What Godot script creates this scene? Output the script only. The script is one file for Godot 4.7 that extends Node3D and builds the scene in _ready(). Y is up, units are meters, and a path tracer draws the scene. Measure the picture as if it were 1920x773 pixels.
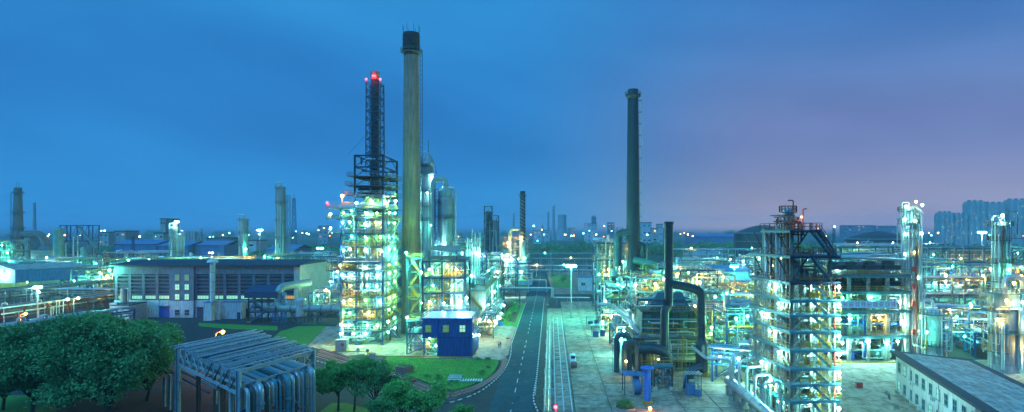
extends Node3D
# Refinery at dusk. Photo pixels (1920 wide) are turned into places on the ground: the lens looks along -z from
# EYE metres up, lines along the plant's road meet at pixel (VX, HY), F is the focal length in pixels.
const F := 1200.0
const HY := 432.0
const VX := 1033.0
const EYE := 32.0
const V0 := Vector3.ZERO
var rng := RandomNumberGenerator.new()
var M := {}
var T := {}
var BOX: ArrayMesh
var CYL: ArrayMesh
var IBM: ArrayMesh
var SPH: ArrayMesh
var HEM: ArrayMesh
var taken := {}
var n_lights := 0

class MB:
	var v := PackedVector3Array()
	var n := PackedVector3Array()
	var ix := PackedInt32Array()
	func quad(a: Vector3, b: Vector3, c: Vector3, d: Vector3) -> void:   # counter-clockwise seen from outside
		var nn := (b - a).cross(c - a)
		if nn.length_squared() < 1e-14: nn = (c - a).cross(d - a)
		nn = nn.normalized()
		var k := v.size()
		v.append_array([a, b, c, d])
		n.append_array([nn, nn, nn, nn])
		ix.append_array([k, k + 2, k + 1, k, k + 3, k + 2])
	func tri(a: Vector3, b: Vector3, c: Vector3) -> void:
		var nn := (b - a).cross(c - a).normalized()
		var k := v.size()
		v.append_array([a, b, c])
		n.append_array([nn, nn, nn])
		ix.append_array([k, k + 2, k + 1])
	func xbox(t: Transform3D) -> void:   # the unit cube under t
		var c := []
		for i in 8: c.append(t * Vector3(-0.5 + (i & 1), -0.5 + ((i >> 1) & 1), -0.5 + ((i >> 2) & 1)))
		for f in [[1, 3, 7, 5], [0, 4, 6, 2], [2, 6, 7, 3], [0, 1, 5, 4], [4, 5, 7, 6], [0, 2, 3, 1]]:
			quad(c[f[0]], c[f[1]], c[f[2]], c[f[3]])
	func box(c: Vector3, s: Vector3) -> void:
		xbox(Transform3D(Basis.from_scale(s), c))
	func bar(a: Vector3, b: Vector3, w: float, h := -1.0) -> void:
		var d := b - a
		var l := d.length()
		if l < 1e-4: return
		d /= l
		var up := Vector3.UP if absf(d.y) < 0.95 else Vector3.RIGHT
		var x := up.cross(d).normalized()
		var y := d.cross(x)
		xbox(Transform3D(Basis(x * w, y * (h if h > 0.0 else w), d * l), (a + b) * 0.5))
	func tube(pts: PackedVector3Array, rs: PackedFloat32Array, seg := 8, caps := true) -> void:
		var k := v.size()
		var m := pts.size()
		var x := V0
		for i in m:
			var d := (pts[mini(i + 1, m - 1)] - pts[maxi(i - 1, 0)]).normalized()
			if i == 0:
				x = (Vector3.UP if absf(d.y) < 0.9 else Vector3.RIGHT).cross(d).normalized()
			else:
				x = (x - d * x.dot(d)).normalized()
			var y := d.cross(x)
			for j in seg:
				var a := TAU * j / seg
				var o := x * cos(a) + y * sin(a)
				v.append(pts[i] + o * rs[mini(i, rs.size() - 1)])
				n.append(o)
		for i in m - 1:
			for j in seg:
				var a := k + i * seg + j
				var b := k + i * seg + (j + 1) % seg
				ix.append_array([a, a + seg, b, b, a + seg, b + seg])
		if caps:
			for e in [0, m - 1]:
				var d := (pts[1] - pts[0]) if e == 0 else (pts[m - 2] - pts[m - 1])
				d = -d.normalized()
				var c := v.size()
				for j in seg:
					v.append(v[k + e * seg + j])
					n.append(d)
				for j in seg - 2:
					if e == 0: ix.append_array([c, c + j + 1, c + j + 2])
					else: ix.append_array([c, c + j + 2, c + j + 1])
	func lathe(prof: Array, seg := 20, c := Vector3.ZERO) -> void:   # [[r, y], ...] from the bottom up
		for i in prof.size() - 1:
			var r0: float = prof[i][0]
			var y0: float = prof[i][1]
			var r1: float = prof[i + 1][0]
			var y1: float = prof[i + 1][1]
			var sl := Vector2(y1 - y0, -(r1 - r0)).normalized()
			var k := v.size()
			for j in seg + 1:
				var a := TAU * j / seg
				var o := Vector3(cos(a), 0, sin(a))
				var nn := Vector3(o.x * sl.x, sl.y, o.z * sl.x)
				v.append(c + o * r0 + Vector3(0, y0, 0)); n.append(nn)
				v.append(c + o * r1 + Vector3(0, y1, 0)); n.append(nn)
			for j in seg:
				var a := k + j * 2
				ix.append_array([a, a + 2, a + 1, a + 1, a + 2, a + 3])
	func mesh() -> ArrayMesh:
		var am := ArrayMesh.new()
		if v.is_empty(): return am
		var arr := []
		arr.resize(Mesh.ARRAY_MAX)
		arr[Mesh.ARRAY_VERTEX] = v
		arr[Mesh.ARRAY_NORMAL] = n
		arr[Mesh.ARRAY_INDEX] = ix
		am.add_surface_from_arrays(Mesh.PRIMITIVE_TRIANGLES, arr)
		return am
	const V0 := Vector3.ZERO

# ---------------------------------------------------------------- places
func g(px: float, py: float, h := 0.0) -> Vector3:          # where the ray of a pixel meets the level h
	var d = F * (EYE - h) / (py - HY)
	return Vector3((px - VX) * d / F, h, -d)
func w(px: float, py: float, d: float) -> Vector3:          # at depth d, taken from the thing's foot on the ground
	return Vector3((px - VX) * d / F, EYE - (py - HY) * d / F, -d)
func gx(px: float, d: float) -> float: return (px - VX) * d / F
func hy(py: float, d: float) -> float: return EYE - (py - HY) * d / F

# ---------------------------------------------------------------- objects and parts
func numbered(nm: String) -> String:
	if not taken.has(nm):
		taken[nm] = 0
		return nm
	taken[nm] += 1
	return "%s_%03d" % [nm, taken[nm]]
func meta(o: Node, label: String, cat: String, group := "") -> void:
	o.set_meta("label", label)
	o.set_meta("category", cat)
	if group: o.set_meta("group", group)
func thing(nm: String, label: String, cat: String, at := V0, turn := 0.0, group := "") -> Node3D:
	var o = Node3D.new()
	o.name = numbered(nm)
	add_child(o)
	o.position = at
	o.rotation.y = turn
	meta(o, label, cat, group)
	return o
func setting(nm: String, mesh: Mesh, m: Material, at := V0) -> MeshInstance3D:
	var o = MeshInstance3D.new()
	o.name = numbered(nm)
	o.mesh = mesh
	o.material_override = m
	add_child(o)
	o.position = at
	o.set_meta("kind", "structure")
	return o
func copy_of(o: Node3D, at: Vector3, turn := 0.0, label := "", sc := 1.0) -> Node3D:
	var c: Node3D = o.duplicate()
	c.name = numbered(str(o.name).rstrip("0123456789").trim_suffix("_"))
	add_child(c)
	c.position = at
	c.rotation.y = turn
	c.scale = Vector3.ONE * sc
	if label: c.set_meta("label", label)
	return c
func part(p: Node, nm: String, mesh: Mesh, m: Material, t := Transform3D.IDENTITY) -> MeshInstance3D:
	var o = MeshInstance3D.new()
	o.name = nm
	o.mesh = mesh
	o.material_override = m
	o.transform = t
	p.add_child(o, true)
	return o
func box(p: Node, nm: String, c: Vector3, s: Vector3, m: Material, ry := 0.0) -> MeshInstance3D:
	return part(p, nm, BOX, m, Transform3D(Basis(Vector3.UP, ry) * Basis.from_scale(s), c))
func along(a: Vector3, b: Vector3, wx: float, wy: float) -> Transform3D:
	var d = b - a
	var l = maxf(d.length(), 0.001)
	d /= l
	var up = Vector3.UP if absf(d.y) < 0.95 else Vector3.RIGHT
	var x = up.cross(d).normalized()
	return Transform3D(Basis(x * wx, d.cross(x) * wy, d * l), (a + b) * 0.5)
func bar(p: Node, nm: String, a: Vector3, b: Vector3, wd: float, m: Material, h := -1.0) -> MeshInstance3D:
	return part(p, nm, BOX, m, along(a, b, wd, h if h > 0 else wd))
func ibar(p: Node, nm: String, a: Vector3, b: Vector3, wd: float, m: Material, h := -1.0) -> MeshInstance3D:
	return part(p, nm, IBM, m, along(a, b, wd, h if h > 0 else wd))
func cyl(p: Node, nm: String, a: Vector3, b: Vector3, r: float, m: Material) -> MeshInstance3D:
	return part(p, nm, CYL, m, along(a, b, r, r))
func lathe(p: Node, nm: String, base: Vector3, prof: Array, m: Material, seg := 20) -> MeshInstance3D:
	var b = MB.new()
	b.lathe(prof, seg)
	return part(p, nm, b.mesh(), m, Transform3D(Basis.IDENTITY, base))
func rounded(pts: Array, r: float, steps := 4) -> PackedVector3Array:
	var out = PackedVector3Array([pts[0]])
	for i in range(1, pts.size() - 1):
		var a: Vector3 = pts[i - 1]
		var b: Vector3 = pts[i]
		var c: Vector3 = pts[i + 1]
		var k = minf(r, minf(a.distance_to(b), b.distance_to(c)) * 0.49)
		var s = b + (a - b).normalized() * k
		var e = b + (c - b).normalized() * k
		for j in steps + 1:
			var t = float(j) / steps
			out.append(s.lerp(b, t).lerp(b.lerp(e, t), t))
	out.append(pts[pts.size() - 1])
	return out
func pipe(p: Node, nm: String, pts: Array, r: float, m: Material, bend := 2.5, seg := 10) -> MeshInstance3D:
	var b = MB.new()
	b.tube(rounded(pts, r * bend), PackedFloat32Array([r]), seg)
	return part(p, nm, b.mesh(), m)
func joined(p: Node, nm: String, b: MB, m: Material) -> MeshInstance3D:
	return part(p, nm, b.mesh(), m)

# ---------------------------------------------------------------- composite parts
func rail_mb(b: MB, pts: Array, h := 1.1, step := 1.6, t := 0.09) -> void:
	for i in pts.size() - 1:
		var a: Vector3 = pts[i]
		var c: Vector3 = pts[i + 1]
		var k = maxi(1, int(a.distance_to(c) / step))
		for j in k + 1:
			var q = a.lerp(c, float(j) / k)
			b.bar(q, q + Vector3(0, h, 0), t)
		for y in [h, h * 0.5]: b.bar(a + Vector3(0, y, 0), c + Vector3(0, y, 0), t * 0.9)
func railing(p: Node, pts: Array, m: Material, h := 1.1, step := 1.6, t := 0.09) -> void:
	var b = MB.new()
	rail_mb(b, pts, h, step, t)
	joined(p, "railing", b, m)
func deck(p: Node, x0: float, x1: float, z0: float, z1: float, y: float, m: Material, rm: Material, gap := false) -> void:
	box(p, "deck", Vector3((x0 + x1) / 2, y, (z0 + z1) / 2), Vector3(x1 - x0, 0.16, z1 - z0), m)
	if rm:
		var a = Vector3(x0, y + 0.08, z0)
		var pts = [a, Vector3(x1, a.y, z0), Vector3(x1, a.y, z1), Vector3(x0, a.y, z1), a]
		railing(p, pts, rm)
func ladder(p: Node, a: Vector3, h: float, m: Material, dir := Vector3.RIGHT, cage := false) -> void:
	var b = MB.new()
	for s in [-0.25, 0.25]: b.bar(a + dir * s, a + dir * s + Vector3(0, h, 0), 0.07)
	var k = int(h / 0.5)
	for i in k: b.bar(a - dir * 0.25 + Vector3(0, i * 0.5 + 0.3, 0), a + dir * 0.25 + Vector3(0, i * 0.5 + 0.3, 0), 0.05)
	if cage:
		var o = dir.cross(Vector3.UP) * 0.7
		for i in int(h / 1.5):
			var y = Vector3(0, 2.2 + i * 1.5, 0)
			if y.y > h: break
			b.bar(a - dir * 0.3 + y, a - dir * 0.3 + o + y, 0.06)
			b.bar(a + dir * 0.3 + y, a + dir * 0.3 + o + y, 0.06)
			b.bar(a - dir * 0.3 + o + y, a + dir * 0.3 + o + y, 0.06)
		for s in [-0.3, 0.0, 0.3]: b.bar(a + dir * s + o + Vector3(0, 2.2, 0), a + dir * s + o + Vector3(0, h, 0), 0.05)
	joined(p, "ladder", b, m)
func stair(p: Node, a: Vector3, c: Vector3, wd: float, m: Material, rm: Material) -> void:
	var d = c - a
	var side = Vector3.UP.cross(d).normalized() * wd * 0.5
	var s = part(p, "stair", null, m)
	var b = MB.new()
	for k in [-1, 1]: b.bar(a + side * k, c + side * k, 0.09, 0.28)
	var n = maxi(3, int(absf(d.y) / 0.25))
	for i in n:
		var q = a.lerp(c, (i + 0.5) / n)
		b.bar(q - side, q + side, 0.26, 0.05)
	s.mesh = b.mesh()
	var r = MB.new()
	for k in [-1, 1]:
		for y in [0.55, 1.05]: r.bar(a + side * k + Vector3(0, y, 0), c + side * k + Vector3(0, y, 0), 0.06)
		for i in 5:
			var q = a.lerp(c, i / 4.0) + side * k
			r.bar(q, q + Vector3(0, 1.05, 0), 0.06)
	part(s, "handrail", r.mesh(), rm)
func ring_deck(p: Node, c: Vector3, r0: float, r1: float, m: Material, rm: Material, a0 := 0.0, a1 := TAU) -> void:
	var b = MB.new()
	var k = 16
	var pts = []
	for i in k + 1:
		var a = lerpf(a0, a1, float(i) / k)
		pts.append(c + Vector3(cos(a) * r1, 0.07, sin(a) * r1))
	for i in k:
		var a = lerpf(a0, a1, float(i) / k)
		var e = lerpf(a0, a1, float(i + 1) / k)
		var A = Vector3(cos(a), 0, sin(a))
		var E = Vector3(cos(e), 0, sin(e))
		var u = Vector3(0, 0.07, 0)
		b.quad(c + A * r0 + u, c + E * r0 + u, c + E * r1 + u, c + A * r1 + u)
		b.quad(c + A * r0 - u, c + A * r1 - u, c + E * r1 - u, c + E * r0 - u)
		b.quad(c + A * r1 + u, c + E * r1 + u, c + E * r1 - u, c + A * r1 - u)
		b.quad(c + A * r0 - u, c + E * r0 - u, c + E * r0 + u, c + A * r0 + u)
	joined(p, "platform", b, m)
	if rm: railing(p, pts, rm, 1.1, 1.2)
func vessel(p: Node, nm: String, base: Vector3, r: float, h: float, m: Material, legs := true) -> void:
	var e = r * 0.5
	var pr = [[0.0, 0.0], [r * 0.6, e * 0.25], [r * 0.9, e * 0.6], [r, e], [r, h - e], [r * 0.9, h - e * 0.6], [r * 0.6, h - e * 0.25], [0.0, h]]
	if not legs: pr[0] = [r, 0.0]; pr[1] = [r, 0.01]; pr[2] = [r, 0.02]
	lathe(p, nm, base, pr, m, 18)
func drum(p: Node, nm: String, c: Vector3, r: float, l: float, m: Material, sm: Material, dir := Vector3.RIGHT) -> void:
	var b = MB.new()
	var e = r * 0.45
	var pts = PackedVector3Array()
	var rs = PackedFloat32Array()
	for q in [[-l / 2, 0.02], [-l / 2 + e * 0.3, r * 0.65], [-l / 2 + e, r], [l / 2 - e, r], [l / 2 - e * 0.3, r * 0.65], [l / 2, 0.02]]:
		pts.append(c + dir * q[0])
		rs.append(q[1])
	b.tube(pts, rs, 16, false)
	var o = joined(p, nm, b, m)
	for s in [-0.3, 0.3]:
		part(o, "saddle", BOX, sm, Transform3D(Basis.from_scale(Vector3(0.3, 0.3, r * 1.5) if absf(dir.x) > 0.5 else Vector3(r * 1.5, 0.3, 0.3)) , c + dir * l * s - Vector3(0, r + 0.05, 0)))
func lamp(p: Node, at: Vector3, e: float, kind := "cool", r := 0.23, lit := true, stem := 1.1, off := Vector3(0, -0.12, 0.5)) -> void:
	if r < 0.26 and r > 0.19 and stem > 0.0: r *= 1.3
	var o = part(p, "lamp", SPH, M["glow_" + kind], Transform3D(Basis.from_scale(Vector3.ONE * r), at))
	if stem > 0.0 and lit: bar(p, "lamp_stem", at - Vector3(0, stem, 0), at - Vector3(0, r * 0.9, 0), 0.07, M.steel_grey)
	if lit:
		var l = OmniLight3D.new()
		l.name = "lamp_light"
		l.light_color = LC[kind]
		l.light_energy = e * LK
		l.light_size = minf(r, 0.22)
		l.position = off / r
		l.omni_range = 120.0
		l.omni_attenuation = 2.0
		l.shadow_enabled = true
		o.add_child(l)
		n_lights += 1
const LK := 0.5
const LC := {"cool": Color(0.38, 1.0, 0.83), "white": Color(0.66, 1.0, 0.98), "cyan": Color(0.32, 1.0, 0.93), "warm": Color(1.0, 0.86, 0.42), "orange": Color(1.0, 0.48, 0.1), "red": Color(1.0, 0.1, 0.08), "green": Color(0.6, 1.0, 0.45)}
func pick(a: Array): return a[rng.randi() % a.size()]
func rr(a: float, b: float) -> float: return rng.randf_range(a, b)
func clutter(p: Node, lo: Vector3, hi: Vector3, n: int, r0: float, r1: float, mats: Array, flat := 0.5) -> void:
	# n pipe runs with elbows, each along the plant's axes
	var s = hi - lo
	for i in n:
		var q = lo + Vector3(s.x * rng.randf(), s.y * rng.randf(), s.z * rng.randf())
		var pts = [q]
		var ax = 1 if rng.randf() > flat else (0 if rng.randf() < 0.6 else 2)
		var k = 2 + rng.randi() % 3
		for j in k:
			var c = q
			c[ax] = lo[ax] + s[ax] * rng.randf()
			if absf(c[ax] - q[ax]) > 0.8:
				pts.append(c)
				q = c
			var nx = rng.randi() % 3
			while nx == ax: nx = rng.randi() % 3
			ax = nx
		if pts.size() > 1: pipe(p, "pipe", pts, rr(r0, r1), M[pick(mats)], 2.5, 8)
func gear(p: Node, lo: Vector3, hi: Vector3, n: int, mats: Array, big := 1.0) -> void:
	# vessels, drums, pumps standing at the level of lo.y
	var s = hi - lo
	for i in n:
		var q = lo + Vector3(s.x * rng.randf(), 0, s.z * rng.randf())
		var t = rng.randf()
		var m: Material = M[pick(mats)]
		if t < 0.4:
			vessel(p, "vessel", q + Vector3(0, 0.3, 0), rr(0.5, 1.2) * big, minf(rr(2.0, 4.5) * big, maxf(s.y, 1.5)), m)
			box(p, "plinth", q + Vector3(0, 0.15, 0), Vector3(1.2, 0.3, 1.2) * Vector3(big, 1, big), M.concrete)
		elif t < 0.75:
			var r = rr(0.45, 0.9) * big
			drum(p, "drum", q + Vector3(0, r + 0.6, 0), r, rr(3, 6) * big, m, M.concrete, Vector3.RIGHT if rng.randf() < 0.6 else Vector3.BACK)
		else:
			box(p, "cabinet", q + Vector3(0, 0.9, 0), Vector3(rr(0.8, 1.8), 1.8, rr(0.6, 1.2)), M[pick(["paint_blue", "grey_paint", "teal_paint"])])
func frame(p: Node, xs: Array, zs: Array, ys: Array, cm: Material, bm: Material, cw := 0.45, bw := 0.32, brace := 1) -> void:
	var top: float = ys[ys.size() - 1]
	for x in xs:
		for z in zs: ibar(p, "column", Vector3(x, 0, z), Vector3(x, top, z), cw, cm)
	for i in range(1, ys.size()):
		var y: float = ys[i]
		for z in zs: ibar(p, "beam", Vector3(xs[0], y - bw * 0.6, z), Vector3(xs[-1], y - bw * 0.6, z), bw * 0.8, bm, bw)
		for x in xs: ibar(p, "beam", Vector3(x, y - bw * 0.6, zs[0]), Vector3(x, y - bw * 0.6, zs[-1]), bw * 0.78, bm, bw * 0.97)
		if brace == 0: continue
		var y0: float = ys[i - 1]
		for k in xs.size() - 1:
			if (i + k) % 2 == 0 or brace == 2:
				var mid: float = (xs[k] + xs[k + 1]) / 2
				bar(p, "brace", Vector3(xs[k], y0, zs[-1] + 0.05), Vector3(mid, y - bw, zs[-1] + 0.05), 0.16, bm)
				bar(p, "brace", Vector3(xs[k + 1], y0, zs[-1] + 0.05), Vector3(mid, y - bw, zs[-1] + 0.05), 0.16, bm)
			else:
				bar(p, "brace", Vector3(xs[k], y0, zs[-1] + 0.05), Vector3(xs[k + 1], y - bw, zs[-1] + 0.05), 0.16, bm)
		for k in zs.size() - 1:
			for x in [xs[0] - 0.05, xs[-1] + 0.05]:
				if i % 2: bar(p, "brace", Vector3(x, y0, zs[k]), Vector3(x, y - bw, zs[k + 1]), 0.16, bm)
				else: bar(p, "brace", Vector3(x, y0, zs[k + 1]), Vector3(x, y - bw, zs[k]), 0.16, bm)
func lattice(p: Node, nm: String, a: Vector3, h: float, w0: float, w1: float, m: Material, step := 3.0, t := 0.14) -> void:
	var b = MB.new()
	var k = maxi(2, int(h / step))
	var ring = func(i: int) -> Array:
		var f = float(i) / k
		var q = lerpf(w0, w1, f) / 2
		var y = a.y + h * f
		return [Vector3(a.x - q, y, a.z - q), Vector3(a.x + q, y, a.z - q), Vector3(a.x + q, y, a.z + q), Vector3(a.x - q, y, a.z + q)]
	for i in k:
		var r0: Array = ring.call(i)
		var r1: Array = ring.call(i + 1)
		for j in 4:
			b.bar(r0[j], r1[j], t)
			b.bar(r1[j], r1[(j + 1) % 4], t * 0.7)
			if i % 2: b.bar(r0[j], r1[(j + 1) % 4], t * 0.6)
			else: b.bar(r0[(j + 1) % 4], r1[j], t * 0.6)
	joined(p, nm, b, m)
func ribbed(p: Node, nm: String, a: Vector3, c: Vector3, h: float, pitch: float, dep: float, m: Material) -> void:
	# upright corrugated sheet from a to c (feet), ribs stand out on the outside
	var b = MB.new()
	var d = c - a
	var l = d.length()
	d /= l
	var o = d.cross(Vector3.UP) * dep
	var u = Vector3(0, h, 0)
	var k = int(l / pitch)
	var st = l / k
	for i in k:
		var q = a + d * st * i
		var f = [q, q + d * st * 0.3, q + d * st * 0.42 + o, q + d * st * 0.88 + o, q + d * st]
		for j in 4: b.quad(f[j], f[j + 1], f[j + 1] + u, f[j] + u)
	joined(p, nm, b, m)
func window(p: Node, c: Vector3, wd: float, h: float, nrm: Vector3, glass: Material, fm: Material, nx := 2, ny := 2) -> void:
	# pane, frame bars and sill on a wall whose outside points along nrm (an axis)
	var sx = Vector3.UP.cross(nrm).normalized()
	var o = part(p, "window", null, fm)
	var b = MB.new()
	for i in nx + 1:
		var q = c + sx * (-wd / 2 + wd * i / nx) + nrm * 0.06
		b.bar(q - Vector3(0, h / 2, 0), q + Vector3(0, h / 2, 0), 0.09)
	for i in ny + 1:
		var q = c + Vector3(0, -h / 2 + h * i / ny, 0) + nrm * 0.061
		b.bar(q - sx * (wd / 2 + 0.04), q + sx * (wd / 2 + 0.04), 0.09)
	b.bar(c - sx * (wd / 2 + 0.15) - Vector3(0, h / 2 + 0.1, 0) + nrm * 0.1, c + sx * (wd / 2 + 0.15) - Vector3(0, h / 2 + 0.1, 0) + nrm * 0.1, 0.26, 0.09)
	o.mesh = b.mesh()
	part(o, "pane", BOX, glass, Transform3D(Basis(sx * wd, Vector3.UP * h, nrm * 0.05), c + nrm * 0.03))
func poly(pts: Array, y: float, thick := 0.0) -> ArrayMesh:     # flat sheet (or slab) over the polygon of ground points
	var p2 = PackedVector2Array()
	for q in pts: p2.append(Vector2(q.x, q.z))
	if Geometry2D.is_polygon_clockwise(p2): p2.reverse()
	var t = Geometry2D.triangulate_polygon(p2)
	var b = MB.new()
	for i in range(0, t.size(), 3):
		var A = Vector3(p2[t[i]].x, y, p2[t[i]].y)
		var B = Vector3(p2[t[i + 1]].x, y, p2[t[i + 1]].y)
		var C = Vector3(p2[t[i + 2]].x, y, p2[t[i + 2]].y)
		if (B - A).cross(C - A).y > 0: b.tri(A, B, C)
		else: b.tri(A, C, B)
	if thick > 0:
		var k = p2.size()
		for i in k:
			var A = Vector3(p2[i].x, y, p2[i].y)
			var B = Vector3(p2[(i + 1) % k].x, y, p2[(i + 1) % k].y)
			var u = Vector3(0, thick, 0)
			b.quad(A, A - u, B - u, B)
	return b.mesh()

# ---------------------------------------------------------------- plants
func leaf_crown(blobs: Array, n: int, size: float) -> ArrayMesh:
	var b = MB.new()
	var twigs = []      # leaves hang in small sprays round the limbs
	for q in blobs:
		for i in clampi(int(q[1] * q[1] * 26.0 / (size * 4.0)), 10, 160):
			var d = Vector3(rng.randfn(), rng.randfn() + 0.25, rng.randfn()).normalized()
			twigs.append([q[0] + Vector3(d.x, d.y * 0.8, d.z) * q[1] * rr(0.62, 1.12), d, minf(q[1] * 0.3, size * rr(1.6, 3.4))])
	for i in n:
		var q: Array = twigs[rng.randi() % twigs.size()]
		var d: Vector3 = q[1]
		var c: Vector3 = q[0] + Vector3(rng.randfn(), rng.randfn() * 0.6, rng.randfn()) * q[2] * 0.6
		var nn = (d * 0.35 + Vector3(rng.randfn(), rng.randfn() + 0.5, rng.randfn()) * 0.7).normalized()
		var x = nn.cross(Vector3(rng.randfn(), rng.randfn(), rng.randfn())).normalized()
		var y = nn.cross(x)
		var s = size * rr(0.6, 1.25)
		var k = b.v.size()
		b.v.append_array([c - x * s, c - y * s * 0.55, c + x * s, c + y * s * 0.55])
		b.n.append_array([nn, nn, nn, nn])
		b.ix.append_array([k, k + 2, k + 1, k, k + 3, k + 2])
	return b.mesh()
func tree(nm: String, label: String, at: Vector3, h: float, r: float, n: int, leaf: float, lm: Material, trunk_h: float, group := "", nb := 14) -> Node3D:
	var p = thing(nm, label, "tree", at, 0, group)
	var blobs = []
	var ch = h - trunk_h
	for i in nb:
		var a = rr(0, TAU)
		var f = rng.randf()
		var y = trunk_h + ch * (0.2 + 0.68 * f)
		var sp = r * 0.86 * sqrt(maxf(0.05, 1.0 - pow(absf(f - 0.35) / 0.75, 2))) * sqrt(rng.randf())
		blobs.append([Vector3(cos(a) * sp, y, sin(a) * sp), r * rr(0.17, 0.36)])
	blobs.append([Vector3(0, trunk_h + ch * 0.5, 0), r * 0.42])
	var b = MB.new()
	var lean = Vector3(rr(-0.05, 0.05) * h, 0, rr(-0.05, 0.05) * h)
	var top = Vector3(0, trunk_h + ch * 0.5, 0) + lean
	b.tube(PackedVector3Array([V0, Vector3(0, trunk_h * 0.5, 0) + lean * 0.2, Vector3(0, trunk_h, 0) + lean * 0.4, top]), PackedFloat32Array([h * 0.026, h * 0.02, h * 0.017, h * 0.006]), 8)
	for q in blobs:
		var s = Vector3(0, trunk_h * rr(0.8, 1.15), 0) + lean * 0.4
		b.tube(PackedVector3Array([s, s.lerp(q[0], 0.55) + Vector3(0, ch * 0.06, 0), q[0]]), PackedFloat32Array([h * 0.011, h * 0.007, h * 0.003]), 6)
	joined(p, "trunk", b, M.bark)
	part(p, "crown", leaf_crown(blobs, n, leaf), lm)
	return p
func bush(nm: String, label: String, at: Vector3, r: float, n: int, leaf: float, lm: Material, group := "") -> Node3D:
	var p = thing(nm, label, "shrub", at, 0, group)
	var blobs = []
	for i in 5:
		var a = rr(0, TAU)
		blobs.append([Vector3(cos(a) * r * 0.4, r * rr(0.55, 0.9), sin(a) * r * 0.4), r * rr(0.4, 0.6)])
	part(p, "crown", leaf_crown(blobs, n, leaf), lm)
	var b = MB.new()
	b.tube(PackedVector3Array([V0, Vector3(0, r * 0.8, 0)]), PackedFloat32Array([r * 0.08, r * 0.05]), 6)
	joined(p, "stem", b, M.bark)
	return p
func body(bones: Array, cell: float) -> ArrayMesh:      # surface nets of smooth-joined tapered capsules [a, b, ra, rb]
	var lo = Vector3(9, 9, 9)
	var hi = -lo
	for q in bones:
		for e in [0, 1]:
			lo = lo.min(q[e] - Vector3.ONE * (q[2 + e] + cell * 3))
			hi = hi.max(q[e] + Vector3.ONE * (q[2 + e] + cell * 3))
	var nx = int((hi.x - lo.x) / cell) + 1
	var ny = int((hi.y - lo.y) / cell) + 1
	var nz = int((hi.z - lo.z) / cell) + 1
	var f = PackedFloat32Array()
	f.resize(nx * ny * nz)
	for k in nz:
		for j in ny:
			for i in nx:
				var q = lo + Vector3(i, j, k) * cell
				var e = 0.0
				for bn in bones:
					var ab: Vector3 = bn[1] - bn[0]
					var t = clampf((q - bn[0]).dot(ab) / maxf(ab.length_squared(), 1e-6), 0, 1)
					var d: float = (q - (bn[0] + ab * t)).length() - lerpf(bn[2], bn[3], t)
					e += exp(-d * 60.0)
				f[i + nx * (j + ny * k)] = -log(maxf(e, 1e-30)) / 60.0
	var b = MB.new()
	var at = {}
	for k in nz - 1:
		for j in ny - 1:
			for i in nx - 1:
				var s = V0
				var c = 0
				for e in [[0,0,0,1,0,0],[0,1,0,1,1,0],[0,0,1,1,0,1],[0,1,1,1,1,1],[0,0,0,0,1,0],[1,0,0,1,1,0],[0,0,1,0,1,1],[1,0,1,1,1,1],[0,0,0,0,0,1],[1,0,0,1,0,1],[0,1,0,0,1,1],[1,1,0,1,1,1]]:
					var u = f[i + e[0] + nx * (j + e[1] + ny * (k + e[2]))]
					var v = f[i + e[3] + nx * (j + e[4] + ny * (k + e[5]))]
					if (u < 0) != (v < 0):
						s += Vector3(e[0], e[1], e[2]).lerp(Vector3(e[3], e[4], e[5]), u / (u - v))
						c += 1
				if c: at[i + nx * (j + ny * k)] = lo + (Vector3(i, j, k) + s / c) * cell
	var st = [1, nx, nx * ny]
	for id in at:
		for ax in 3:
			var o: int = st[ax]
			var p: int = st[(ax + 1) % 3]
			var q: int = st[(ax + 2) % 3]
			if id + o < f.size() and (f[id] < 0) != (f[id + o] < 0) and at.has(id - p) and at.has(id - q) and at.has(id - p - q):
				if f[id] < 0: b.quad(at[id - p - q], at[id - q], at[id], at[id - p])
				else: b.quad(at[id - p - q], at[id - p], at[id], at[id - q])
	return b.mesh()

# ---------------------------------------------------------------- materials
func layer(freq: float, octs: int, sd: int, kind := FastNoiseLite.TYPE_SIMPLEX_SMOOTH, sx := 512, sy := 512) -> PackedByteArray:
	var f = FastNoiseLite.new()
	f.seed = sd
	f.frequency = freq
	f.noise_type = kind
	f.fractal_octaves = octs
	var im = f.get_seamless_image(sx, sy)
	if sx != 512 or sy != 512: im.resize(512, 512, Image.INTERPOLATE_CUBIC)
	im.convert(Image.FORMAT_L8)
	return im.get_data()
func weave(layers: Array, stops: Array) -> ImageTexture:      # layers [bytes, weight]; stops: sRGB colours from low to high
	var out = PackedByteArray()
	out.resize(512 * 512 * 3)
	var lut = []
	for i in 256:
		var t = i / 255.0 * (stops.size() - 1)
		var k = mini(int(t), stops.size() - 2)
		lut.append(stops[k].lerp(stops[k + 1], t - k))
	for i in 512 * 512:
		var s = 0.0
		for l in layers: s += l[0][i] * l[1]
		var c: Color = lut[clampi(int(s), 0, 255)]
		out[i * 3] = c.r8
		out[i * 3 + 1] = c.g8
		out[i * 3 + 2] = c.b8
	var im = Image.create_from_data(512, 512, false, Image.FORMAT_RGB8, out)
	im.generate_mipmaps()
	return ImageTexture.create_from_image(im)
func mk(key: String, c: Color, rough: float, metal := 0.0, tex := "grime", tile := 6.0, bump := 0.0) -> StandardMaterial3D:
	var m = StandardMaterial3D.new()
	m.resource_name = key
	m.albedo_color = c.linear_to_srgb()
	m.roughness = rough
	m.metallic = metal
	if tex:
		m.albedo_texture = T[tex]
		m.uv1_triplanar = true
		m.uv1_world_triplanar = true
		m.uv1_scale = Vector3.ONE / tile
	M[key] = m
	return m
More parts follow.
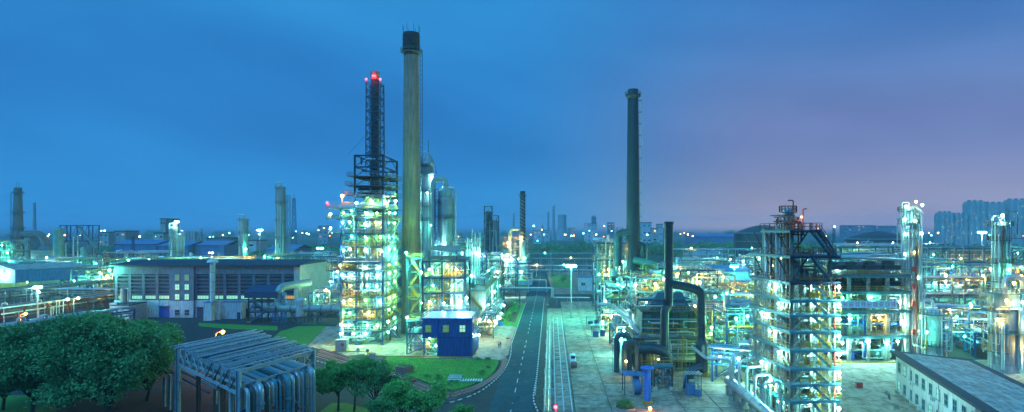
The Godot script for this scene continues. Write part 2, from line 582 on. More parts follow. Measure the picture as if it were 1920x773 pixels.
func make_materials() -> void:
	var lo = layer(0.006, 4, 1)
	var mid = layer(0.02, 4, 2)
	var fine = layer(0.12, 3, 3)
	var speck = layer(0.4, 2, 4)
	var cells = layer(0.012, 2, 5, FastNoiseLite.TYPE_CELLULAR)
	var streak = layer(0.05, 4, 6, FastNoiseLite.TYPE_SIMPLEX_SMOOTH, 512, 32)
	var g8 = func(v: float) -> Color: return Color(v, v, v)
	T.grime = weave([[lo, 0.4], [mid, 0.3], [fine, 0.3]], [Color(0.62, 0.6, 0.58), Color(0.86, 0.86, 0.85), Color(1, 1, 1)])
	T.streaks = weave([[streak, 0.6], [lo, 0.2], [fine, 0.2]], [Color(0.5, 0.48, 0.46), Color(0.85, 0.85, 0.84), Color(1, 1, 1)])
	T.asphalt = weave([[lo, 0.3], [mid, 0.25], [speck, 0.45]], [g8.call(0.55), g8.call(0.8), g8.call(1.0)])
	T.slab = weave([[lo, 0.45], [mid, 0.35], [speck, 0.2]], [Color(0.3, 0.25, 0.2), Color(0.55, 0.48, 0.4), Color(0.84, 0.8, 0.74), Color(0.95, 0.93, 0.9), Color(1, 1, 1)])
	T.turf = weave([[lo, 0.3], [mid, 0.25], [speck, 0.45]], [Color(0.45, 0.55, 0.3), Color(0.72, 0.9, 0.5), Color(1, 1, 0.75)])
	T.rusty = weave([[mid, 0.6], [fine, 0.4]], [Color(0.5, 0.36, 0.28), Color(0.8, 0.7, 0.62), Color(1, 0.97, 0.95)])
	mk("asphalt", Color(0.055, 0.07, 0.07), 0.85, 0, "asphalt", 9.0)
	mk("road", Color(0.036, 0.108, 0.12), 0.9, 0, "asphalt", 14.0)  # teal of sky and lamp light is put into the neutral asphalt colour
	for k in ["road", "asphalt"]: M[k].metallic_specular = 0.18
	mk("verge", Color(0.06, 0.07, 0.055), 0.95, 0, "slab", 7.0)
	mk("soil", Color(0.11, 0.09, 0.07), 0.95, 0, "slab", 5.0)
	mk("far_land", Color(0.05, 0.075, 0.045), 1.0, 0, "turf", 90.0)
	mk("concrete", Color(0.36, 0.36, 0.33), 0.85, 0, "slab", 11.0)
	mk("slab_a", Color(0.37, 0.32, 0.26), 0.8, 0, "slab", 13.0)
	mk("slab_b", Color(0.32, 0.255, 0.19), 0.82, 0, "slab", 17.0)
	mk("slab_c", Color(0.37, 0.28, 0.2), 0.8, 0, "slab", 10.0)
	mk("turf", Color(0.075, 0.24, 0.035), 0.95, 0, "turf", 6.0)
	mk("brick_red", Color(0.26, 0.10, 0.075), 0.9, 0, "grime", 2.0)
	mk("brick_pink", Color(0.34, 0.2, 0.17), 0.9, 0, "grime", 2.0)
	mk("kerb_white", Color(0.72, 0.72, 0.7), 0.7, 0, "grime", 3.0)
	mk("kerb_black", Color(0.05, 0.05, 0.055), 0.7, 0, "grime", 3.0)
	mk("line_white", Color(0.7, 0.7, 0.68), 0.7, 0, "grime", 2.0)
	mk("yellow", Color(0.72, 0.45, 0.03), 0.5, 0, "rusty", 3.0)
	mk("rail_yellow", Color(0.66, 0.48, 0.06), 0.5, 0, "rusty", 3.0)
	mk("rail_white", Color(0.62, 0.64, 0.62), 0.5, 0.1, "grime", 3.0)
	mk("rail_rust", Color(0.36, 0.16, 0.06), 0.7, 0, "rusty", 3.0)
	mk("steel_blue", Color(0.045, 0.15, 0.34), 0.5, 0.1, "grime", 4.0)
	mk("steel_navy", Color(0.025, 0.06, 0.13), 0.5, 0.1, "grime", 4.0)
	mk("steel_teal", Color(0.05, 0.2, 0.24), 0.5, 0.1, "grime", 4.0)
	mk("steel_grey", Color(0.22, 0.24, 0.25), 0.55, 0.2, "grime", 4.0)
	mk("steel_rust", Color(0.16, 0.075, 0.04), 0.8, 0.0, "rusty", 3.0)
	mk("steel_black", Color(0.035, 0.045, 0.05), 0.5, 0.1, "streaks", 5.0)
	mk("grating", Color(0.12, 0.14, 0.15), 0.6, 0.2, "grime", 2.0)
	mk("silver", Color(0.66, 0.68, 0.68), 0.36, 0.55, "streaks", 5.0)
	mk("galv", Color(0.5, 0.53, 0.54), 0.45, 0.45, "grime", 4.0)
	mk("clad", Color(0.52, 0.56, 0.54), 0.5, 0.25, "streaks", 6.0)
	mk("vessel_green", Color(0.3, 0.4, 0.34), 0.55, 0.1, "streaks", 6.0)
	mk("vessel_white", Color(0.62, 0.64, 0.6), 0.5, 0.0, "streaks", 6.0)
	mk("vessel_grey", Color(0.3, 0.33, 0.33), 0.55, 0.1, "streaks", 6.0)
	mk("pipe_green", Color(0.14, 0.26, 0.2), 0.5, 0.1, "grime", 4.0)
	mk("pipe_dark", Color(0.06, 0.09, 0.10), 0.5, 0.1, "grime", 4.0)
	mk("pipe_rust", Color(0.32, 0.16, 0.09), 0.7, 0.0, "rusty", 3.0)
	mk("red_paint", Color(0.55, 0.05, 0.035), 0.5, 0, "grime", 3.0)
	mk("grey_paint", Color(0.42, 0.44, 0.44), 0.55, 0, "grime", 3.0)
	mk("teal_paint", Color(0.1, 0.3, 0.33), 0.5, 0, "grime", 3.0)
	mk("paint_blue", Color(0.03, 0.13, 0.5), 0.5, 0, "streaks", 5.0)
	mk("sheet_blue", Color(0.03, 0.1, 0.31), 0.42, 0.0, "streaks", 8.0)
	mk("shed_blue", Color(0.06, 0.22, 0.62), 0.5, 0.0, "streaks", 9.0)
	mk("wall_white", Color(0.62, 0.62, 0.62), 0.8, 0, "streaks", 9.0)
	mk("wall_cream", Color(0.55, 0.52, 0.44), 0.85, 0, "streaks", 9.0)
	mk("wall_grey", Color(0.19, 0.21, 0.26), 0.85, 0, "streaks", 10.0)
	mk("wall_dark", Color(0.085, 0.1, 0.14), 0.85, 0, "streaks", 10.0)
	mk("louvre", Color(0.16, 0.185, 0.25), 0.7, 0.1, "streaks", 6.0)
	mk("roof_dark", Color(0.035, 0.045, 0.06), 0.8, 0, "grime", 8.0)
	mk("roof_blue", Color(0.1, 0.2, 0.38), 0.6, 0, "streaks", 12.0)
	mk("roof_pale", Color(0.44, 0.48, 0.46), 0.75, 0, "slab", 9.0)
	mk("roof_pale_b", Color(0.38, 0.43, 0.43), 0.75, 0, "slab", 7.0)
	mk("roof_pale_c", Color(0.47, 0.49, 0.46), 0.75, 0, "slab", 12.0)
	mk("sign_face", Color(0.42, 0.55, 0.72), 0.6, 0, "grime", 3.0)
	mk("felt", Color(0.06, 0.065, 0.07), 0.9, 0, "asphalt", 6.0)
	mk("chimney_brown", Color(0.34, 0.24, 0.185), 0.88, 0, "streaks", 14.0)
	mk("chimney_grey", Color(0.2, 0.2, 0.19), 0.88, 0, "streaks", 14.0)
	mk("soot", Color(0.05, 0.05, 0.05), 0.9, 0, "streaks", 8.0)
	mk("road_patch", Color(0.032, 0.09, 0.1), 0.9, 0, "asphalt", 7.0).metallic_specular = 0.18  # patch colour holds the same painted-in teal light as the road
	mk("stack_teal", Color(0.014, 0.03, 0.036), 0.5, 0.0, "streaks", 12.0)
	mk("boiler", Color(0.075, 0.11, 0.105), 0.6, 0.1, "streaks", 7.0)
	mk("boiler_green", Color(0.07, 0.2, 0.13), 0.6, 0.1, "streaks", 7.0)
	mk("block_concrete", Color(0.42, 0.41, 0.39), 0.9, 0, "streaks", 40.0)
	mk("dull_blue", Color(0.06, 0.15, 0.3), 0.6, 0, "streaks", 4.0)
	mk("block_render", Color(0.6, 0.57, 0.5), 0.9, 0, "streaks", 50.0)
	mk("bark", Color(0.07, 0.055, 0.04), 0.95, 0, "streaks", 2.0)
	for q in [["leaf_dark", Color(0.035, 0.095, 0.04)], ["leaf_mid", Color(0.07, 0.21, 0.05)], ["leaf_lit", Color(0.11, 0.31, 0.055)]]:  # leaf_lit has the lamplight on the street tree crowns put into its colour
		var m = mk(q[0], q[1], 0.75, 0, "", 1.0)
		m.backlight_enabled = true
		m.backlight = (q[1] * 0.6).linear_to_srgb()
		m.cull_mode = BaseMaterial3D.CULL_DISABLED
	mk("tyre", Color(0.02, 0.02, 0.02), 0.8, 0, "", 1.0)
	mk("skin", Color(0.5, 0.3, 0.2), 0.6, 0, "", 1.0)
	mk("cloth_dark", Color(0.03, 0.04, 0.07), 0.9, 0, "", 1.0)
	mk("cloth_red", Color(0.45, 0.06, 0.04), 0.9, 0, "", 1.0)
	mk("cloth_white", Color(0.6, 0.6, 0.58), 0.9, 0, "", 1.0)
	var gl = mk("glass_dark", Color(0.02, 0.03, 0.035), 0.08, 0.0, "", 1.0)
	gl.metallic_specular = 0.8
	for q in LC:
		var m = StandardMaterial3D.new()
		m.resource_name = "lamp_glow_" + q
		m.albedo_color = Color(0.9, 0.9, 0.9)
		m.emission_enabled = true
		m.emission = LC[q]
		m.emission_energy_multiplier = {"cyan": 40.0, "cool": 24.0, "white": 30.0, "warm": 16.0, "orange": 26.0, "red": 6.0, "green": 16.0}[q]
		M["glow_" + q] = m
	for q in [["lit_window", Color(0.62, 1.0, 0.85), 0.9], ["lit_window_dim", Color(0.55, 0.9, 0.55), 0.35], ["lit_window_warm", Color(1.0, 0.75, 0.4), 0.7]]:
		var m = StandardMaterial3D.new()
		m.resource_name = q[0]
		m.albedo_color = Color(0.3, 0.3, 0.3)
		m.roughness = 0.2
		m.emission_enabled = true
		m.emission = q[1]
		m.emission_energy_multiplier = q[2]
		M[q[0]] = m

func unit_meshes() -> void:
	var b = MB.new()
	b.xbox(Transform3D.IDENTITY)
	BOX = b.mesh()
	b = MB.new()
	b.tube(PackedVector3Array([Vector3(0, 0, -0.5), Vector3(0, 0, 0.5)]), PackedFloat32Array([1.0]), 14)
	CYL = b.mesh()
	b = MB.new()
	b.box(Vector3(0, 0.44, 0), Vector3(1, 0.12, 1))
	b.box(Vector3(0, -0.44, 0), Vector3(1, 0.12, 1))
	b.box(V0, Vector3(0.16, 0.76, 1))
	IBM = b.mesh()
	b = MB.new()
	var pr = []
	for i in 9:
		var a = -PI / 2 + PI * i / 8
		pr.append([cos(a), sin(a)])
	b.lathe(pr, 14)
	SPH = b.mesh()
	b = MB.new()
	pr = []
	for i in 7:
		var a = PI / 2 * i / 6
		pr.append([cos(a), sin(a)])
	b.lathe(pr, 24)
	HEM = b.mesh()

func sky_colour(az: float, el: float) -> Color:      # degrees right of the road's direction, degrees up; linear
	var up = clampf(el / 20.0, 0, 1)
	var blue = Color8(48, 142, 214).lerp(Color8(42, 124, 198), smoothstep(0, 0.5, up)).lerp(Color8(48, 140, 210), smoothstep(0.5, 1.0, up))
	blue = blue.lerp(Color8(42, 130, 200), smoothstep(22, 60, el))
	var rose = Color8(158, 150, 176).lerp(Color8(116, 132, 186), smoothstep(0, 0.4, up)).lerp(Color8(64, 122, 192), smoothstep(0.35, 1.0, up))
	rose = rose.lerp(Color8(44, 126, 198), smoothstep(22, 60, el))
	var k = smoothstep(-6.0, 20.0, az) * (1.0 - smoothstep(70.0, 150.0, az))
	var c = blue.lerp(rose, k)
	var town = exp(-pow((az - 17.0) / 15.0, 2)) * exp(-maxf(el, 0.0) / 1.8)      # the town's orange glow low over the horizon
	return c.lerp(Color8(226, 168, 132), town * 0.46).srgb_to_linear()
func make_sky() -> PanoramaSkyMaterial:
	var W = 768
	var Hh = 384
	var im = Image.create(W, Hh, false, Image.FORMAT_RGBAF)
	var f = FastNoiseLite.new()
	f.seed = 11
	f.frequency = 1.6
	f.fractal_octaves = 5
	for y in Hh:
		var el = 90.0 - (y + 0.5) / Hh * 180.0
		for x in W:
			var az = wrapf((x + 0.5) / W * 360.0, -180.0, 180.0)
			var c = Color(0.012, 0.045, 0.08)
			if el > -2.0:
				c = sky_colour(az, maxf(el, 0.0))
				var a = deg_to_rad(az)
				var e = deg_to_rad(el)
				var n = f.get_noise_3d(sin(a) * cos(e) * 0.9, sin(e) * 3.4 + sin(a) * 0.5, cos(a) * cos(e) * 0.9)
				var q = 1.0 + 0.32 * n
				c = Color(c.r * q, c.g * q, c.b * (1.0 + 0.22 * n))
			im.set_pixel(x, y, c)
	var s = PanoramaSkyMaterial.new()
	s.panorama = ImageTexture.create_from_image(im)
	return s

# ---------------------------------------------------------------- build
func _ready() -> void:
	rng.seed = 20240607
	var cam = Camera3D.new()
	cam.name = "camera"
	add_child(cam)
	cam.position = Vector3(0, EYE, 0)
	cam.set_frustum(2.0 * 773.0 / F, Vector2(2.0 * (960.0 - VX) / F, 2.0 * (HY - 386.5) / F), 2.0, 9000.0)
	cam.current = true
	var env = Environment.new()
	env.background_mode = Environment.BG_SKY
	env.sky = Sky.new()
	env.sky.sky_material = make_sky()
	env.tonemap_mode = Environment.TONE_MAPPER_LINEAR
	env.tonemap_exposure = 1.0
	env.sdfgi_enabled = true
	env.ssao_enabled = true
	env.ssil_enabled = true
	if FOG > 0:
		env.fog_enabled = true
		env.fog_density = FOG
		env.fog_light_color = Color(0.86, 0.95, 1.0)
	var we = WorldEnvironment.new()
	we.name = "environment"
	we.environment = env
	add_child(we)
	var sun = DirectionalLight3D.new()      # the last glow of the sky after sunset
	sun.name = "dusk_light"
	sun.light_energy = 1.35
	sun.light_angular_distance = 60.0
	sun.light_color = Color(0.33, 0.7, 1.0)
	sun.shadow_enabled = true
	add_child(sun)
	sun.rotation_degrees = Vector3(-50, -35, 0)
	unit_meshes()
	make_materials()
	build_ground()
	build_left()
	build_centre()
	build_right()
	build_far()
	print("lights ", n_lights)
const FOG := 0.00017

# ---------------------------------------------------------------- setting
func strip_between(a: Array, c: Array, f0: float, f1: float, y: float) -> ArrayMesh:
	var pts = []
	for i in a.size(): pts.append(a[i].lerp(c[i], f0))
	for i in range(a.size() - 1, -1, -1): pts.append(a[i].lerp(c[i], f1))
	return poly(pts, y)
func kerb_run(p: Node, pts: Array, step := 1.0) -> void:
	var i = 0
	for k in pts.size() - 1:
		var a: Vector3 = pts[k]
		var b: Vector3 = pts[k + 1]
		var n = maxi(1, roundi(a.distance_to(b) / step))
		for j in n:
			var q = a.lerp(b, (j + 0.02) / n) + Vector3(0, 0.07, 0)
			var e = a.lerp(b, (j + 0.98) / n) + Vector3(0, 0.07, 0)
			bar(p, "kerb_stone", q, e, 0.24, M.kerb_white if i % 2 else M.kerb_black, 0.14)
			i += 1
func spline(pts: Array, k := 6) -> Array:
	var out = []
	for i in pts.size() - 1:
		var a: Vector3 = pts[maxi(i - 1, 0)]
		var b: Vector3 = pts[i]
		var c: Vector3 = pts[i + 1]
		var d: Vector3 = pts[mini(i + 2, pts.size() - 1)]
		for j in k: out.append(b.cubic_interpolate(c, a, d, float(j) / k))
	out.append(pts[-1])
	return out
func build_ground() -> void:
	setting("ground", poly([Vector3(-3800, 0, 300), Vector3(3800, 0, 300), Vector3(3800, 0, -4000), Vector3(-3800, 0, -4000)], 0), M.asphalt)
	setting("far_land", poly([Vector3(-3800, 0, -560), Vector3(3800, 0, -560), Vector3(3800, 0, -3990), Vector3(-3800, 0, -3990)], 0.006), M.far_land)
	# the plant's road with its kerbs and dashes
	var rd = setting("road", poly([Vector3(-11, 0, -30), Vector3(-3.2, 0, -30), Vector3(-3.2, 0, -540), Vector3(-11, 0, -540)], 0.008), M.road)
	for i in 46:
		var z = -112.0 - i * 8.0
		box(rd, "lane_dash", Vector3(-7.1, 0.0125, z), Vector3(0.16, 0.003, 3.6), M.line_white)
	var kr = setting("kerb", poly([Vector3(-3.2, 0, -124), Vector3(-2.95, 0, -124), Vector3(-2.95, 0, -300), Vector3(-3.2, 0, -300)], 0.012), M.concrete)
	kerb_run(kr, [g(1010, 776), g(1001, 755), Vector3(-3.4, 0, -124), Vector3(-3.1, 0, -140), Vector3(-3.1, 0, -285)])
	var corner = spline([Vector3(-11.1, 0, -180), g(957, 668), g(947, 692), g(929, 713), g(900, 735), g(866, 749), g(832, 755), g(766, 733), g(700, 711), g(646, 693), g(588, 676)], 4)
	var kl = setting("kerb", strip_between(corner, corner.map(func(q): return q + Vector3(-0.2, 0, -0.2)), 0, 1, 0.012), M.concrete)
	kerb_run(kl, [Vector3(-11.1, 0, -285), Vector3(-11.1, 0, -180)] + corner.slice(1))
	for i in 12: box(rd, "manhole_cover", Vector3(-5.2 if i % 2 else -8.6, 0.0125, -118.0 - i * 17.0), Vector3(0.8, 0.003, 0.8), M.steel_rust)
	for i in 9:
		var px = rr(-10.4, -5.0)
		var pz = -112.0 - i * 13.0 + rr(-4, 4)
		var pp = []
		for k in 9: pp.append(Vector3(px + cos(TAU * k / 9) * rr(0.7, 1.5), 0, pz + sin(TAU * k / 9) * rr(1.5, 5.0)))
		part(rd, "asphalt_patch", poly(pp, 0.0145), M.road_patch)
	# pavement and brick bands round the lawn
	var inner = spline([g(941, 676), g(938, 690), g(925, 705), g(895, 722), g(862, 733), g(836, 734), g(770, 711), g(700, 686), g(650, 669), g(602, 655)], 4)
	var outer = spline([g(953, 674), g(945, 694), g(929, 711), g(899, 731), g(866, 743), g(833, 749), g(766, 727), g(697, 704), g(644, 686), g(592, 669)], 4)
	setting("pavement", strip_between(inner, outer, 0.0, 1.0, 0.02), M.slab_b)
	for b in 5:
		var mb = MB.new()
		var a = []
		for i in inner.size(): a.append(inner[i].lerp(outer[i], 0.1 + b * 0.19))
		for i in a.size() - 1:
			var n = maxi(1, int(a[i].distance_to(a[i + 1]) / 0.62))
			for j in n:
				var q: Vector3 = a[i].lerp(a[i + 1], (j + 0.08) / n)
				var e: Vector3 = a[i].lerp(a[i + 1], (j + 0.92) / n)
				mb.bar(q + Vector3(0, 0.15 - b * 0.015, 0), e + Vector3(0, 0.15 - b * 0.015, 0), 0.42, 0.26)
		var o = setting("brick_edging", mb.mesh(), M.brick_red if b % 2 == 0 else M.brick_pink)
		o.set_meta("kind", "stuff")
		meta(o, ["red", "pink", "dark red", "pale pink", "brown red"][b] + " band of brick edging, " + ["innermost beside the lawn", "second from the lawn", "in the middle of the edging", "second from the kerb", "outermost beside the pavement"][b], "brick edging")
	var lawn_pts = [g(728, 670), g(800, 675), g(886, 675), g(932, 676)] + spline([g(935, 682), g(922, 704), g(893, 720), g(860, 731), g(838, 731), g(772, 708), g(710, 686)], 3)
	var lawn = setting("lawn", poly(lawn_pts, 0.2, 0.2), M.turf)
	var blades = MB.new()
	var p2 = PackedVector2Array()
	for q in lawn_pts: p2.append(Vector2(q.x, q.z))
	var c = 0
	while c < 9000:
		var q = Vector2(rr(-48, -10), rr(-172, -150 + 25))
		if not Geometry2D.is_point_in_polygon(q, p2): 
			continue
		c += 1
		var a = rr(0, TAU)
		var s = Vector3(cos(a), 0, sin(a)) * rr(0.05, 0.12)
		var base = Vector3(q.x, 0.2, q.y)
		blades.tri(base - s, base + s, base + Vector3(rr(-0.1, 0.1), rr(0.12, 0.34), rr(-0.1, 0.1)))
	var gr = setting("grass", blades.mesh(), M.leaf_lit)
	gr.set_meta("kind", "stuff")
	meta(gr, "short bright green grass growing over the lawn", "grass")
	# concrete pads with their yellow edges
	setting("concrete_pad", poly([g(600, 652), g(612, 632), g(640, 600), Vector3(-70, 0, -232), Vector3(-11.4, 0, -232), Vector3(-11.4, 0, -182), g(950, 682), g(941, 676), g(886, 674), g(728, 669), g(690, 664), g(650, 667)], 0.014), M.slab_a)
	var ye = setting("kerb", poly([g(683, 669), g(690, 664), g(695, 664), g(690, 669)], 0.03), M.yellow)
	for q in [[610, 648, 628, 637], [612, 648, 626, 649], [622, 660, 694, 660], [622, 660, 632, 655], [694, 660, 684, 668], [684, 668, 886, 671], [886, 671, 893, 662]]:
		bar(ye, "kerb_stone", g(q[0], q[1]) + Vector3(0, 0.12, 0), g(q[2], q[3]) + Vector3(0, 0.12, 0), 0.3, M.yellow, 0.24)
	# the works yard right of the road: cast slabs with open joints
	var yd = setting("yard", poly([Vector3(4.2, 0, -85), Vector3(44, 0, -85), Vector3(44, 0, -286), Vector3(4.2, 0, -286)], 0.01), M.soil)
	for i in 6:
		for j in 22:
			var m: Material = M[pick(["slab_a", "slab_b", "slab_c", "slab_a"])]
			box(yd, "slab", Vector3(4.3 + 6.5 * (i + 0.5), 0.06 + rr(-0.012, 0.012), -88.0 - 9.0 * (j + 0.5)), Vector3(6.36, 0.1, 8.86), m)
	# verge and covered pipe trench between road and yard
	setting("verge", poly([Vector3(-2.9, 0, -118), Vector3(-1.4, 0, -112), Vector3(-1.4, 0, -285), Vector3(-2.9, 0, -285)], 0.014), M.verge)
	setting("path", poly([Vector3(-1.4, 0, -100), Vector3(4.2, 0, -100), Vector3(4.2, 0, -262), Vector3(-1.4, 0, -262)], 0.016), M.slab_b)
	var tr = thing("pipe_trench", "concrete pipe trench with cover slabs running between road and yard", "trench", Vector3(2.3, 0, -172))
	for i in 118:
		for s in [-1, 1]:
			if rng.randf() < 0.04: continue
			box(tr, "cover_slab", Vector3(s * 0.74, 0.1 + rr(-0.02, 0.02), 59.5 - i * 1.02), Vector3(1.26, 0.13, 0.95), M[pick(["slab_a", "slab_b", "concrete"])], rr(-0.02, 0.02))
	for x in [-1.5, 0.0, 1.5]:
		for i in 12: box(tr, "edge_beam", Vector3(x, 0.14, 54.6 - i * 10.02), Vector3(0.16, 0.28, 9.9), M.kerb_white)
	for i in 4: pipe(tr, "pipe", [Vector3(-3.4 + i * 0.36, 0.34, 60), Vector3(-3.4 + i * 0.36, 0.34, -30 - i * 6), Vector3(-3.4 + i * 0.36, 0.05, -31 - i * 6)], [0.11, 0.08, 0.13, 0.09][i], M[["galv", "pipe_green", "silver", "grey_paint"][i]], 2.0, 8)
	for z in [48, 30, 12, -8, -26]:
		pipe(tr, "hoop", [Vector3(-3.7, 0, z), Vector3(-3.7, 1.3, z), Vector3(-2.0, 1.3, z), Vector3(-2.0, 0, z)], 0.07, M.galv, 2.0, 6)
		bar(tr, "sleeper", Vector3(-3.8, 0.12, z + 4), Vector3(-1.9, 0.12, z + 4), 0.2, M.concrete)
	# planted bed on the far side of the road
	var bed = setting("planting_bed", poly([g(937, 610), g(970, 613), g(985, 570), g(965, 566), g(945, 590)], 0.1, 0.1), M.turf)
	setting("bare_soil", poly([g(951, 604), g(966, 606), g(977, 574), g(970, 572), g(957, 585)], 0.13), M.soil)
	# court in front of the office at the other side
	setting("court", poly([Vector3(47, 0, -40), Vector3(140, 0, -40), Vector3(140, 0, -158), Vector3(60, 0, -158), Vector3(47, 0, -148)], 0.014), M.slab_a)
	# grass and pavement in front of the workshop hall
	setting("grass_patch", poly([g(505, 640), g(575, 648), g(612, 612), g(560, 612), g(525, 622)], 0.05, 0.05), M.turf)
	setting("grass_patch", poly([g(372, 612), g(372, 606), g(520, 612), g(520, 620), g(440, 618)], 0.05, 0.05), M.turf)
	setting("path", poly([g(575, 650), g(600, 655), g(650, 612), g(612, 612)], 0.012), M.slab_a)
	setting("grass_patch", poly([g(600, 773), g(622, 757), g(650, 757), g(690, 768), g(700, 785), g(590, 790)], 0.08, 0.08), M.turf)
	setting("yard_far", poly([g(940, 560), g(985, 560), g(1003, 505), g(930, 505)], 0.01), M.slab_b)
	setting("yard_far", poly([g(1036, 552), g(1130, 552), g(1100, 500), g(1022, 500)], 0.01), M.slab_b)
	setting("lawn", poly([g(955, 545), g(985, 545), g(995, 525), g(970, 525)], 0.05), M.turf)
	setting("lawn", poly([g(1038, 540), g(1075, 540), g(1066, 515), g(1032, 515)], 0.05), M.turf)

# ---------------------------------------------------------------- pipe racks and posts
const PM := ["silver", "galv", "clad", "grey_paint", "pipe_green", "silver", "pipe_dark"]
func rack(nm: String, label: String, a: Vector3, c: Vector3, wd: float, levels: Array, np: int, sm: Material, mats := PM, span := 8.0, rmax := 0.34, lit := 3) -> Node3D:
	# portal posts from a to c, cross beams at each level, pipes lying on the beams
	var d = c - a
	var p = thing(nm, label, "pipe rack", a, atan2(-d.z, d.x))
	var l = d.length()
	var k = maxi(1, roundi(l / span))
	var top: float = levels[-1]
	for i in k + 1:
		var x = l * i / k
		for s in [-0.5, 0.5]: ibar(p, "post", Vector3(x, 0, wd * s), Vector3(x, top + 0.1, wd * s), 0.42, sm)
		for y in levels: ibar(p, "cross_beam", Vector3(x, y - 0.2, -wd * 0.5 - 0.4), Vector3(x, y - 0.2, wd * 0.5 + 0.4), 0.3, sm, 0.38)
		if i < k and i % 2 == 0:
			for s in [-0.5, 0.5]: bar(p, "brace", Vector3(x, 0.3, wd * s), Vector3(x + l / k, levels[0] - 0.5, wd * s), 0.16, sm)
	for y in levels:
		for s in [-0.5, 0.5]: ibar(p, "edge_beam", Vector3(0, y - 0.62, wd * s), Vector3(l, y - 0.62, wd * s), 0.25, sm, 0.4)
		var q = -wd * 0.5 + 0.3
		for i in np:
			var r = rr(0.1, rmax)
			q += r
			if q > wd * 0.5 - 0.2: break
			var x0 = -1.0 if rng.randf() < 0.7 else rr(0, l * 0.5)
			var x1 = l + 1.0 if rng.randf() < 0.7 else rr(l * 0.6, l)
			if rng.randf() < 0.2: pipe(p, "pipe", [Vector3(x0, y + r, q), Vector3(x1 * 0.5, y + r, q), Vector3(x1 * 0.5, y + r + 1.2, q), Vector3(x1 * 0.5 + 2, y + r + 1.2, q), Vector3(x1 * 0.5 + 2, y + r, q), Vector3(x1, y + r, q)], r, M[pick(mats)], 2.0, 8)
			else: cyl(p, "pipe", Vector3(x0, y + r, q), Vector3(x1, y + r, q), r, M[pick(mats)])
			q += r + rr(0.06, 0.3)
	# drops to the ground and lamps under the lowest level
	for i in int(l / 3.0):
		var x = rr(0, l)
		var z = (wd * 0.5 + rr(0.2, 0.7)) * (1 if rng.randf() < 0.75 else -1)
		var y = levels[rng.randi() % levels.size()] + 0.3
		pipe(p, "drop_pipe", [Vector3(x, y, z - 1.2), Vector3(x, y, z), Vector3(x, rr(0.3, 2.0), z)], rr(0.07, 0.2), M[pick(mats)], 2.0, 8)
	for i in lit: lamp(p, Vector3(l * (i + rr(0.25, 0.75)) / lit, pick(levels) + 1.0, wd * 0.5 + 1.0), rr(90, 150), pick(["cool", "white", "cool", "warm"]), 0.22)
	return p
func mast(nm: String, label: String, foot: Vector3, h: float, e: float, kind: String, heads := 6, sm: Material = null) -> Node3D:
	# tall post with a crown of floodlights
	var p = thing(nm, label, "light mast", foot)
	if sm == null: sm = M.galv
	lathe(p, "pole", V0, [[0.34, 0.0], [0.3, 0.4], [0.26, 0.5], [0.13, h]], sm, 12)
	box(p, "footing", Vector3(0, 0.2, 0), Vector3(1.2, 0.4, 1.2), M.concrete)
	var r = 0.2 if heads == 1 else (0.75 if heads < 8 else 1.2)
	var lr = 0.36 if heads < 8 else 0.5
	lathe(p, "crown_ring", Vector3(0, h - 0.3, 0), [[0.1, 0.0], [r, 0.0], [r, 0.18], [0.1, 0.18]], sm, 14)
	for i in heads:
		var a = TAU * i / heads + 0.4
		var c = Vector3(cos(a) * r * 1.25, h - 0.42, sin(a) * r * 1.25)
		lathe(p, "lamp_hood", c + Vector3(0, 0.08, 0), [[0.3, 0.0], [0.3, 0.16], [0.12, 0.32], [0.0, 0.34]], sm, 10)
		lamp(p, c - Vector3(0, lr * 0.7, 0), e * 0.6 / heads, kind, lr, true, 0.0, Vector3(cos(a) * 0.6, -0.55, sin(a) * 0.6))
	return p
func street_lamp(label: String, foot: Vector3, h: float, e: float, kind: String, arm := 1.6) -> Node3D:
	var p = thing("street_lamp", label, "street lamp", foot)
	pipe(p, "post", [V0, Vector3(0, h, 0), Vector3(arm, h + 0.3, 0)], 0.1, M.galv, 8.0, 8)
	box(p, "footing", Vector3(0, 0.1, 0), Vector3(0.6, 0.2, 0.6), M.concrete)
	box(p, "lamp_hood", Vector3(arm + 0.3, h + 0.36, 0), Vector3(0.9, 0.12, 0.36), M.galv)
	lamp(p, Vector3(arm + 0.3, h + 0.22, 0.42), e, kind, 0.42, true, 0.0, Vector3(0, -0.6, 0.2))
	return p
func stack(nm: String, label: String, foot: Vector3, h: float, r0: float, r1: float, m: Material, rings := [], cap: Material = null, seg := 28) -> Node3D:
	var p = thing(nm, label, "chimney", foot)
	var pr = []
	for i in 13:
		var f = i / 12.0
		pr.append([lerpf(r0, r1, pow(f, 0.8)), h * f])
	pr.append([r1 * 0.8, h])
	pr.append([r1 * 0.78, h - 2.0])
	pr.append([0.0, h - 2.0])
	lathe(p, "shaft", V0, pr, m, seg)
	for q in rings:
		var r = lerpf(r0, r1, pow(q / h, 0.8))
		ring_deck(p, Vector3(0, q, 0), r, r + 1.0, M.grating, M.steel_grey)
		lathe(p, "band", Vector3(0, q - 1.0, 0), [[r + 0.02, 0.0], [r + 0.09, 0.05], [r + 0.08, 0.35], [r + 0.02, 0.4]], cap if cap else m, seg)
	return p
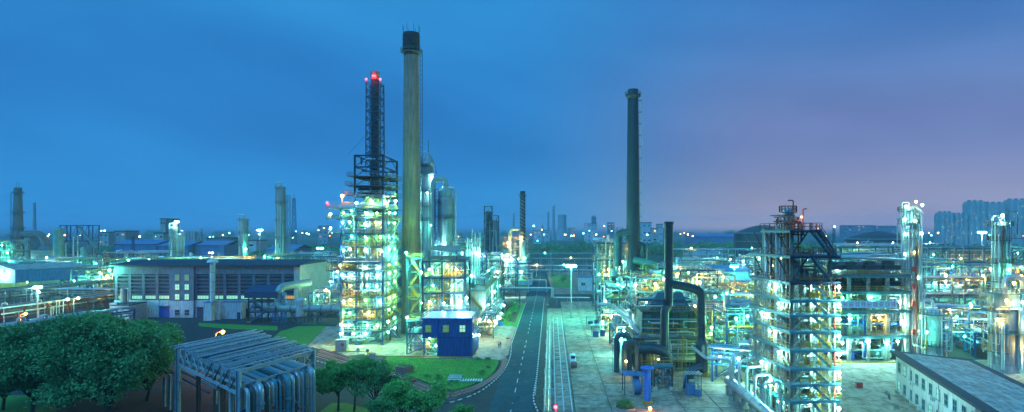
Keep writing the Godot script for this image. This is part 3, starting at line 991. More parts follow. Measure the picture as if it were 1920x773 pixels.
func column_vessel(nm: String, label: String, foot: Vector3, r: float, h: float, m: Material, decks: Array, dm: Material, rm: Material, side := 1.0, group := "") -> Node3D:
	# upright process column with skirt, dished head, platforms, ladders and down-pipes
	var p = thing(nm, label, "process column", foot, 0, group)
	lathe(p, "shell", V0, [[r * 1.12, 0.0], [r * 1.02, h * 0.08], [r, h * 0.081], [r, h - r * 0.6], [r * 0.9, h - r * 0.3], [r * 0.6, h - r * 0.1], [0.0, h]], m, 24)
	for i in 4: lathe(p, "seam_ring", Vector3(0, h * (0.2 + 0.2 * i), 0), [[r, 0.0], [r + 0.06, 0.02], [r + 0.06, 0.22], [r, 0.24]], m, 24)
	var last = 0.0
	for i in decks.size():
		var y: float = decks[i]
		ring_deck(p, Vector3(0, y, 0), r, r + 1.2, dm, rm, -0.4 * side + PI * (0.0 if i % 2 else 0.5), PI * 1.2 + PI * (0.0 if i % 2 else 0.5))
		ladder(p, Vector3((r + 0.9) * side * (1 if i % 2 else 0.6), last, r * 0.3 + (0.0 if i % 2 else 0.8)), y - last, rm, Vector3.FORWARD)
		last = y
	pipe(p, "down_pipe", [Vector3(0, h - 0.1, 0), Vector3(0, h + r * 0.9, 0), Vector3(-(r + 0.7) * side, h + r * 0.9, 0.4), Vector3(-(r + 0.7) * side, 0.5, 0.4)], maxf(0.2, r * 0.18), M.silver)
	pipe(p, "down_pipe", [Vector3(0.3 * r, h * 0.78, r * 0.8), Vector3(0.3 * r, h * 0.78, r + 0.5), Vector3(0.3 * r, 1, r + 0.5)], maxf(0.15, r * 0.12), M.galv)
	pipe(p, "down_pipe", [Vector3(0.7 * r * side, h * 0.6, r * 0.6), Vector3(0.9 * r * side, h * 0.6, r + 0.4), Vector3(0.9 * r * side, 1, r + 0.4)], maxf(0.12, r * 0.1), M.clad)
	return p
func wall_block(p: Node, nm: String, x0: float, x1: float, y0: float, y1: float, z0: float, z1: float, m: Material) -> MeshInstance3D:
	return box(p, nm, Vector3((x0 + x1) / 2, (y0 + y1) / 2, (z0 + z1) / 2), Vector3(x1 - x0, y1 - y0, z1 - z0), m)

# ---------------------------------------------------------------- left of the road
func build_left() -> void:
	hall()
	near_rack()
	# big trees beside the near rack
	var big = "big broadleaf trees massed beside the pipe racks"
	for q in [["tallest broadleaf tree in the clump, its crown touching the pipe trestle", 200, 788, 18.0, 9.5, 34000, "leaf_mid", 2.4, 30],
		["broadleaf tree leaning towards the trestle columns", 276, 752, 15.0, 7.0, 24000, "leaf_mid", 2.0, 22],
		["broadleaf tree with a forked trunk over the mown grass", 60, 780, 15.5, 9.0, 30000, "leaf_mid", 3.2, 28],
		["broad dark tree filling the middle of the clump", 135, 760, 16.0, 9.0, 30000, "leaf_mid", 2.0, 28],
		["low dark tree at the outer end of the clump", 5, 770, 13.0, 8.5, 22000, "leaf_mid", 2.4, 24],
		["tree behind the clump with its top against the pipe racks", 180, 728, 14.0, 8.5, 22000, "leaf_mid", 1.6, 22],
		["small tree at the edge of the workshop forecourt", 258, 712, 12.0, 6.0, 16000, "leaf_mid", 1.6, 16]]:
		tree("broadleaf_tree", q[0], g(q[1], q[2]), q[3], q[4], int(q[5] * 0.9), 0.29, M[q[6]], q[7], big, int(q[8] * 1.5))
	setting("grass_patch", poly([g(-20, 800), g(110, 800), g(100, 742), g(-20, 742)], 0.05), M.turf)
	# pipe racks along the depth
	rack("pipe_rack", "tall grey pipe rack passing in front of the blue ribbed shed", Vector3(-212, 0, -212), Vector3(-202, 0, -318), 6.0, [6.4, 9.0], 9, M.steel_grey, PM, 11.0, 0.34, 1)
	rack("pipe_rack", "rusty low pipe rack lit by a sodium lamp", Vector3(-184, 0, -180), Vector3(-179, 0, -272), 7.5, [4.2, 6.2], 12, M.steel_rust, ["pipe_rust", "galv", "silver", "pipe_dark", "clad"], 9.0, 0.34, 0)
	rack("pipe_rack", "blue pipe rack ending behind the tree clump", Vector3(-150, 0, -152), Vector3(-141, 0, -212), 6.5, [4.6, 6.2], 9, M.steel_blue, PM, 9.0, 0.34, 0)
	rack("pipe_rack", "short cross rack joining the racks behind the trees", Vector3(-215, 0, -266), Vector3(-168, 0, -262), 5.0, [5.2, 7.6], 8, M.steel_grey, PM, 9.0, 0.34, 1)
	mast("light_mast", "white floodlight mast between the pipe racks and the blue shed", w(70, 535, 210) * Vector3(1, 0, 1), 14.0, 1500, "white", 4)
	street_lamp("white street lamp standing among the rusty pipe racks", Vector3(gx(118, 221), 0, -221), 8.0, 260, "cool")
	street_lamp("orange sodium lamp beside the rusty low pipe rack", Vector3(gx(38, 198), 0, -198), 6.0, 420, "orange")
	street_lamp("yellow lamp at the end of the rusty pipe rack", Vector3(gx(138, 232), 0, -232), 7.2, 200, "warm")
	street_lamp("orange sodium street lamp in front of the workshop hall", Vector3(gx(404, 150), 0, -150), 8.0, 420, "orange")
	shed()
	# process plant behind the hall
	var st = stack("concrete_chimney", "tapered grey concrete chimney with side duct and ringed platforms", Vector3(gx(33, 450), 0, -450), 62, 4.4, 2.3, M.chimney_grey, [58.0, 44.0, 33.0, 27.0])
	pipe(st, "flue_duct", [Vector3(0, 29.5, 0), Vector3(17.5, 29.5, 0), Vector3(20.5, 18, 0)], 2.4, M.chimney_grey, 2.0, 14)
	pipe(st, "flue_duct", [Vector3(3.5, 24, 2), Vector3(9, 24, 2), Vector3(9, 0, 2)], 1.7, M.vessel_green, 2.0, 14)
	for s in [-0.8, 0.8]: bar(st, "rod", Vector3(s, 61, 0), Vector3(s, 66, 0), 0.15, M.steel_black)
	ladder(st, Vector3(-4.6, 0, 0), 58, M.steel_black, Vector3.BACK, true)
	var fu = thing("fired_heater", "grey box heater joined by a duct to the concrete chimney", "heater", Vector3(gx(84, 445), 0, -445))
	box(fu, "casing", Vector3(0, 11, 0), Vector3(13, 14, 9), M.vessel_green)
	lathe(fu, "hood", Vector3(0, 18, 0), [[6.0, 0.0], [2.4, 3.5], [2.4, 4.0]], M.chimney_grey, 4)
	for i in 6: box(fu, "stiffener", Vector3(0, 5.5 + i * 2.2, 4.55), Vector3(13.2, 0.3, 0.3), M.steel_grey)
	for i in 5: bar(fu, "leg", Vector3(-6 + i * 3, 0, 4), Vector3(-6 + i * 3, 4, 4), 0.5, M.steel_grey)
	deck(fu, -8, 8, 4.7, 6.2, 9, M.grating, M.rail_white)
	var ff = thing("frame_structure", "open steel frame with slanting conveyor braces beside the box heater", "steel structure", Vector3(gx(143, 432), 0, -432))
	frame(ff, [-11.0, -4.0, 4.0, 11.0], [-6.0, 0.0], [0.0, 9.0, 17.0, 25.0, 35.5], M.steel_blue, M.steel_navy, 0.6, 0.5, 2)
	vessel(ff, "silo", Vector3(-10, 6, 3), 3.0, 28, M.vessel_green)
	vessel(ff, "drum_tower", Vector3(5, 4, -3), 4.0, 18, M.vessel_green)
	bar(ff, "conveyor", Vector3(2, 35, 1), Vector3(14, 20, 1), 1.2, M.steel_grey)
	bar(ff, "conveyor", Vector3(5, 24, 1), Vector3(13, 4, 1), 1.2, M.steel_grey)
	for q in [-9, -6.5, -1.5, 1.5]: cyl(ff, "riser", Vector3(q, 0, 1), Vector3(q, 30 - absf(q), 1), 0.5, M.silver)
	lamp(ff, Vector3(-8, 6, 6), 500, "cool", 0.4)
	lamp(ff, Vector3(6, 4, 5), 400, "green", 0.4)
	lamp(fu, Vector3(-12, 12, 6), 700, "white", 0.45)
	column_vessel("process_column", "slender silver column cluster lit green above the hall roof, pipes all round", Vector3(gx(326, 400), 0, -400), 2.0, 34.5, M.silver, [12.0, 20.0, 27.0, 32.0], M.grating, M.rail_yellow)
	column_vessel("process_column", "second slender column close beside the silver cluster", Vector3(gx(338, 396), 0, -396), 1.7, 30, M.clad, [10.0, 18.0, 26.0], M.grating, M.rail_yellow, -1.0)
	var pc = column_vessel("process_column", "stout grey column with a railed top beside the star-bright floodlight", Vector3(gx(458, 420), 0, -420), 2.5, 40, M.vessel_grey, [22.0, 30.0, 38.5], M.grating, M.steel_grey)
	lamp(pc, Vector3(3, 20, 4), 600, "cool", 0.4)
	pc = column_vessel("process_column", "tallest grey column behind the hall with ladders and clustered down-pipes", Vector3(gx(527, 420), 0, -420), 2.7, 61, M.vessel_grey, [16.0, 27.0, 38.0, 50.0, 59.5], M.grating, M.steel_grey)
	for i in 4: pipe(pc, "riser", [Vector3(-2 + i * 1.3, 0, 3.6), Vector3(-2 + i * 1.3, 26 - i * 3, 3.6), Vector3(-2 + i * 1.3, 26 - i * 3, 2)], 0.5, M.silver)
	lattice(pc, "ladder_tower", Vector3(4.6, 0, 0), 55, 2.0, 2.0, M.steel_grey, 3.0, 0.2)
	lamp(pc, Vector3(2, 9, 8), 700, "cool", 0.4)
	for q in [[300, 466, 380], [322, 418, 400], [336, 435, 398], [352, 470, 390], [395, 472, 345], [258, 490, 300]]:
		pass
	mast("light_mast", "tall mast with dazzling white floodlights between the two grey columns", Vector3(gx(487, 500), 0, -500), 33.0, 5200, "white", 10)
	mast("light_mast", "white floodlight mast beside the railed tower left of the furnace", Vector3(gx(600, 400), 0, -400), 21.6, 2400, "cool", 8)
	mast("light_mast", "short floodlight mast behind the vent pipe of the hall", Vector3(gx(396, 345), 0, -345), 20.5, 900, "warm", 3)
	mast("light_mast", "floodlight mast on top of the silver column cluster", Vector3(gx(331, 398), 0, -398), 38.0, 1500, "white", 5)
	low_plant("process_unit", "yellow-lit tangle of pipes and drums at the corner of the hall", gx(188, 300), -306, 22, 20, 14, 5, ["cool", "warm"])
	low_plant("process_unit", "low green-lit pipe works behind the ridge of the hall, next to the silo", gx(232, 330), -338, 26, 18, 16, 5, ["cool", "green"])
	low_plant("process_unit", "pipe works around the foot of the silver column cluster", gx(345, 372), -378, 34, 16, 15, 4, ["cool"])
	low_plant("process_unit", "railed pipe works between the tall grey column and the furnace", gx(590, 345), -350, 24, 22, 19, 6, ["cool", "white"])
	low_plant("process_unit", "pipe works behind the blue ribbed shed at the chimney foot", gx(60, 400), -404, 60, 16, 12, 5, ["cool", "warm"])
	low_plant("process_unit", "dark pipe works under the concrete chimney's duct", gx(118, 372), -374, 40, 14, 10, 4, ["cool"])
	low_plant("process_unit", "pipe works at the outer end of the chimney, cut by the picture edge", gx(6, 420), -426, 14, 14, 24, 4, ["cool"])
	for q in [["pipe works in front of the open steel frame", 150, 402, 34, 12, 14], ["lit pump rows between chimney and box heater", 30, 380, 30, 12, 9], ["pipe works beside the stout grey column, behind the hall", 440, 380, 30, 12, 15], ["pipe works between the two grey columns", 495, 378, 24, 12, 13], ["pipe works at the foot of the tallest grey column", 545, 372, 26, 14, 17], ["thin-framed unit left of the furnace tower", 618, 300, 14, 14, 20], ["pipe works behind the blue far sheds", 270, 470, 60, 14, 15]]:
		low_plant("process_unit", q[0], gx(q[1], q[2]), -q[2], q[3], q[4], q[5], 4, ["cool", "white", "warm"], 5, 200.0)
	low_plant("process_unit", "low pipe works behind the hall gable, under the floodlight mast", gx(420, 340), -346, 36, 12, 12, 4, ["cool"])
	for q in [["long low green-lit building behind the ridge of the hall", 252, 300, 320, 12.5], ["flat green-lit building beside the silver column cluster", 345, 372, 330, 12.8], ["small blue-roofed house behind the hall vent pipe", 404, 440, 330, 11.5], ["low pale house at the foot of the two grey columns", 470, 505, 340, 11.0]]:
		var d: float = q[3]
		var x0 = gx(q[1], d)
		var x1 = gx(q[2], d)
		var bl = thing("low_building", q[0], "building", Vector3((x0 + x1) / 2, 0, -d))
		var hw = (x1 - x0) / 2
		wall_block(bl, "wall", -hw, hw, 0, q[4], -9, 0, M.wall_cream)
		wall_block(bl, "roof", -hw - 0.5, hw + 0.5, q[4], q[4] + 0.5, -9.5, 0.5, M.roof_blue)
		for i in 5: window(bl, Vector3(-hw * 0.8 + hw * 0.4 * i, q[4] - 2.2, 0.0), 1.4, 1.5, Vector3.BACK, M.glass_dark if i % 2 else M.lit_window_dim, M.grey_paint)
		lamp(bl, Vector3(-hw * 0.4, q[4] - 0.6, 1.2), 220, "cool", 0.22)
		lamp(bl, Vector3(hw * 0.5, q[4] - 0.6, 1.2), 220, "green", 0.22)

func low_plant(nm: String, label: String, x: float, z: float, wd: float, dp: float, h: float, lv: int, kinds: Array, lit := 4, e := 220.0) -> Node3D:
	# a steel-framed process unit: frame, decks, vessels, pipes and lamps
	var p = thing(nm, label, "process unit", Vector3(x, 0, z))
	var xs = []
	var nb = maxi(1, roundi(wd / 7.0))
	for i in nb + 1: xs.append(-wd / 2 + wd * i / nb)
	var ys = [0.0]
	var lvn = maxi(1, mini(lv, int(h / 4.0)))
	for i in lvn: ys.append(h * (i + 1) / lvn)
	var sm: Material = M[pick(["steel_blue", "steel_grey", "steel_teal", "steel_navy"])]
	frame(p, xs, [-dp / 2, dp / 2], ys, sm, sm, 0.4, 0.36)
	for i in lvn:
		var f = rr(0.0, 0.4)
		deck(p, -wd / 2 + wd * f * 0.6, wd / 2 - wd * (0.4 - f) * 0.6, -dp / 2, dp / 2, ys[i + 1], M.grating, M[pick(["rail_white", "rail_yellow", "rail_white"])])
		gear(p, Vector3(-wd / 2 + 1, ys[i], -dp / 2 + 1), Vector3(wd / 2 - 1, ys[i] + h / lvn - 0.6, dp / 2 - 1), int(3 + wd / 8), ["silver", "clad", "vessel_green", "vessel_white", "galv"], 0.9)
	gear(p, Vector3(-wd / 2 + 1, h + 0.1, -dp / 2 + 1), Vector3(wd / 2 - 1, h + 5, dp / 2 - 1), int(2 + wd / 12), ["silver", "clad", "vessel_green", "vessel_white"], 0.9)
	clutter(p, Vector3(-wd / 2, 0.5, -dp / 2 - 1), Vector3(wd / 2, h + 2.0, dp / 2 + 1), int(26 + wd * h / 8), 0.06, 0.24, ["silver", "galv", "clad", "pipe_green", "grey_paint", "yellow", "pipe_rust", "silver"], 0.55)
	for i in lit:
		lamp(p, Vector3(-wd / 2 + wd * (i + rr(0.2, 0.8)) / lit, rr(0.35, 1.0) * h + 1.4, dp / 2 + 1.3), e * rr(0.8, 1.6), pick(kinds), 0.24)
	return p

func hall() -> void:
	var k = 235.0 / F
	var p = thing("workshop_hall", "long dark workshop hall with louvred upper wall and lit window strip", "building", Vector3(gx(213, 235), 0, -235))
	var X = func(px: float) -> float: return (px - 213.0) * k
	var W: float = X.call(560)
	wall_block(p, "wall", 0, W, 6.35, 15.9, -32, -0.9, M.wall_dark)
	wall_block(p, "wall", 0, W, 0, 6.3, -31.8, 0.0, M.wall_white)
	wall_block(p, "wall", 0, W, 15.9, 19.2, -32, 0.15, M.wall_grey)
	wall_block(p, "gable_wall", W, W + 0.35, 0, 19.1, -32, 0.2, M.wall_cream)
	wall_block(p, "corner_pier", W - 1.6, W - 0.02, 0, 18.9, -0.8, 0.45, M.wall_cream)
	var r = MB.new()
	r.quad(Vector3(-0.8, 19.2, 1.2), Vector3(W + 1, 19.2, 1.2), Vector3(W + 1, 20.6, -16), Vector3(-0.8, 20.6, -16))
	r.quad(Vector3(-0.8, 20.6, -16), Vector3(W + 1, 20.6, -16), Vector3(W + 1, 19.2, -33), Vector3(-0.8, 19.2, -33))
	r.box(Vector3(W / 2, 19.0, 1.0), Vector3(W + 1.8, 0.7, 0.5))
	r.tri(Vector3(W + 0.99, 19.2, 1.2), Vector3(W + 0.99, 19.2, -33), Vector3(W + 0.99, 20.6, -16))
	joined(p, "roof", r, M.roof_dark)
	var bays = []
	for i in 4: bays.append([X.call(217.0 + i * 25.5), X.call(217.0 + (i + 1) * 25.5)])
	for i in 7: bays.append([X.call(366.0 + i * 27.3), X.call(366.0 + (i + 1) * 27.3)])
	for i in bays.size():
		var a: float = bays[i][0]
		var b: float = bays[i][1]
		for j in 6:
			var y = 8.5 + j * 1.36
			var o = part(p, "louvre_slat", BOX, M.louvre, Transform3D(Basis(Vector3.RIGHT, 0.35) * Basis.from_scale(Vector3(b - a - 0.5, 0.62, 0.14)), Vector3((a + b) / 2, y, -0.25)))
		bar(p, "pier", Vector3(a, 6.4, -0.35), Vector3(a, 15.9, -0.35), 0.5, M.louvre, 1.0)
		if i == 3 or i == 10: bar(p, "pier", Vector3(b, 6.4, -0.35), Vector3(b, 15.9, -0.35), 0.5, M.louvre, 1.0)
		if not (i == 6 or i == 7) or true:
			window(p, Vector3((a + b) / 2, 7.3, -0.85), b - a - 0.7, 1.3, Vector3.BACK, M.lit_window if i != 10 else M.lit_window_warm, M.wall_dark, 8, 1)
	# stair bay between the louvres
	var c0: float = X.call(320)
	var c1: float = X.call(364)
	wall_block(p, "stair_bay", c0, c1, 0, 18.6, -1.0, 0.6, M.wall_grey)
	wall_block(p, "stair_bay", c0 - 0.1, c1 + 0.1, 0, 6.1, -0.9, 0.66, M.wall_white)
	for q in [[334, 14.7], [352, 14.7], [334, 11.2], [352, 11.2], [334, 7.6], [352, 7.6], [334, 1.9], [352, 1.9]]:
		var y: float = q[1]
		window(p, Vector3(X.call(q[0]), y, 0.68), 1.6, 2.0, Vector3.BACK, M.lit_window_dim if y > 14 else (M.glass_dark if y < 3 else M.lit_window), M.grey_paint)
	# doors with hoods
	for q in [[309.0, 4.0, 4.0, "paint_blue"], [376.0, 2.6, 3.6, "steel_navy"], [461.0, 1.8, 3.0, "steel_navy"]]:
		var d = box(p, "roller_door", Vector3(X.call(q[0]), q[2] / 2, 0.06), Vector3(q[1], q[2], 0.12), M[q[3]])
		box(p, "door_hood", Vector3(X.call(q[0]), q[2] + 0.2, 0.5), Vector3(q[1] + 0.6, 0.18, 1.0), M.steel_blue)
	for q in [300.0, 365.0, 412.0]: cyl(p, "rain_pipe", Vector3(X.call(q), 0, 0.75), Vector3(X.call(q), 18, 0.75), 0.1, M.pipe_rust)
	lamp(p, Vector3(X.call(215) - 1, 17.4, 1.5), 450, "cool")
	# loose buildings in front
	var an = thing("flat_roof_annex", "white and blue flat-roofed box building at the corner of the hall", "building", Vector3(gx(205, 224), 0, -224))
	wall_block(an, "wall", 0, 6.8, 0, 5.6, -9.8, 0, M.wall_white)
	wall_block(an, "roof", -0.15, 6.95, 5.6, 5.9, -9.9, 0.15, M.roof_dark)
	for i in 3: bar(an, "panel_joint", Vector3(6.83, 0.4, -2.4 - i * 2.4), Vector3(6.83, 5.5, -2.4 - i * 2.4), 0.08, M.grey_paint)
	wall_block(an, "parapet", -0.1, 2.4, 5.9, 6.5, -4, -0.2, M.wall_white)
	cyl(an, "vent", Vector3(1, 5.9, -6), Vector3(1, 11, -6), 1.1, M.vessel_grey)
	pipe(an, "pipe", [Vector3(2.5, 5.9, -6), Vector3(2.5, 11, -6), Vector3(1.5, 11, -6)], 0.2, M.silver)
	var ki = thing("vent_kiosk", "pale blue kiosk with a tall capped vent pipe in front of the hall", "kiosk", Vector3(gx(381, 226), 0, -226))
	wall_block(ki, "wall", 0, 2.9, 0, 6.4, -4.2, 0, M.wall_white)
	wall_block(ki, "roof", -0.1, 3.0, 6.4, 6.6, -4.3, 0.1, M.roof_blue)
	wall_block(ki, "side_box", 2.9, 4.3, 0, 2.6, -4, -2.4, M.wall_white)
	cyl(ki, "vent_pipe", Vector3(2.2, 6.6, -2), Vector3(2.2, 20.4, -2), 0.9, M.vessel_white)
	for y in [10.0, 13.5, 17.0]: lathe(ki, "flange", Vector3(2.2, y, -2), [[0.9, 0.0], [1.05, 0.02], [1.05, 0.18], [0.9, 0.2]], M.steel_grey, 16)
	lathe(ki, "rain_cap", Vector3(2.2, 20.6, -2), [[2.0, 0.0], [1.7, 0.6], [0.6, 1.4], [0.0, 1.6]], M.vessel_white, 16)
	for s in [-0.7, 0.7]: bar(ki, "cap_stay", Vector3(2.2 + s, 20.2, -2), Vector3(2.2 + s * 1.6, 20.9, -2), 0.1, M.steel_grey)
	var lw = thing("white_annex", "blank white annex against the hall wall beside the vent kiosk", "building", Vector3(gx(413, 231), 0, -231))
	wall_block(lw, "wall", 0, 7.6, 0, 6.0, -3.4, 0, M.wall_white)
	wall_block(lw, "roof", -0.1, 7.7, 6.0, 6.2, -3.4, 0.1, M.roof_blue)
	box(lw, "service_door", Vector3(6.6, 1.2, 0.04), Vector3(1.2, 2.4, 0.08), M.steel_navy)
	# canopy with stairs
	var ca = thing("canopy_structure", "dark steel stair structure under a sloping blue canopy against the hall", "steel structure", Vector3(gx(466, 222), 0, -222))
	frame(ca, [0.0, 4.6, 9.4], [-5.0, 0.0], [0.0, 3.6, 7.2, 10.4], M.steel_black, M.steel_navy, 0.4, 0.3)
	deck(ca, 0, 9.4, -5, 0, 3.7, M.grating, M.steel_grey)
	deck(ca, 0, 9.4, -5, 0, 7.3, M.grating, M.steel_grey)
	stair(ca, Vector3(1, 0, 0.8), Vector3(6, 3.6, 0.8), 1.2, M.steel_navy, M.steel_grey)
	stair(ca, Vector3(7, 3.6, 0.8), Vector3(2, 7.2, 0.8), 1.2, M.steel_navy, M.steel_grey)
	var cr = MB.new()
	cr.quad(Vector3(-1, 10.6, 1.4), Vector3(10.4, 10.6, 1.4), Vector3(10.4, 12.6, -6), Vector3(-1, 12.6, -6))
	cr.box(Vector3(4.7, 9.6, 1.2), Vector3(11.4, 2.0, 0.1))
	joined(ca, "canopy", cr, M.steel_navy)
	gear(ca, Vector3(1, 3.8, -4.5), Vector3(8, 7, -1), 4, ["steel_black", "pipe_dark", "galv"], 0.7)
	for x in [0.0, 9.4]: box(ca, "footing", Vector3(x, 0.2, 0), Vector3(0.9, 0.4, 0.9), M.yellow)
	# big flue duct
	var du = thing("flue_duct", "fat ribbed flue duct elbowing out of the hall towards the furnace", "duct", Vector3(gx(521, 222), 0, -222))
	var dx = gx(645, 222) - du.position.x
	pipe(du, "duct", [Vector3(6.5, 12.9, -12), Vector3(0, 12.2, -1), Vector3(0, 5.0, 0), Vector3(dx, 4.6, 0)], 1.35, M.vessel_green, 1.8, 18)
	for q in [[0, 9.8], [0, 7.4]]: lathe(du, "flange", Vector3(q[0], q[1], -0.5), [[1.35, 0.0], [1.6, 0.02], [1.6, 0.3], [1.35, 0.32]], M.steel_grey, 18)
	for x in [4.5, 11, 15, 18.5]: cyl(du, "flange", Vector3(x, 4.9, 0), Vector3(x + 0.35, 4.88, 0), 1.6, M.steel_grey)
	lathe(du, "drop_pot", Vector3(8.0, 1.6, 0), [[0.7, 0.0], [1.7, 0.6], [1.75, 1.0], [1.75, 6.2], [1.5, 6.7], [0.5, 7.0], [0.0, 7.05]], M.clad, 20)
	for a in 4: bar(du, "pot_leg", Vector3(8 + 1.2 * cos(a * PI / 2 + 0.8), 0, 1.2 * sin(a * PI / 2 + 0.8)), Vector3(8 + 1.4 * cos(a * PI / 2 + 0.8), 2.6, 1.4 * sin(a * PI / 2 + 0.8)), 0.25, M.steel_blue)
	for x in [-0.9, 2.0]: lattice(du, "trestle", Vector3(x, 0, 0.2), 10.4 if x > 0 else 4.0, 1.4, 1.2, M.steel_blue, 1.4, 0.2)
	for x in [5.6, 11.2, 14.4]: lattice(du, "trestle", Vector3(x, 0, 0), 3.4, 1.3, 1.3, M.steel_navy, 1.2, 0.18)
	low_plant("process_unit", "small skid of pumps and pipes between hall gable and furnace", gx(612, 236), -238, 11, 9, 9, 2, ["warm", "cool"], 2, 120.0)

func shed() -> void:
	var p = thing("ribbed_shed", "long shed with bright blue ribbed side and white end wall", "shed", Vector3(gx(28, 320), 0, -320), -0.32)
	var L = 36.0
	ribbed(p, "side_cladding", Vector3(0, 5.7, 0), Vector3(0, 5.7, -L), 6.4, 1.1, 0.22, M.shed_blue)
	wall_block(p, "end_wall", -22, 0.0, 5.4, 12.1, -0.4, -0.1, M.wall_white)
	wall_block(p, "end_wall", -22, -21.7, 0.0, 12, -L, -0.4, M.wall_white)
	var r = MB.new()
	r.quad(Vector3(0.5, 12.1, 0.4), Vector3(0.5, 12.1, -L - 0.4), Vector3(-11, 14.4, -L - 0.4), Vector3(-11, 14.4, 0.4))
	r.quad(Vector3(-11, 14.4, 0.4), Vector3(-11, 14.4, -L - 0.4), Vector3(-22.5, 12.1, -L - 0.4), Vector3(-22.5, 12.1, 0.4))
	r.tri(Vector3(-22, 12.1, -0.2), Vector3(0, 12.1, -0.2), Vector3(-11, 14.35, -0.2))
	joined(p, "roof", r, M.roof_pale)
	for i in 7: box(p, "pillar", Vector3(-0.3, 2.85, -0.3 - i * L / 6.0), Vector3(0.6, 5.7, 0.6), M.wall_cream)
	for i in 6: box(p, "low_wall", Vector3(-0.5, 1.2, -3.2 - i * L / 6.0), Vector3(0.25, 2.4, L / 6.0 - 1.0), M.wall_cream)
	lamp(p, Vector3(-8, 10.5, 2.0), 500, "white")
	lamp(p, Vector3(-10, 5.0, -12), 260, "green")

func near_rack() -> void:
	# the trestle close to the camera: four corner columns, trusses and the pipes that turn down at its open end
	var h = 12.0
	var A = g(334, 650, h) * Vector3(1, 0, 1)
	var B = g(447, 698, h) * Vector3(1, 0, 1)
	var C = g(587, 660, h) * Vector3(1, 0, 1)
	var D = A + C - B
	var o = (A + C) * 0.5
	var p = thing("pipe_trestle", "large blue-grey trussed pipe trestle, its pipes bending down together at one end", "pipe rack", o)
	A -= o
	B -= o
	C -= o
	D -= o
	var U = Vector3.UP
	var sm: Material = M.grey_paint
	for q in [A, B, C, D]: ibar(p, "column", q, q + U * (h + 0.2), 0.62, sm)
	for q in [A.lerp(B, 0.38), D.lerp(C, 0.5), A.lerp(D, 0.5)]: ibar(p, "column", q, q + U * 8.6, 0.5, M.steel_rust if q == A.lerp(B, 0.38) else sm)
	for e in [[A, B], [D, C]]:
		ibar(p, "top_chord", e[0] + U * h, e[1] + U * h, 0.3, sm, 0.36)
		ibar(p, "bottom_chord", e[0] + U * 8.9, e[1] + U * 8.9, 0.3, sm, 0.36)
		for i in range(0, 8):
			var q: Vector3 = e[0].lerp(e[1], i / 8.0)
			var n: Vector3 = e[0].lerp(e[1], (i + 1) / 8.0)
			if i: ibar(p, "truss_post", q + U * 9, q + U * h, 0.2, sm)
			if i < 4: bar(p, "truss_brace", q + U * h, n + U * 9, 0.14, sm)
			else: bar(p, "truss_brace", q + U * 9, n + U * h, 0.14, M.steel_rust)
	for e in [[B, C], [A, D]]:
		ibar(p, "end_beam", e[0] + U * h, e[1] + U * h, 0.32, sm, 0.5)
		ibar(p, "end_beam", e[0] + U * 9.9, e[1] + U * 9.9, 0.3, sm, 0.45)
		bar(p, "knee_brace", e[1] + U * 10.0, e[1].lerp(e[0], 0.16) + U * h, 0.14, sm)
	# upper pipes and beams run from side to side
	var f = 0.02
	while f < 0.99:
		var a = A.lerp(B, f)
		var c = D.lerp(C, f)
		var r = rr(0.08, 0.2)
		var ex = (c - a).normalized() * rr(0.3, 2.0)
		cyl(p, "pipe", a - ex + U * (h + 0.25 + r), c + ex + U * (h + 0.25 + r), r, M[pick(["galv", "grey_paint", "clad", "pipe_dark", "galv", "silver"])])
		f += (r * 2 + rr(0.6, 1.5)) / A.distance_to(B)
	for i in 6:
		var q = i / 6.0 + 0.08
		ibar(p, "cross_beam", A.lerp(D, q) + U * (h + 0.02), B.lerp(C, q) + U * (h + 0.02), 0.2, sm, 0.3)
	# lower pipes run lengthwise and drop to the ground at the open end
	var u = (B - A).normalized()
	f = 0.06
	var k = 0
	while f < 0.96:
		var r = rr(0.16, 0.42)
		var s = A.lerp(D, f) + U * (9.2 + r)
		var e = B.lerp(C, f) + U * (9.2 + r) + u * rr(0.9, 2.0)
		var pts = [s - u * rr(0, 3), e, e * Vector3(1, 0, 1) + U * 0.4]
		if k % 4 == 3: pts.append(pts[2] + (C - B).normalized() * rr(3, 9))
		pipe(p, "pipe", pts, r, M[pick(["galv", "grey_paint", "clad", "pipe_dark", "silver", "teal_paint"])], 3.0, 12)
		var fy = rr(2.0, 7.0)
		for v in [0.0, 0.16]: cyl(p, "flange", e * Vector3(1, 0, 1) + U * (fy + v), e * Vector3(1, 0, 1) + U * (fy + v + 0.1), r * 1.45, M.galv)
		if k % 3 == 0: cyl(p, "valve_wheel", e * Vector3(1, 0, 1) + U * (fy - 0.8) + u * (r + 0.3), e * Vector3(1, 0, 1) + U * (fy - 0.8) + u * (r + 0.36), 0.3, M.red_paint)
		k += 1
		f += (r * 2 + rr(0.1, 0.35)) / B.distance_to(C)
	ibar(p, "cross_beam", B + U * 6.4 + u * 0.4, C + U * 6.4 + u * 0.4, 0.25, M.steel_blue, 0.35)
	for i in 3: ibar(p, "cross_beam", A.lerp(B, 0.2 + 0.3 * i) + U * 8.9, D.lerp(C, 0.2 + 0.3 * i) + U * 8.9, 0.25, sm, 0.35)
	# brown risers under the truss
	for i in 14:
		var q = A.lerp(B, rr(0.35, 0.95)) + (D - A) * rr(0.05, 0.5)
		pipe(p, "riser", [q, q + U * rr(6, 8.8), q + U * 8.8 + (D - A).normalized() * rr(1, 3)], rr(0.14, 0.32), M[pick(["pipe_rust", "galv", "clad", "pipe_rust"])])
	# the run that leaves towards the trees
	for i in 7:
		var r = rr(0.12, 0.28)
		cyl(p, "pipe", A.lerp(D, 0.1 + i * 0.12) + U * (5.6 + r) - u * 9, A.lerp(D, 0.1 + i * 0.12) + U * (5.6 + r) + u * 12, r, M[pick(["galv", "clad", "teal_paint", "pipe_dark"])])
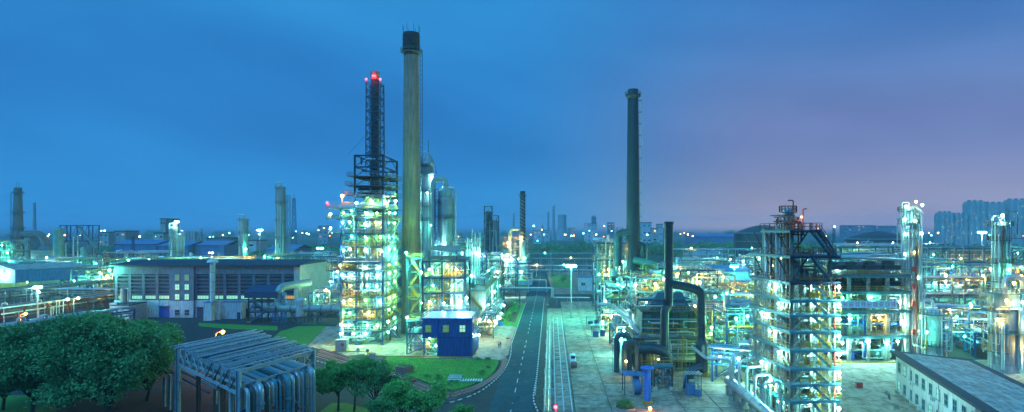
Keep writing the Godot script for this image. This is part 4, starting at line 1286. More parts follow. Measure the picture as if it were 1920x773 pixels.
	for i in 3:
		for s in [0.0, 0.85]: ibar(p, "post", A.lerp(D, s) - u * (2 + i * 3.2), A.lerp(D, s) - u * (2 + i * 3.2) + U * (7.4 - i), 0.4, sm)
	box(p, "warning_plate", A.lerp(B, 0.72) + U * 8.6 + Vector3(0.1, 0, 0.3), Vector3(0.5, 0.5, 0.05), M.red_paint, 0.7)

# ---------------------------------------------------------------- furnace, chimney and the plant along the road
func build_centre() -> void:
	furnace()
	# tall brown chimney
	var ch = stack("brick_chimney", "tallest brown chimney with a sooty ringed crown, rising beside the furnace", Vector3(gx(771, 200), 0, -200), 88.0, 3.15, 2.3, M.chimney_brown, [87.6], M.soot, 40)
	lathe(ch, "crown", Vector3(0, 88, 0), [[2.3, 0.0], [2.62, 0.4], [2.55, 1.2], [2.62, 4.9], [2.5, 5.6], [2.1, 5.6], [2.1, 4.0], [0.0, 4.0]], M.soot, 40)
	for i in 5: lathe(ch, "crown_band", Vector3(0, 88.5 + i, 0), [[2.6, 0.0], [2.72, 0.03], [2.72, 0.2], [2.6, 0.23]], M.soot, 40)
	for i in 8:
		var a = TAU * i / 8 + 0.3
		bar(ch, "lightning_rod", Vector3(cos(a) * 2.5, 92, sin(a) * 2.5), Vector3(cos(a) * 2.7, 96, sin(a) * 2.7), 0.1, M.steel_black)
	for i in 5: lathe(ch, "band", Vector3(0, 18 + i * 14.0, 0), [[3.2 - i * 0.14, 0.0], [3.24 - i * 0.14, 0.02], [3.24 - i * 0.14, 0.2], [3.18 - i * 0.14, 0.22]], M.chimney_brown, 40)
	ladder(ch, Vector3(3.0, 0, 1.2), 88, M.steel_black, Vector3.FORWARD, true)
	# blue stair tower in front of it
	var p = thing("stair_tower", "narrow blue steel stair tower in front of the brown chimney", "steel structure", Vector3(gx(763, 186), 0, -186))
	frame(p, [0.0, 3.8], [-4.0, 0.0], [0.0, 4.0, 8.0, 12.0, 16.0, 20.0, 23.8], M.steel_blue, M.steel_blue, 0.34, 0.28)
	for i in 6:
		var y = i * 4.0
		if i % 2: stair(p, Vector3(3.2, y, -1), Vector3(0.6, y + 3.8, -1), 0.9, M.rail_yellow, M.rail_yellow)
		else: stair(p, Vector3(0.6, y, -3), Vector3(3.2, y + 3.8, -3), 0.9, M.rail_yellow, M.rail_yellow)
	deck(p, -0.2, 4.4, -4.2, 0.3, 23.9, M.grating, M.rail_yellow)
	deck(p, -0.2, 4.4, -4.2, 0.3, 12.1, M.grating, M.rail_yellow)
	lamp(p, Vector3(0.4, 25.6, 2.6), 1000, "cool")
	lamp(p, Vector3(4.6, 20, 2.0), 560, "green")
	lamp(p, Vector3(4.6, 11, 1.0), 160, "green")
	# dark framed reactor block
	p = thing("reactor_frame", "dark navy framed block of reactors rising behind the blue control house", "process unit", Vector3(gx(790, 178), 0, -180))
	frame(p, [0.0, 5.4, 11.9], [-10.0, 0.0], [0.0, 5.0, 9.6, 14.4, 18.8, 23.4], M.steel_navy, M.steel_navy, 0.5, 0.42, 1)
	for y in [9.6, 14.4, 18.8]: deck(p, 0, 11.9, -10, 0, y + 0.1, M.grating, M.rail_yellow)
	for q in [[2.6, -3, 1.1, 15], [8.0, -4, 1.5, 20], [10.3, -2, 0.8, 17], [5.4, -7, 1.6, 22]]: vessel(p, "reactor", Vector3(q[0], 1.5, q[1]), q[2], q[3], M[pick(["vessel_green", "vessel_white", "clad"])])
	clutter(p, Vector3(0, 1, -9), Vector3(11.9, 23, 0.4), 60, 0.08, 0.22, ["silver", "galv", "clad", "vessel_white", "yellow", "pipe_green"], 0.5)
	for q in [[2, 21], [7, 22], [9.5, 21], [3, 16.5], [8.5, 16.5], [2, 12], [6, 11.6], [10.5, 12], [3.5, 7.5], [9, 7.5]]: lamp(p, Vector3(q[0], q[1], 0.7), 70, pick(["cool", "cool", "warm", "white"]), 0.2)
	lamp(p, Vector3(12.6, 13.2, 2.0), 200, "white", 0.24)
	lamp(p, Vector3(11.0, 12.2, 2.0), 200, "white", 0.24)
	var aw = thing("canopy_roof", "grey corrugated canopy roof over the reactor block", "roof", Vector3(gx(800, 200), 0, -202))
	for q in [[0, 26.0, 10.5], [-1, 22.6, 13.0]]:
		var mb = MB.new()
		mb.quad(Vector3(q[0], q[1], 4), Vector3(q[2], q[1] - 0.8, 4), Vector3(q[2], q[1] + 0.9, -5), Vector3(q[0] + 1, q[1] + 1.2, -5))
		joined(aw, "roof_sheet", mb, M.vessel_grey)
		for x in [1.0, 5.0, 9.5]: ibar(aw, "post", Vector3(x, 0, 3.5), Vector3(x, q[1] - 0.3, 3.5), 0.3, M.steel_navy)
	control_house()
	# small frame with a pale vessel
	p = thing("vessel_skid", "pale upright vessel in a blue frame beside the blue control house", "process unit", Vector3(gx(763, 165), 0, -165))
	frame(p, [0.0, 4.6], [-4.5, 0.0], [0.0, 2.3, 5.4, 8.6], M.steel_teal, M.steel_blue, 0.3, 0.24)
	vessel(p, "vessel", Vector3(2.6, 0.5, -1.8), 1.25, 6.6, M.vessel_white)
	vessel(p, "vessel", Vector3(2.6, 7.2, -1.8), 0.8, 2.2, M.vessel_white)
	deck(p, 0, 4.6, -4.5, 0, 8.6, M.grating, M.rail_yellow)
	deck(p, 0, 4.6, -4.5, 0, 5.4, M.grating, null)
	clutter(p, Vector3(0, 0.4, -4), Vector3(8, 8, 0), 22, 0.06, 0.14, ["silver", "yellow", "galv", "pipe_green"])
	stair(p, Vector3(8.5, 0, 0.4), Vector3(5, 5, 0.4), 1.0, M.steel_teal, M.rail_yellow)
	lamp(p, Vector3(0.2, 9.6, 0.8), 130, "cool")
	lamp(p, Vector3(5.6, 3.0, 0.6), 60, "warm", 0.2)
	lamp(p, Vector3(7.4, 2.4, -1.5), 60, "cool", 0.2)
	p = thing("control_cabinet", "olive metal cabinet on a yellow-edged plinth in front of the furnace", "cabinet", g(639, 660))
	box(p, "plinth", Vector3(0, 0.15, -1), Vector3(3.4, 0.3, 2.6), M.yellow)
	box(p, "housing", Vector3(0, 1.65, -1), Vector3(2.9, 2.7, 2.1), M.vessel_green)
	box(p, "lid", Vector3(0, 3.06, -1), Vector3(3.1, 0.12, 2.3), M.grey_paint)
	for s in [-0.7, 0.7]: box(p, "door", Vector3(s, 1.65, 0.07), Vector3(1.3, 2.4, 0.05), M.vessel_green)
	lawn_things()
	# columns behind the chimney
	p = column_vessel("process_column", "tall slim teal column with railed crown behind the brown chimney", Vector3(gx(803, 262), 0, -262), 2.1, 62, M.vessel_grey, [58.0, 55.0, 48.0, 42.0, 36.0], M.steel_navy, M.steel_navy)
	lathe(p, "head_cone", Vector3(0, 58.4, 0), [[2.1, 0.0], [2.6, 0.3], [2.6, 1.0], [1.0, 4.5], [0.5, 5.0], [0.0, 5.0]], M.vessel_grey, 20)
	bar(p, "rod", Vector3(0, 63, 0), Vector3(0, 69, 0), 0.2, M.steel_black)
	cyl(p, "overhead_line", Vector3(-3.0, 2, 1.5), Vector3(-3.0, 63, 1.5), 0.55, M.silver)
	lamp(p, Vector3(3.4, 53.5, 1.5), 300, "white", 0.24)
	lamp(p, Vector3(0.6, 47, 5), 160, "white", 0.24)
	lamp(p, Vector3(2, 34, 5), 200, "cool", 0.24)
	p = column_vessel("process_column", "fat teal column with swan-neck duct, beside the slim teal column", Vector3(gx(835, 255), 0, -255), 3.2, 46, M.vessel_grey, [43.0, 37.0, 29.0], M.steel_navy, M.steel_navy, -1.0)
	lathe(p, "neck", Vector3(0, 45, 0), [[2.4, 0.0], [2.8, 0.6], [2.8, 2.6], [2.0, 3.6], [1.2, 4.4], [1.2, 5.0]], M.vessel_green, 20)
	pipe(p, "swan_neck_duct", [Vector3(0.4, 49, 0), Vector3(0.2, 52.5, 0), Vector3(-4.6, 52.5, 0.8), Vector3(-4.6, 14, 0.8)], 1.0, M.vessel_green, 2.2, 14)
	lattice(p, "ladder_tower", Vector3(-2.8, 6, 3.5), 42, 1.6, 1.6, M.steel_navy, 2.5, 0.16)
	lamp(p, Vector3(-3, 26, 5), 500, "white", 0.24)
	lamp(p, Vector3(2, 20, 6), 500, "cool", 0.24)
	var p1 = low_plant("process_unit", "bright tangle of silver risers behind the reactor block", gx(868, 240), -246, 15, 14, 24, 5, ["white", "cool"], 5, 260.0)
	for i in 6: pipe(p1, "riser", [Vector3(2 + i * 0.9, 4, 8), Vector3(2 + i * 0.9, rr(27, 34), 8), Vector3(2 + i * 0.9, 26, 4)], 0.3, M[pick(["silver", "clad"])])
	deck(p1, -4, 8, 2, 6, 28, M.grating, M.steel_grey)
	low_plant("process_unit", "dazzling white-lit process unit under the twin coking towers", gx(925, 310), -316, 22, 16, 19, 5, ["white"], 8, 420.0)
	low_plant("process_unit", "process unit between the pale pipe hall and the twin towers", gx(905, 275), -280, 16, 16, 19, 4, ["cool", "white"], 4, 220.0)
	low_plant("process_unit", "open process unit behind the two teal columns", gx(850, 300), -306, 20, 14, 26, 5, ["white", "cool"], 4, 400.0)
	pipe_hall()
	# twin towers and stack with strakes
	for q in [[915, 47.5, "taller", 408], [927, 41.5, "shorter", 404]]:
		p = thing("coking_tower", "dark framed coking tower, the " + q[2] + " of the twin towers", "tower", Vector3(gx(q[0], q[3]), 0, -q[3]))
		var hh: float = q[1]
		var ys = [0.0]
		for i in 9: ys.append(hh * (i + 1) / 9.0)
		frame(p, [-2.4, 2.4], [-4.0, 0.0], ys, M.steel_navy, M.steel_teal, 0.4, 0.4)
		vessel(p, "drum", Vector3(0, 6, -2), 1.9, hh - 9, M.stack_teal)
		for i in range(3, 9): deck(p, -2.8, 2.8, -4.4, 0.4, ys[i], M.grating, M.steel_grey)
		clutter(p, Vector3(-2.4, 4, 0.2), Vector3(2.4, hh + 1.5, 1.0), 12, 0.12, 0.3, ["galv", "pipe_dark", "clad"], 0.3)
	p = stack("straked_stack", "slim teal stack wound with spiral strakes beyond the pipe bridge", Vector3(gx(980, 450), 0, -450), 59.5, 2.1, 1.8, M.stack_teal, [56.0, 31.0])
	for s in 3:
		var mb = MB.new()
		var pts = PackedVector3Array()
		for i in 60:
			var a = TAU * (i / 14.0 + s / 3.0)
			pts.append(Vector3(cos(a) * 2.0, 26 + i * 0.53, sin(a) * 2.0))
		mb.tube(pts, PackedFloat32Array([0.24]), 5)
		joined(p, "strake", mb, M.vessel_grey)
	lathe(p, "base_drum", V0, [[2.4, 0.0], [2.4, 24.0], [2.1, 25.0]], M.vessel_green, 20)
	pipe(p, "flue_duct", [Vector3(0, 33, 0), Vector3(-9, 33, 0), Vector3(-9, 14, 0)], 1.3, M.vessel_green, 2.0, 12)
	lamp(p, Vector3(-3, 12, 7), 800, "white", 0.24)
	low_plant("process_unit", "heater frame at the foot of the straked stack", gx(968, 452), -455, 18, 12, 26, 4, ["warm", "cool"], 4, 300.0)
	p = mast("light_mast", "tall mast with dazzling floodlights beside the empty yard", Vector3(7.4, 0, -233), 19.8, 4300, "cyan", 10)
	bridge()
	road_side()

func furnace() -> void:
	var p = thing("furnace_tower", "brilliantly lit multi-storey furnace tower carrying a latticed stack", "process unit", Vector3(gx(639, 178), 0, -178))
	var ys = [0.0, 4.0, 7.0, 10.3, 13.5, 17.8, 20.7, 23.0, 27.5, 31.0, 35.0, 38.0]
	frame(p, [0.0, 4.3, 11.7], [-16.0, -8.0, 0.0], ys, M.steel_blue, M.steel_blue, 0.5, 0.36, 1)
	# outer blue corner columns run through
	for i in range(1, ys.size()):
		var y: float = ys[i]
		var wide = i in [6, 7, 9, 10, 11]
		deck(p, -3.6 if wide else 0.3, 12.9, -16.4, 1.3 if wide else 0.4, y + 0.1, M.grating, M.rail_white if i % 2 else M.rail_yellow)
		# cross pipes of the burners
		for k in 3: cyl(p, "header", Vector3(rr(-0.2, 0.8), y + rr(0.9, 2.0), -0.6 - k * 0.5), Vector3(rr(10.5, 12.2), y + rr(0.9, 2.0), -0.6 - k * 0.5), rr(0.08, 0.2), M[pick(["silver", "galv", "clad"])])
	for q in [[7.6, -5.5, 2.5, 5.0, 32.0, "vessel_white"], [2.2, -4.0, 1.3, 3.0, 24.0, "vessel_green"], [9.8, -11.5, 1.6, 4.0, 28.0, "clad"], [2.4, -11.0, 1.7, 6.0, 29.0, "vessel_white"]]:
		lathe(p, "vessel", Vector3(q[0], q[3], q[1]), [[0.4, 0.0], [0.5, 1.0], [q[2], 3.4], [q[2], q[4] * 0.55], [q[2] * 0.75, q[4] * 0.6], [q[2] * 0.75, q[4] * 0.8], [q[2], q[4] * 0.84], [q[2], q[4] - 1.2], [q[2] * 0.6, q[4] - 0.3], [0.0, q[4]]], M[q[5]], 22)
	for i in [2, 4, 6, 8]: drum(p, "drum", Vector3(rr(5, 8), ys[i] + 1.2, -1.6), 0.75, 4.0, M.vessel_white, M.concrete)
	for i in [3, 5, 8]: box(p, "fan_casing", Vector3(rr(2, 5), ys[i] + 1.1, -2.0), Vector3(2.0, 1.8, 1.6), M.vessel_green)
	for i in [1, 2, 4, 6, 9, 10]: gear(p, Vector3(0.8, ys[i] + 0.15, -7), Vector3(11, ys[i] + 3, -0.8), 4, ["vessel_white", "silver", "vessel_green"], 0.6)
	clutter(p, Vector3(0, 0.6, -8), Vector3(11.7, 38, 0.3), 150, 0.07, 0.22, ["silver", "galv", "clad", "vessel_white", "pipe_green", "yellow", "silver"], 0.55)
	clutter(p, Vector3(11.7, 0.6, -16), Vector3(12.5, 38, 0), 50, 0.07, 0.2, ["silver", "galv", "clad", "vessel_white", "yellow"], 0.5)
	# sloping side stairs of the right flank
	for i in 10:
		var y: float = ys[i]
		stair(p, Vector3(13.5, y, -1.5 if i % 2 else -12.5), Vector3(13.5, ys[i + 1], -12.5 if i % 2 else -1.5), 1.0, M.steel_blue, M.rail_yellow)
	# upper cage
	var up = [38.0, 41.6, 44.2, 46.8, 49.6, 52.8]
	for x in [3.9, 11.75]:
		for z in [-16.0, 0.03]: ibar(p, "column", Vector3(x, 38, z), Vector3(x, 53.0, z), 0.5, M.steel_navy)
	for i in range(1, up.size()):
		var y: float = up[i]
		for z in [-16.0, 0.03]: ibar(p, "beam", Vector3(3.9, y, z), Vector3(11.75, y, z), 0.3, M.steel_navy, 0.4)
		for x in [3.9, 11.75]: ibar(p, "beam", Vector3(x, y, -16), Vector3(x, y, 0), 0.3, M.steel_navy, 0.38)
		var y0: float = up[i - 1]
		bar(p, "brace", Vector3(3.9, y0, 0.1), Vector3(7.8, y, 0.1), 0.16, M.steel_navy)
		bar(p, "brace", Vector3(11.75, y0, 0.1), Vector3(7.8, y, 0.1), 0.16, M.steel_navy)
		bar(p, "brace", Vector3(11.9, y0, 0), Vector3(11.9, y, -8), 0.16, M.steel_navy)
		bar(p, "brace", Vector3(11.9, y0, -16), Vector3(11.9, y, -8), 0.16, M.steel_navy)
		if i < 4: deck(p, 2.6 - 0.5 * (4 - i), 13.0, -16.5, 1.2, y + 0.2, M.grating, M.steel_grey)
		clutter(p, Vector3(4, y - 2, -14), Vector3(11.5, y, -1), 7, 0.12, 0.3, ["pipe_dark", "steel_navy", "galv"], 0.7)
	# stack in its lattice
	lathe(p, "flue", Vector3(7.6, 36, -7), [[1.9, 0.0], [1.9, 4.0], [1.25, 8.0], [1.15, 39.0], [1.15, 39.4]], M.stack_teal, 20)
	lathe(p, "flue_tip", Vector3(7.6, 75.4, -7), [[1.22, 0.0], [1.3, 0.2], [1.3, 2.4], [1.1, 2.5], [0.9, 2.5], [0.9, 1.5], [0.0, 1.5]], M.chimney_brown, 20)
	lattice(p, "stack_lattice", Vector3(7.6, 50, -7), 24.2, 4.2, 4.0, M.steel_navy, 2.0, 0.26)
	lathe(p, "flare", Vector3(7.6, 38.2, -7), [[4.0, 0.0], [3.4, 2.0], [1.9, 5.0]], M.vessel_green, 20)
	for q in [[5.6, -5.0], [9.6, -5.0], [7.4, -5.7], [7.9, -5.68]]: lamp(p, Vector3(q[0], 75.2 if absf(q[0] - 7.6) > 1 else 76.3, q[1]), 10, "red", 0.24)
	for s in [-1, 1]:
		var b = MB.new()
		b.bar(Vector3(7.6 + s * 2, 60, -6), Vector3(7.6 + s * 5.6, 53, 0), 0.05)
		joined(p, "guy_wire", b, M.steel_black)
	bar(p, "lamp_post", Vector3(0.7, 38, 1.0), Vector3(0.7, 41.2, 1.0), 0.14, M.rail_white)
	lamp(p, Vector3(0.7, 41.5, 1.0), 160, "orange", 0.45)
	lamp(p, Vector3(-3.4, 39.6, 1.2), 20, "red", 0.24)
	lamp(p, Vector3(12.8, 39.6, 1.0), 20, "red", 0.24)
	# rows of bulkhead lamps on every storey
	for i in range(0, ys.size() - 1):
		var y: float = ys[i + 1] - 0.9
		for x in [0.6, 3.2, 7.2, 10.6]:
			if rng.randf() < 0.12: continue
			lamp(p, Vector3(x + rr(-0.7, 0.7), y + rr(-0.5, 0.3), 0.5 if x < 7 else 0.2), rr(38, 64), pick(["cool", "white", "white", "green", "warm", "cool"]), 0.23)
		for z in [-4.0, -11.0]: lamp(p, Vector3(12.3, y, z + rr(-1, 1)), rr(36, 60), pick(["cool", "white", "green"]), 0.23)
		lamp(p, Vector3(5.2, y, -5.4), 60, pick(["cool", "green"]), 0.2)
	for q in [[4.6, 39.6], [9.0, 39.8], [12.4, 40.0], [-2.6, 36.5], [-2.6, 32.6]]: lamp(p, Vector3(q[0], q[1], 0.8), 90, "white", 0.24)
	lamp(p, Vector3(7.6, 40.5, -2.5), 120, "green", 0.22)
	lamp(p, Vector3(13.4, 40.6, -8.0), 520, "green", 0.22)

func control_house() -> void:
	var d = 162.0
	var p = thing("control_house", "blue sheet-metal control house, its upper floor overhanging a ribbed lower wall", "building", Vector3(gx(792, d), 0, -d))
	var W = gx(885, d) - gx(792, d)
	wall_block(p, "upper_wall", 0, W, 5.0, 9.5, -14, 0, M.sheet_blue)
	wall_block(p, "floor_slab", -0.1, W + 0.1, 4.75, 4.98, -14.1, 0.1, M.steel_navy)
	wall_block(p, "roof", -0.25, W + 0.25, 9.5, 9.75, -14.2, 0.25, M.paint_blue)
	wall_block(p, "parapet", W + 0.05, W + 0.25, 9.75, 10.4, -14.2, 0.2, M.sheet_blue)
	railing(p, [Vector3(0, 9.75, 0.1), Vector3(0, 9.75, -14), Vector3(W, 9.75, -14)], M.rail_white)
	var x0 = gx(820, d) - gx(792, d)
	wall_block(p, "lower_wall", x0 + 0.2, W - 0.1, 0, 4.74, -13.5, -0.2, M.sheet_blue)
	ribbed(p, "ribbed_wall", Vector3(x0, 0, 0), Vector3(W, 0, 0), 4.74, 0.62, 0.16, M.sheet_blue)
	ribbed(p, "ribbed_wall", Vector3(W, 0, 0), Vector3(W, 0, -13.6), 4.74, 0.62, 0.16, M.sheet_blue)
	for i in 9: box(p, "batten", Vector3(0.4 + i * 1.5, 7.2, 0.03), Vector3(0.07, 4.3, 0.06), M.paint_blue)
	for i in 9: box(p, "batten", Vector3(W + 0.03, 7.2, -0.6 - i * 1.6), Vector3(0.06, 4.3, 0.07), M.paint_blue)
	for px in [803.0, 836.0, 867.0]: window(p, Vector3(gx(px, d) - p.position.x, 7.1, 0.0), 1.45, 1.7, Vector3.BACK, M.lit_window_dim if px < 850 else M.lit_window, M.rail_yellow)
	for z in [-3.5, -9.0]: window(p, Vector3(W, 7.1, z), 1.45, 1.7, Vector3.RIGHT, M.lit_window_dim, M.grey_paint)
	for x in [0.3, x0]: cyl(p, "prop", Vector3(x, 0, -0.4), Vector3(x, 4.8, -0.4), 0.18, M.steel_blue)
	cyl(p, "rain_pipe", Vector3(3.7, 4.8, 0.15), Vector3(3.7, 9.4, 0.15), 0.12, M.paint_blue)
	stair(p, Vector3(0.8, 0, -2.5), Vector3(3.6, 4.7, -2.5), 1.0, M.steel_teal, M.rail_yellow)
	clutter(p, Vector3(0.2, 0.4, -10), Vector3(x0 - 0.2, 4.4, -1), 16, 0.06, 0.16, ["silver", "galv", "yellow", "vessel_white"])
	lamp(p, Vector3(x0 - 0.6, 2.6, -0.9), 20, "cool", 0.2)
	lamp(p, Vector3(1.2, 4.2, -3.2), 60, "cool", 0.2)
	lamp(p, Vector3(W + 0.9, 4.2, -8.0), 70, "white", 0.2)

func lawn_things() -> void:
	var small = "round shrubs dotted over the lawn"
	for q in [[770, 697, 0.9, "round shrub on a short stem beside the brick planter"], [801, 709, 0.7, "smallest round shrub in the middle of the lawn"], [824, 714, 1.1, "largest clipped shrub on the lawn, next to the white benches"], [897, 677, 0.7, "low shrub at the lawn edge by the blue control house"], [915, 678, 0.9, "dark shrub at the lawn edge near the pavement corner"], [900, 704, 1.0, "dark shrub beside the striped pallets"], [695, 683, 0.8, "thin shrub beside the roofed notice board"], [718, 681, 0.6, "pale shrub on the lawn behind the notice board"], [845, 724, 0.6, "small dark shrub under the white benches"]]:
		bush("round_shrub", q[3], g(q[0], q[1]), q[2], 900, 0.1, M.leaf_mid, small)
	for q in [[752, 702, 2.6, "square brick planter box topped with grey-green plants"], [759, 722, 2.4, "low brick planter set into the brick edging"]]:
		var p = thing("brick_planter", q[3], "planter", g(q[0], q[1]), -0.35)
		var s: float = q[2]
		var hh = 1.6 if s > 2.5 else 1.0
		for k in int(hh / 0.2):
			for e in 4:
				var a = e * PI / 2
				box(p, "brick_course", Vector3(sin(a) * s / 2, 0.1 + k * 0.2, cos(a) * s / 2 - s / 2), Vector3(s + 0.2 * ((e + k) % 2), 0.18, 0.22), M.brick_pink if (k + e) % 2 else M.brick_red, a)
		box(p, "soil", Vector3(0, hh - 0.25, -s / 2), Vector3(s - 0.1, 0.2, s - 0.1), M.soil)
		part(p, "plants", leaf_crown([[Vector3(-0.5, hh + 0.1, -s / 2), 0.7], [Vector3(0.6, hh + 0.1, -s / 2 + 0.3), 0.7]], 500, 0.11), M.leaf_mid)
	var p = thing("notice_board", "small roofed notice board at the corner of the lawn", "notice board", g(697, 678))
	for s in [-0.7, 0.7]: bar(p, "post", Vector3(s, 0, 0), Vector3(s, 2.0, 0), 0.14, M.steel_grey)
	box(p, "board", Vector3(0, 1.2, 0), Vector3(1.6, 1.3, 0.1), M.grey_paint)
	box(p, "roof", Vector3(0, 2.05, 0), Vector3(2.0, 0.12, 0.8), M.brick_red)
	for q in [[642, 664, "round red sign on a post beside the metal cabinet", "red_paint"], [671, 674, "round grey sign on a post at the end of the brick bands", "grey_paint"], [689, 676, "dark camera post beside the notice board", "steel_navy"]]:
		p = thing("sign_post", q[2], "sign", g(q[0], q[1]))
		cyl(p, "post", V0, Vector3(0, 2.3, 0), 0.06, M.steel_grey)
		cyl(p, "disc", Vector3(0, 2.4, 0), Vector3(0, 2.4, 0.06), 0.42, M[q[3]])
	p = thing("white_benches", "pair of white slatted benches on the lawn", "bench", g(851, 719) + Vector3(0, 0.2, 0))
	for b in 2:
		for i in 5: box(p, "slat", Vector3(0, 0.5, -b * 1.6 - i * 0.16), Vector3(2.7, 0.06, 0.11), M.kerb_white)
		for i in 3: box(p, "back_slat", Vector3(0, 0.7 + i * 0.16, -b * 1.6 - 0.85), Vector3(2.7, 0.1, 0.06), M.kerb_white)
		for s in [-1.1, 1.1]: box(p, "leg", Vector3(s, 0.25, -b * 1.6 - 0.35), Vector3(0.12, 0.5, 0.8), M.grey_paint)
	p = thing("striped_pallets", "flat striped pallets lying on the lawn beside the benches", "pallet", g(882, 719) + Vector3(0, 0.2, 0))
	for i in 9: box(p, "plank", Vector3(-2.2 + i * 0.55, 0.3, -0.8), Vector3(0.3, 0.08, 2.0), M.kerb_white)
	for z in [0.0, -0.8, -1.6]: box(p, "bearer", Vector3(0, 0.15, z), Vector3(5.0, 0.2, 0.14), M.grey_paint)
	bush("round_shrub", "rounded rock-like brown shrub near the pavement corner", g(916, 692), 0.5, 400, 0.1, M.leaf_dark, small)
	# people on the pavement
	for q in [[935.5, 652, "cloth_white", "person in a white top standing on the pavement by the road", 0.4], [939, 652.5, "cloth_red", "person in a red top standing on the pavement by the road", -0.6]]:
		var o = thing("person", q[3], "person", g(q[0], q[1]) + Vector3(0, 0.015, 0), q[4])
		var legs = []
		for s in [-1, 1]:
			legs.append([Vector3(s * 0.09, 0.9, 0), Vector3(s * 0.1, 0.5, 0.02 * s), 0.09, 0.065])
			legs.append([Vector3(s * 0.1, 0.5, 0.02 * s), Vector3(s * 0.11, 0.08, 0), 0.065, 0.045])
			legs.append([Vector3(s * 0.11, 0.05, 0), Vector3(s * 0.12, 0.04, 0.16), 0.05, 0.04])
		var tr = [[Vector3(0, 0.92, 0), Vector3(0, 1.2, 0), 0.15, 0.15], [Vector3(0, 1.2, 0), Vector3(0, 1.42, 0), 0.16, 0.12], [Vector3(-0.14, 1.42, 0), Vector3(0.14, 1.42, 0), 0.08, 0.08], [Vector3(0, 1.45, 0), Vector3(0, 1.55, 0), 0.055, 0.05]]
		for s in [-1, 1]:
			tr.append([Vector3(s * 0.2, 1.4, 0), Vector3(s * 0.25, 1.12, 0), 0.06, 0.045])
			tr.append([Vector3(s * 0.25, 1.12, 0), Vector3(s * 0.24, 0.86, 0.1), 0.045, 0.032])
			tr.append([Vector3(s * 0.24, 0.84, 0.1), Vector3(s * 0.23, 0.76, 0.12), 0.035, 0.025])
		tr.append([Vector3(0, 1.62, 0.01), Vector3(0, 1.68, 0), 0.09, 0.095])
		part(o, "body", body(legs + tr, 0.035), M[q[2]])
		part(o, "trousers", body(legs.slice(0, 5).map(func(e): return [e[0], e[1], e[2] + 0.012, e[3] + 0.012]) + [[Vector3(0, 0.9, 0), Vector3(0, 0.96, 0), 0.155, 0.155]], 0.035), M.cloth_dark)
		part(o, "hair", body([[Vector3(0, 1.69, -0.02), Vector3(0, 1.72, -0.02), 0.1, 0.09]], 0.03), M.tyre)
		part(o, "face", body([[Vector3(0, 1.6, 0.03), Vector3(0, 1.66, 0.04), 0.08, 0.075], [Vector3(0, 1.62, 0.1), Vector3(0, 1.64, 0.11), 0.015, 0.012]], 0.025), M.skin)
	# trees along the near edge
	var near = "street trees along the near kerb"
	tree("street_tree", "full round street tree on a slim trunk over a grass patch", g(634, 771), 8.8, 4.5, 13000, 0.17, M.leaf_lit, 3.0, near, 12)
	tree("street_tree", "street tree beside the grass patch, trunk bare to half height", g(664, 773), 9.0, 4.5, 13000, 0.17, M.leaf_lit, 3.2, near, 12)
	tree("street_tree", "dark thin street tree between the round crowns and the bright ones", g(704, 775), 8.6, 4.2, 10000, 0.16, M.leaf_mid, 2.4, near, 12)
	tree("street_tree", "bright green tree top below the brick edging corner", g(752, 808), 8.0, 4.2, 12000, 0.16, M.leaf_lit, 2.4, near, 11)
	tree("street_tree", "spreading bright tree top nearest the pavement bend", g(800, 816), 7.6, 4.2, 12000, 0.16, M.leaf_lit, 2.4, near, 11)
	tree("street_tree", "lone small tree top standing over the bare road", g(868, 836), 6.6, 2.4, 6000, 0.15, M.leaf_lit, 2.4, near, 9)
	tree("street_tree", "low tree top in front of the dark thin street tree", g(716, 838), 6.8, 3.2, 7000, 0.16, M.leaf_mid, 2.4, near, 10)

func pipe_hall() -> void:
	var p = thing("pipe_hall", "pale green concrete hall with outside yellow stairs and a row of windows", "building", Vector3(gx(872, 210), 0, -210))
	wall_block(p, "wall", 0, 6.6, 0, 12.0, -78, 0, M.wall_cream)
	wall_block(p, "roof_slab", -0.4, 7.0, 12.0, 12.5, -78.4, 0.4, M.vessel_green)
	railing(p, [Vector3(0, 12.5, 0), Vector3(6.6, 12.5, 0), Vector3(6.6, 12.5, -78)], M.rail_yellow)
	stair(p, Vector3(0.4, 1, 0.9), Vector3(5.6, 6.2, 0.9), 1.2, M.rail_yellow, M.rail_yellow)
	stair(p, Vector3(5.6, 6.2, 0.9), Vector3(0.4, 11.6, 0.9), 1.2, M.rail_yellow, M.rail_yellow)
	for i in 9:
		for y in [3.2, 8.2]: window(p, Vector3(6.6, y, -4 - i * 8.0), 2.6, 2.0, Vector3.RIGHT, M.glass_dark if (i + int(y)) % 3 else M.lit_window_dim, M.paint_blue, 3, 2)
	for i in 9: bar(p, "pilaster", Vector3(6.7, 0, -0.2 - i * 8.6), Vector3(6.7, 11.9, -0.2 - i * 8.6), 0.4, M.vessel_green)
	gear(p, Vector3(0.5, 12.6, -60), Vector3(6, 18, -4), 12, ["vessel_green", "silver", "clad", "vessel_white"], 1.0)
	clutter(p, Vector3(0, 12.6, -70), Vector3(6.6, 17, -2), 30, 0.1, 0.3, ["silver", "galv", "clad", "pipe_green"], 0.6)
	lamp(p, Vector3(7.8, 7.6, 1.0), 220, "white", 0.24)
	lamp(p, Vector3(7.6, 9.6, -24), 150, "white", 0.24)
	lamp(p, Vector3(7.6, 9.6, -48), 150, "cool", 0.24)
	var q = low_plant("pipe_bank", "row of upright pipes and valves on the roadside of the pale green hall", gx(916, 200), -212, 5, 46, 5.2, 1, ["white", "warm"], 2, 90.0)
	for i in 7: lamp(q, Vector3(2.6, rr(2.5, 6), 20 - i * 6.5), 70, pick(["white", "warm", "cool"]), 0.22)
	clutter(q, Vector3(-2, 0.4, -22), Vector3(2.5, 8, 24), 50, 0.07, 0.22, ["silver", "galv", "yellow", "clad", "silver"], 0.45)

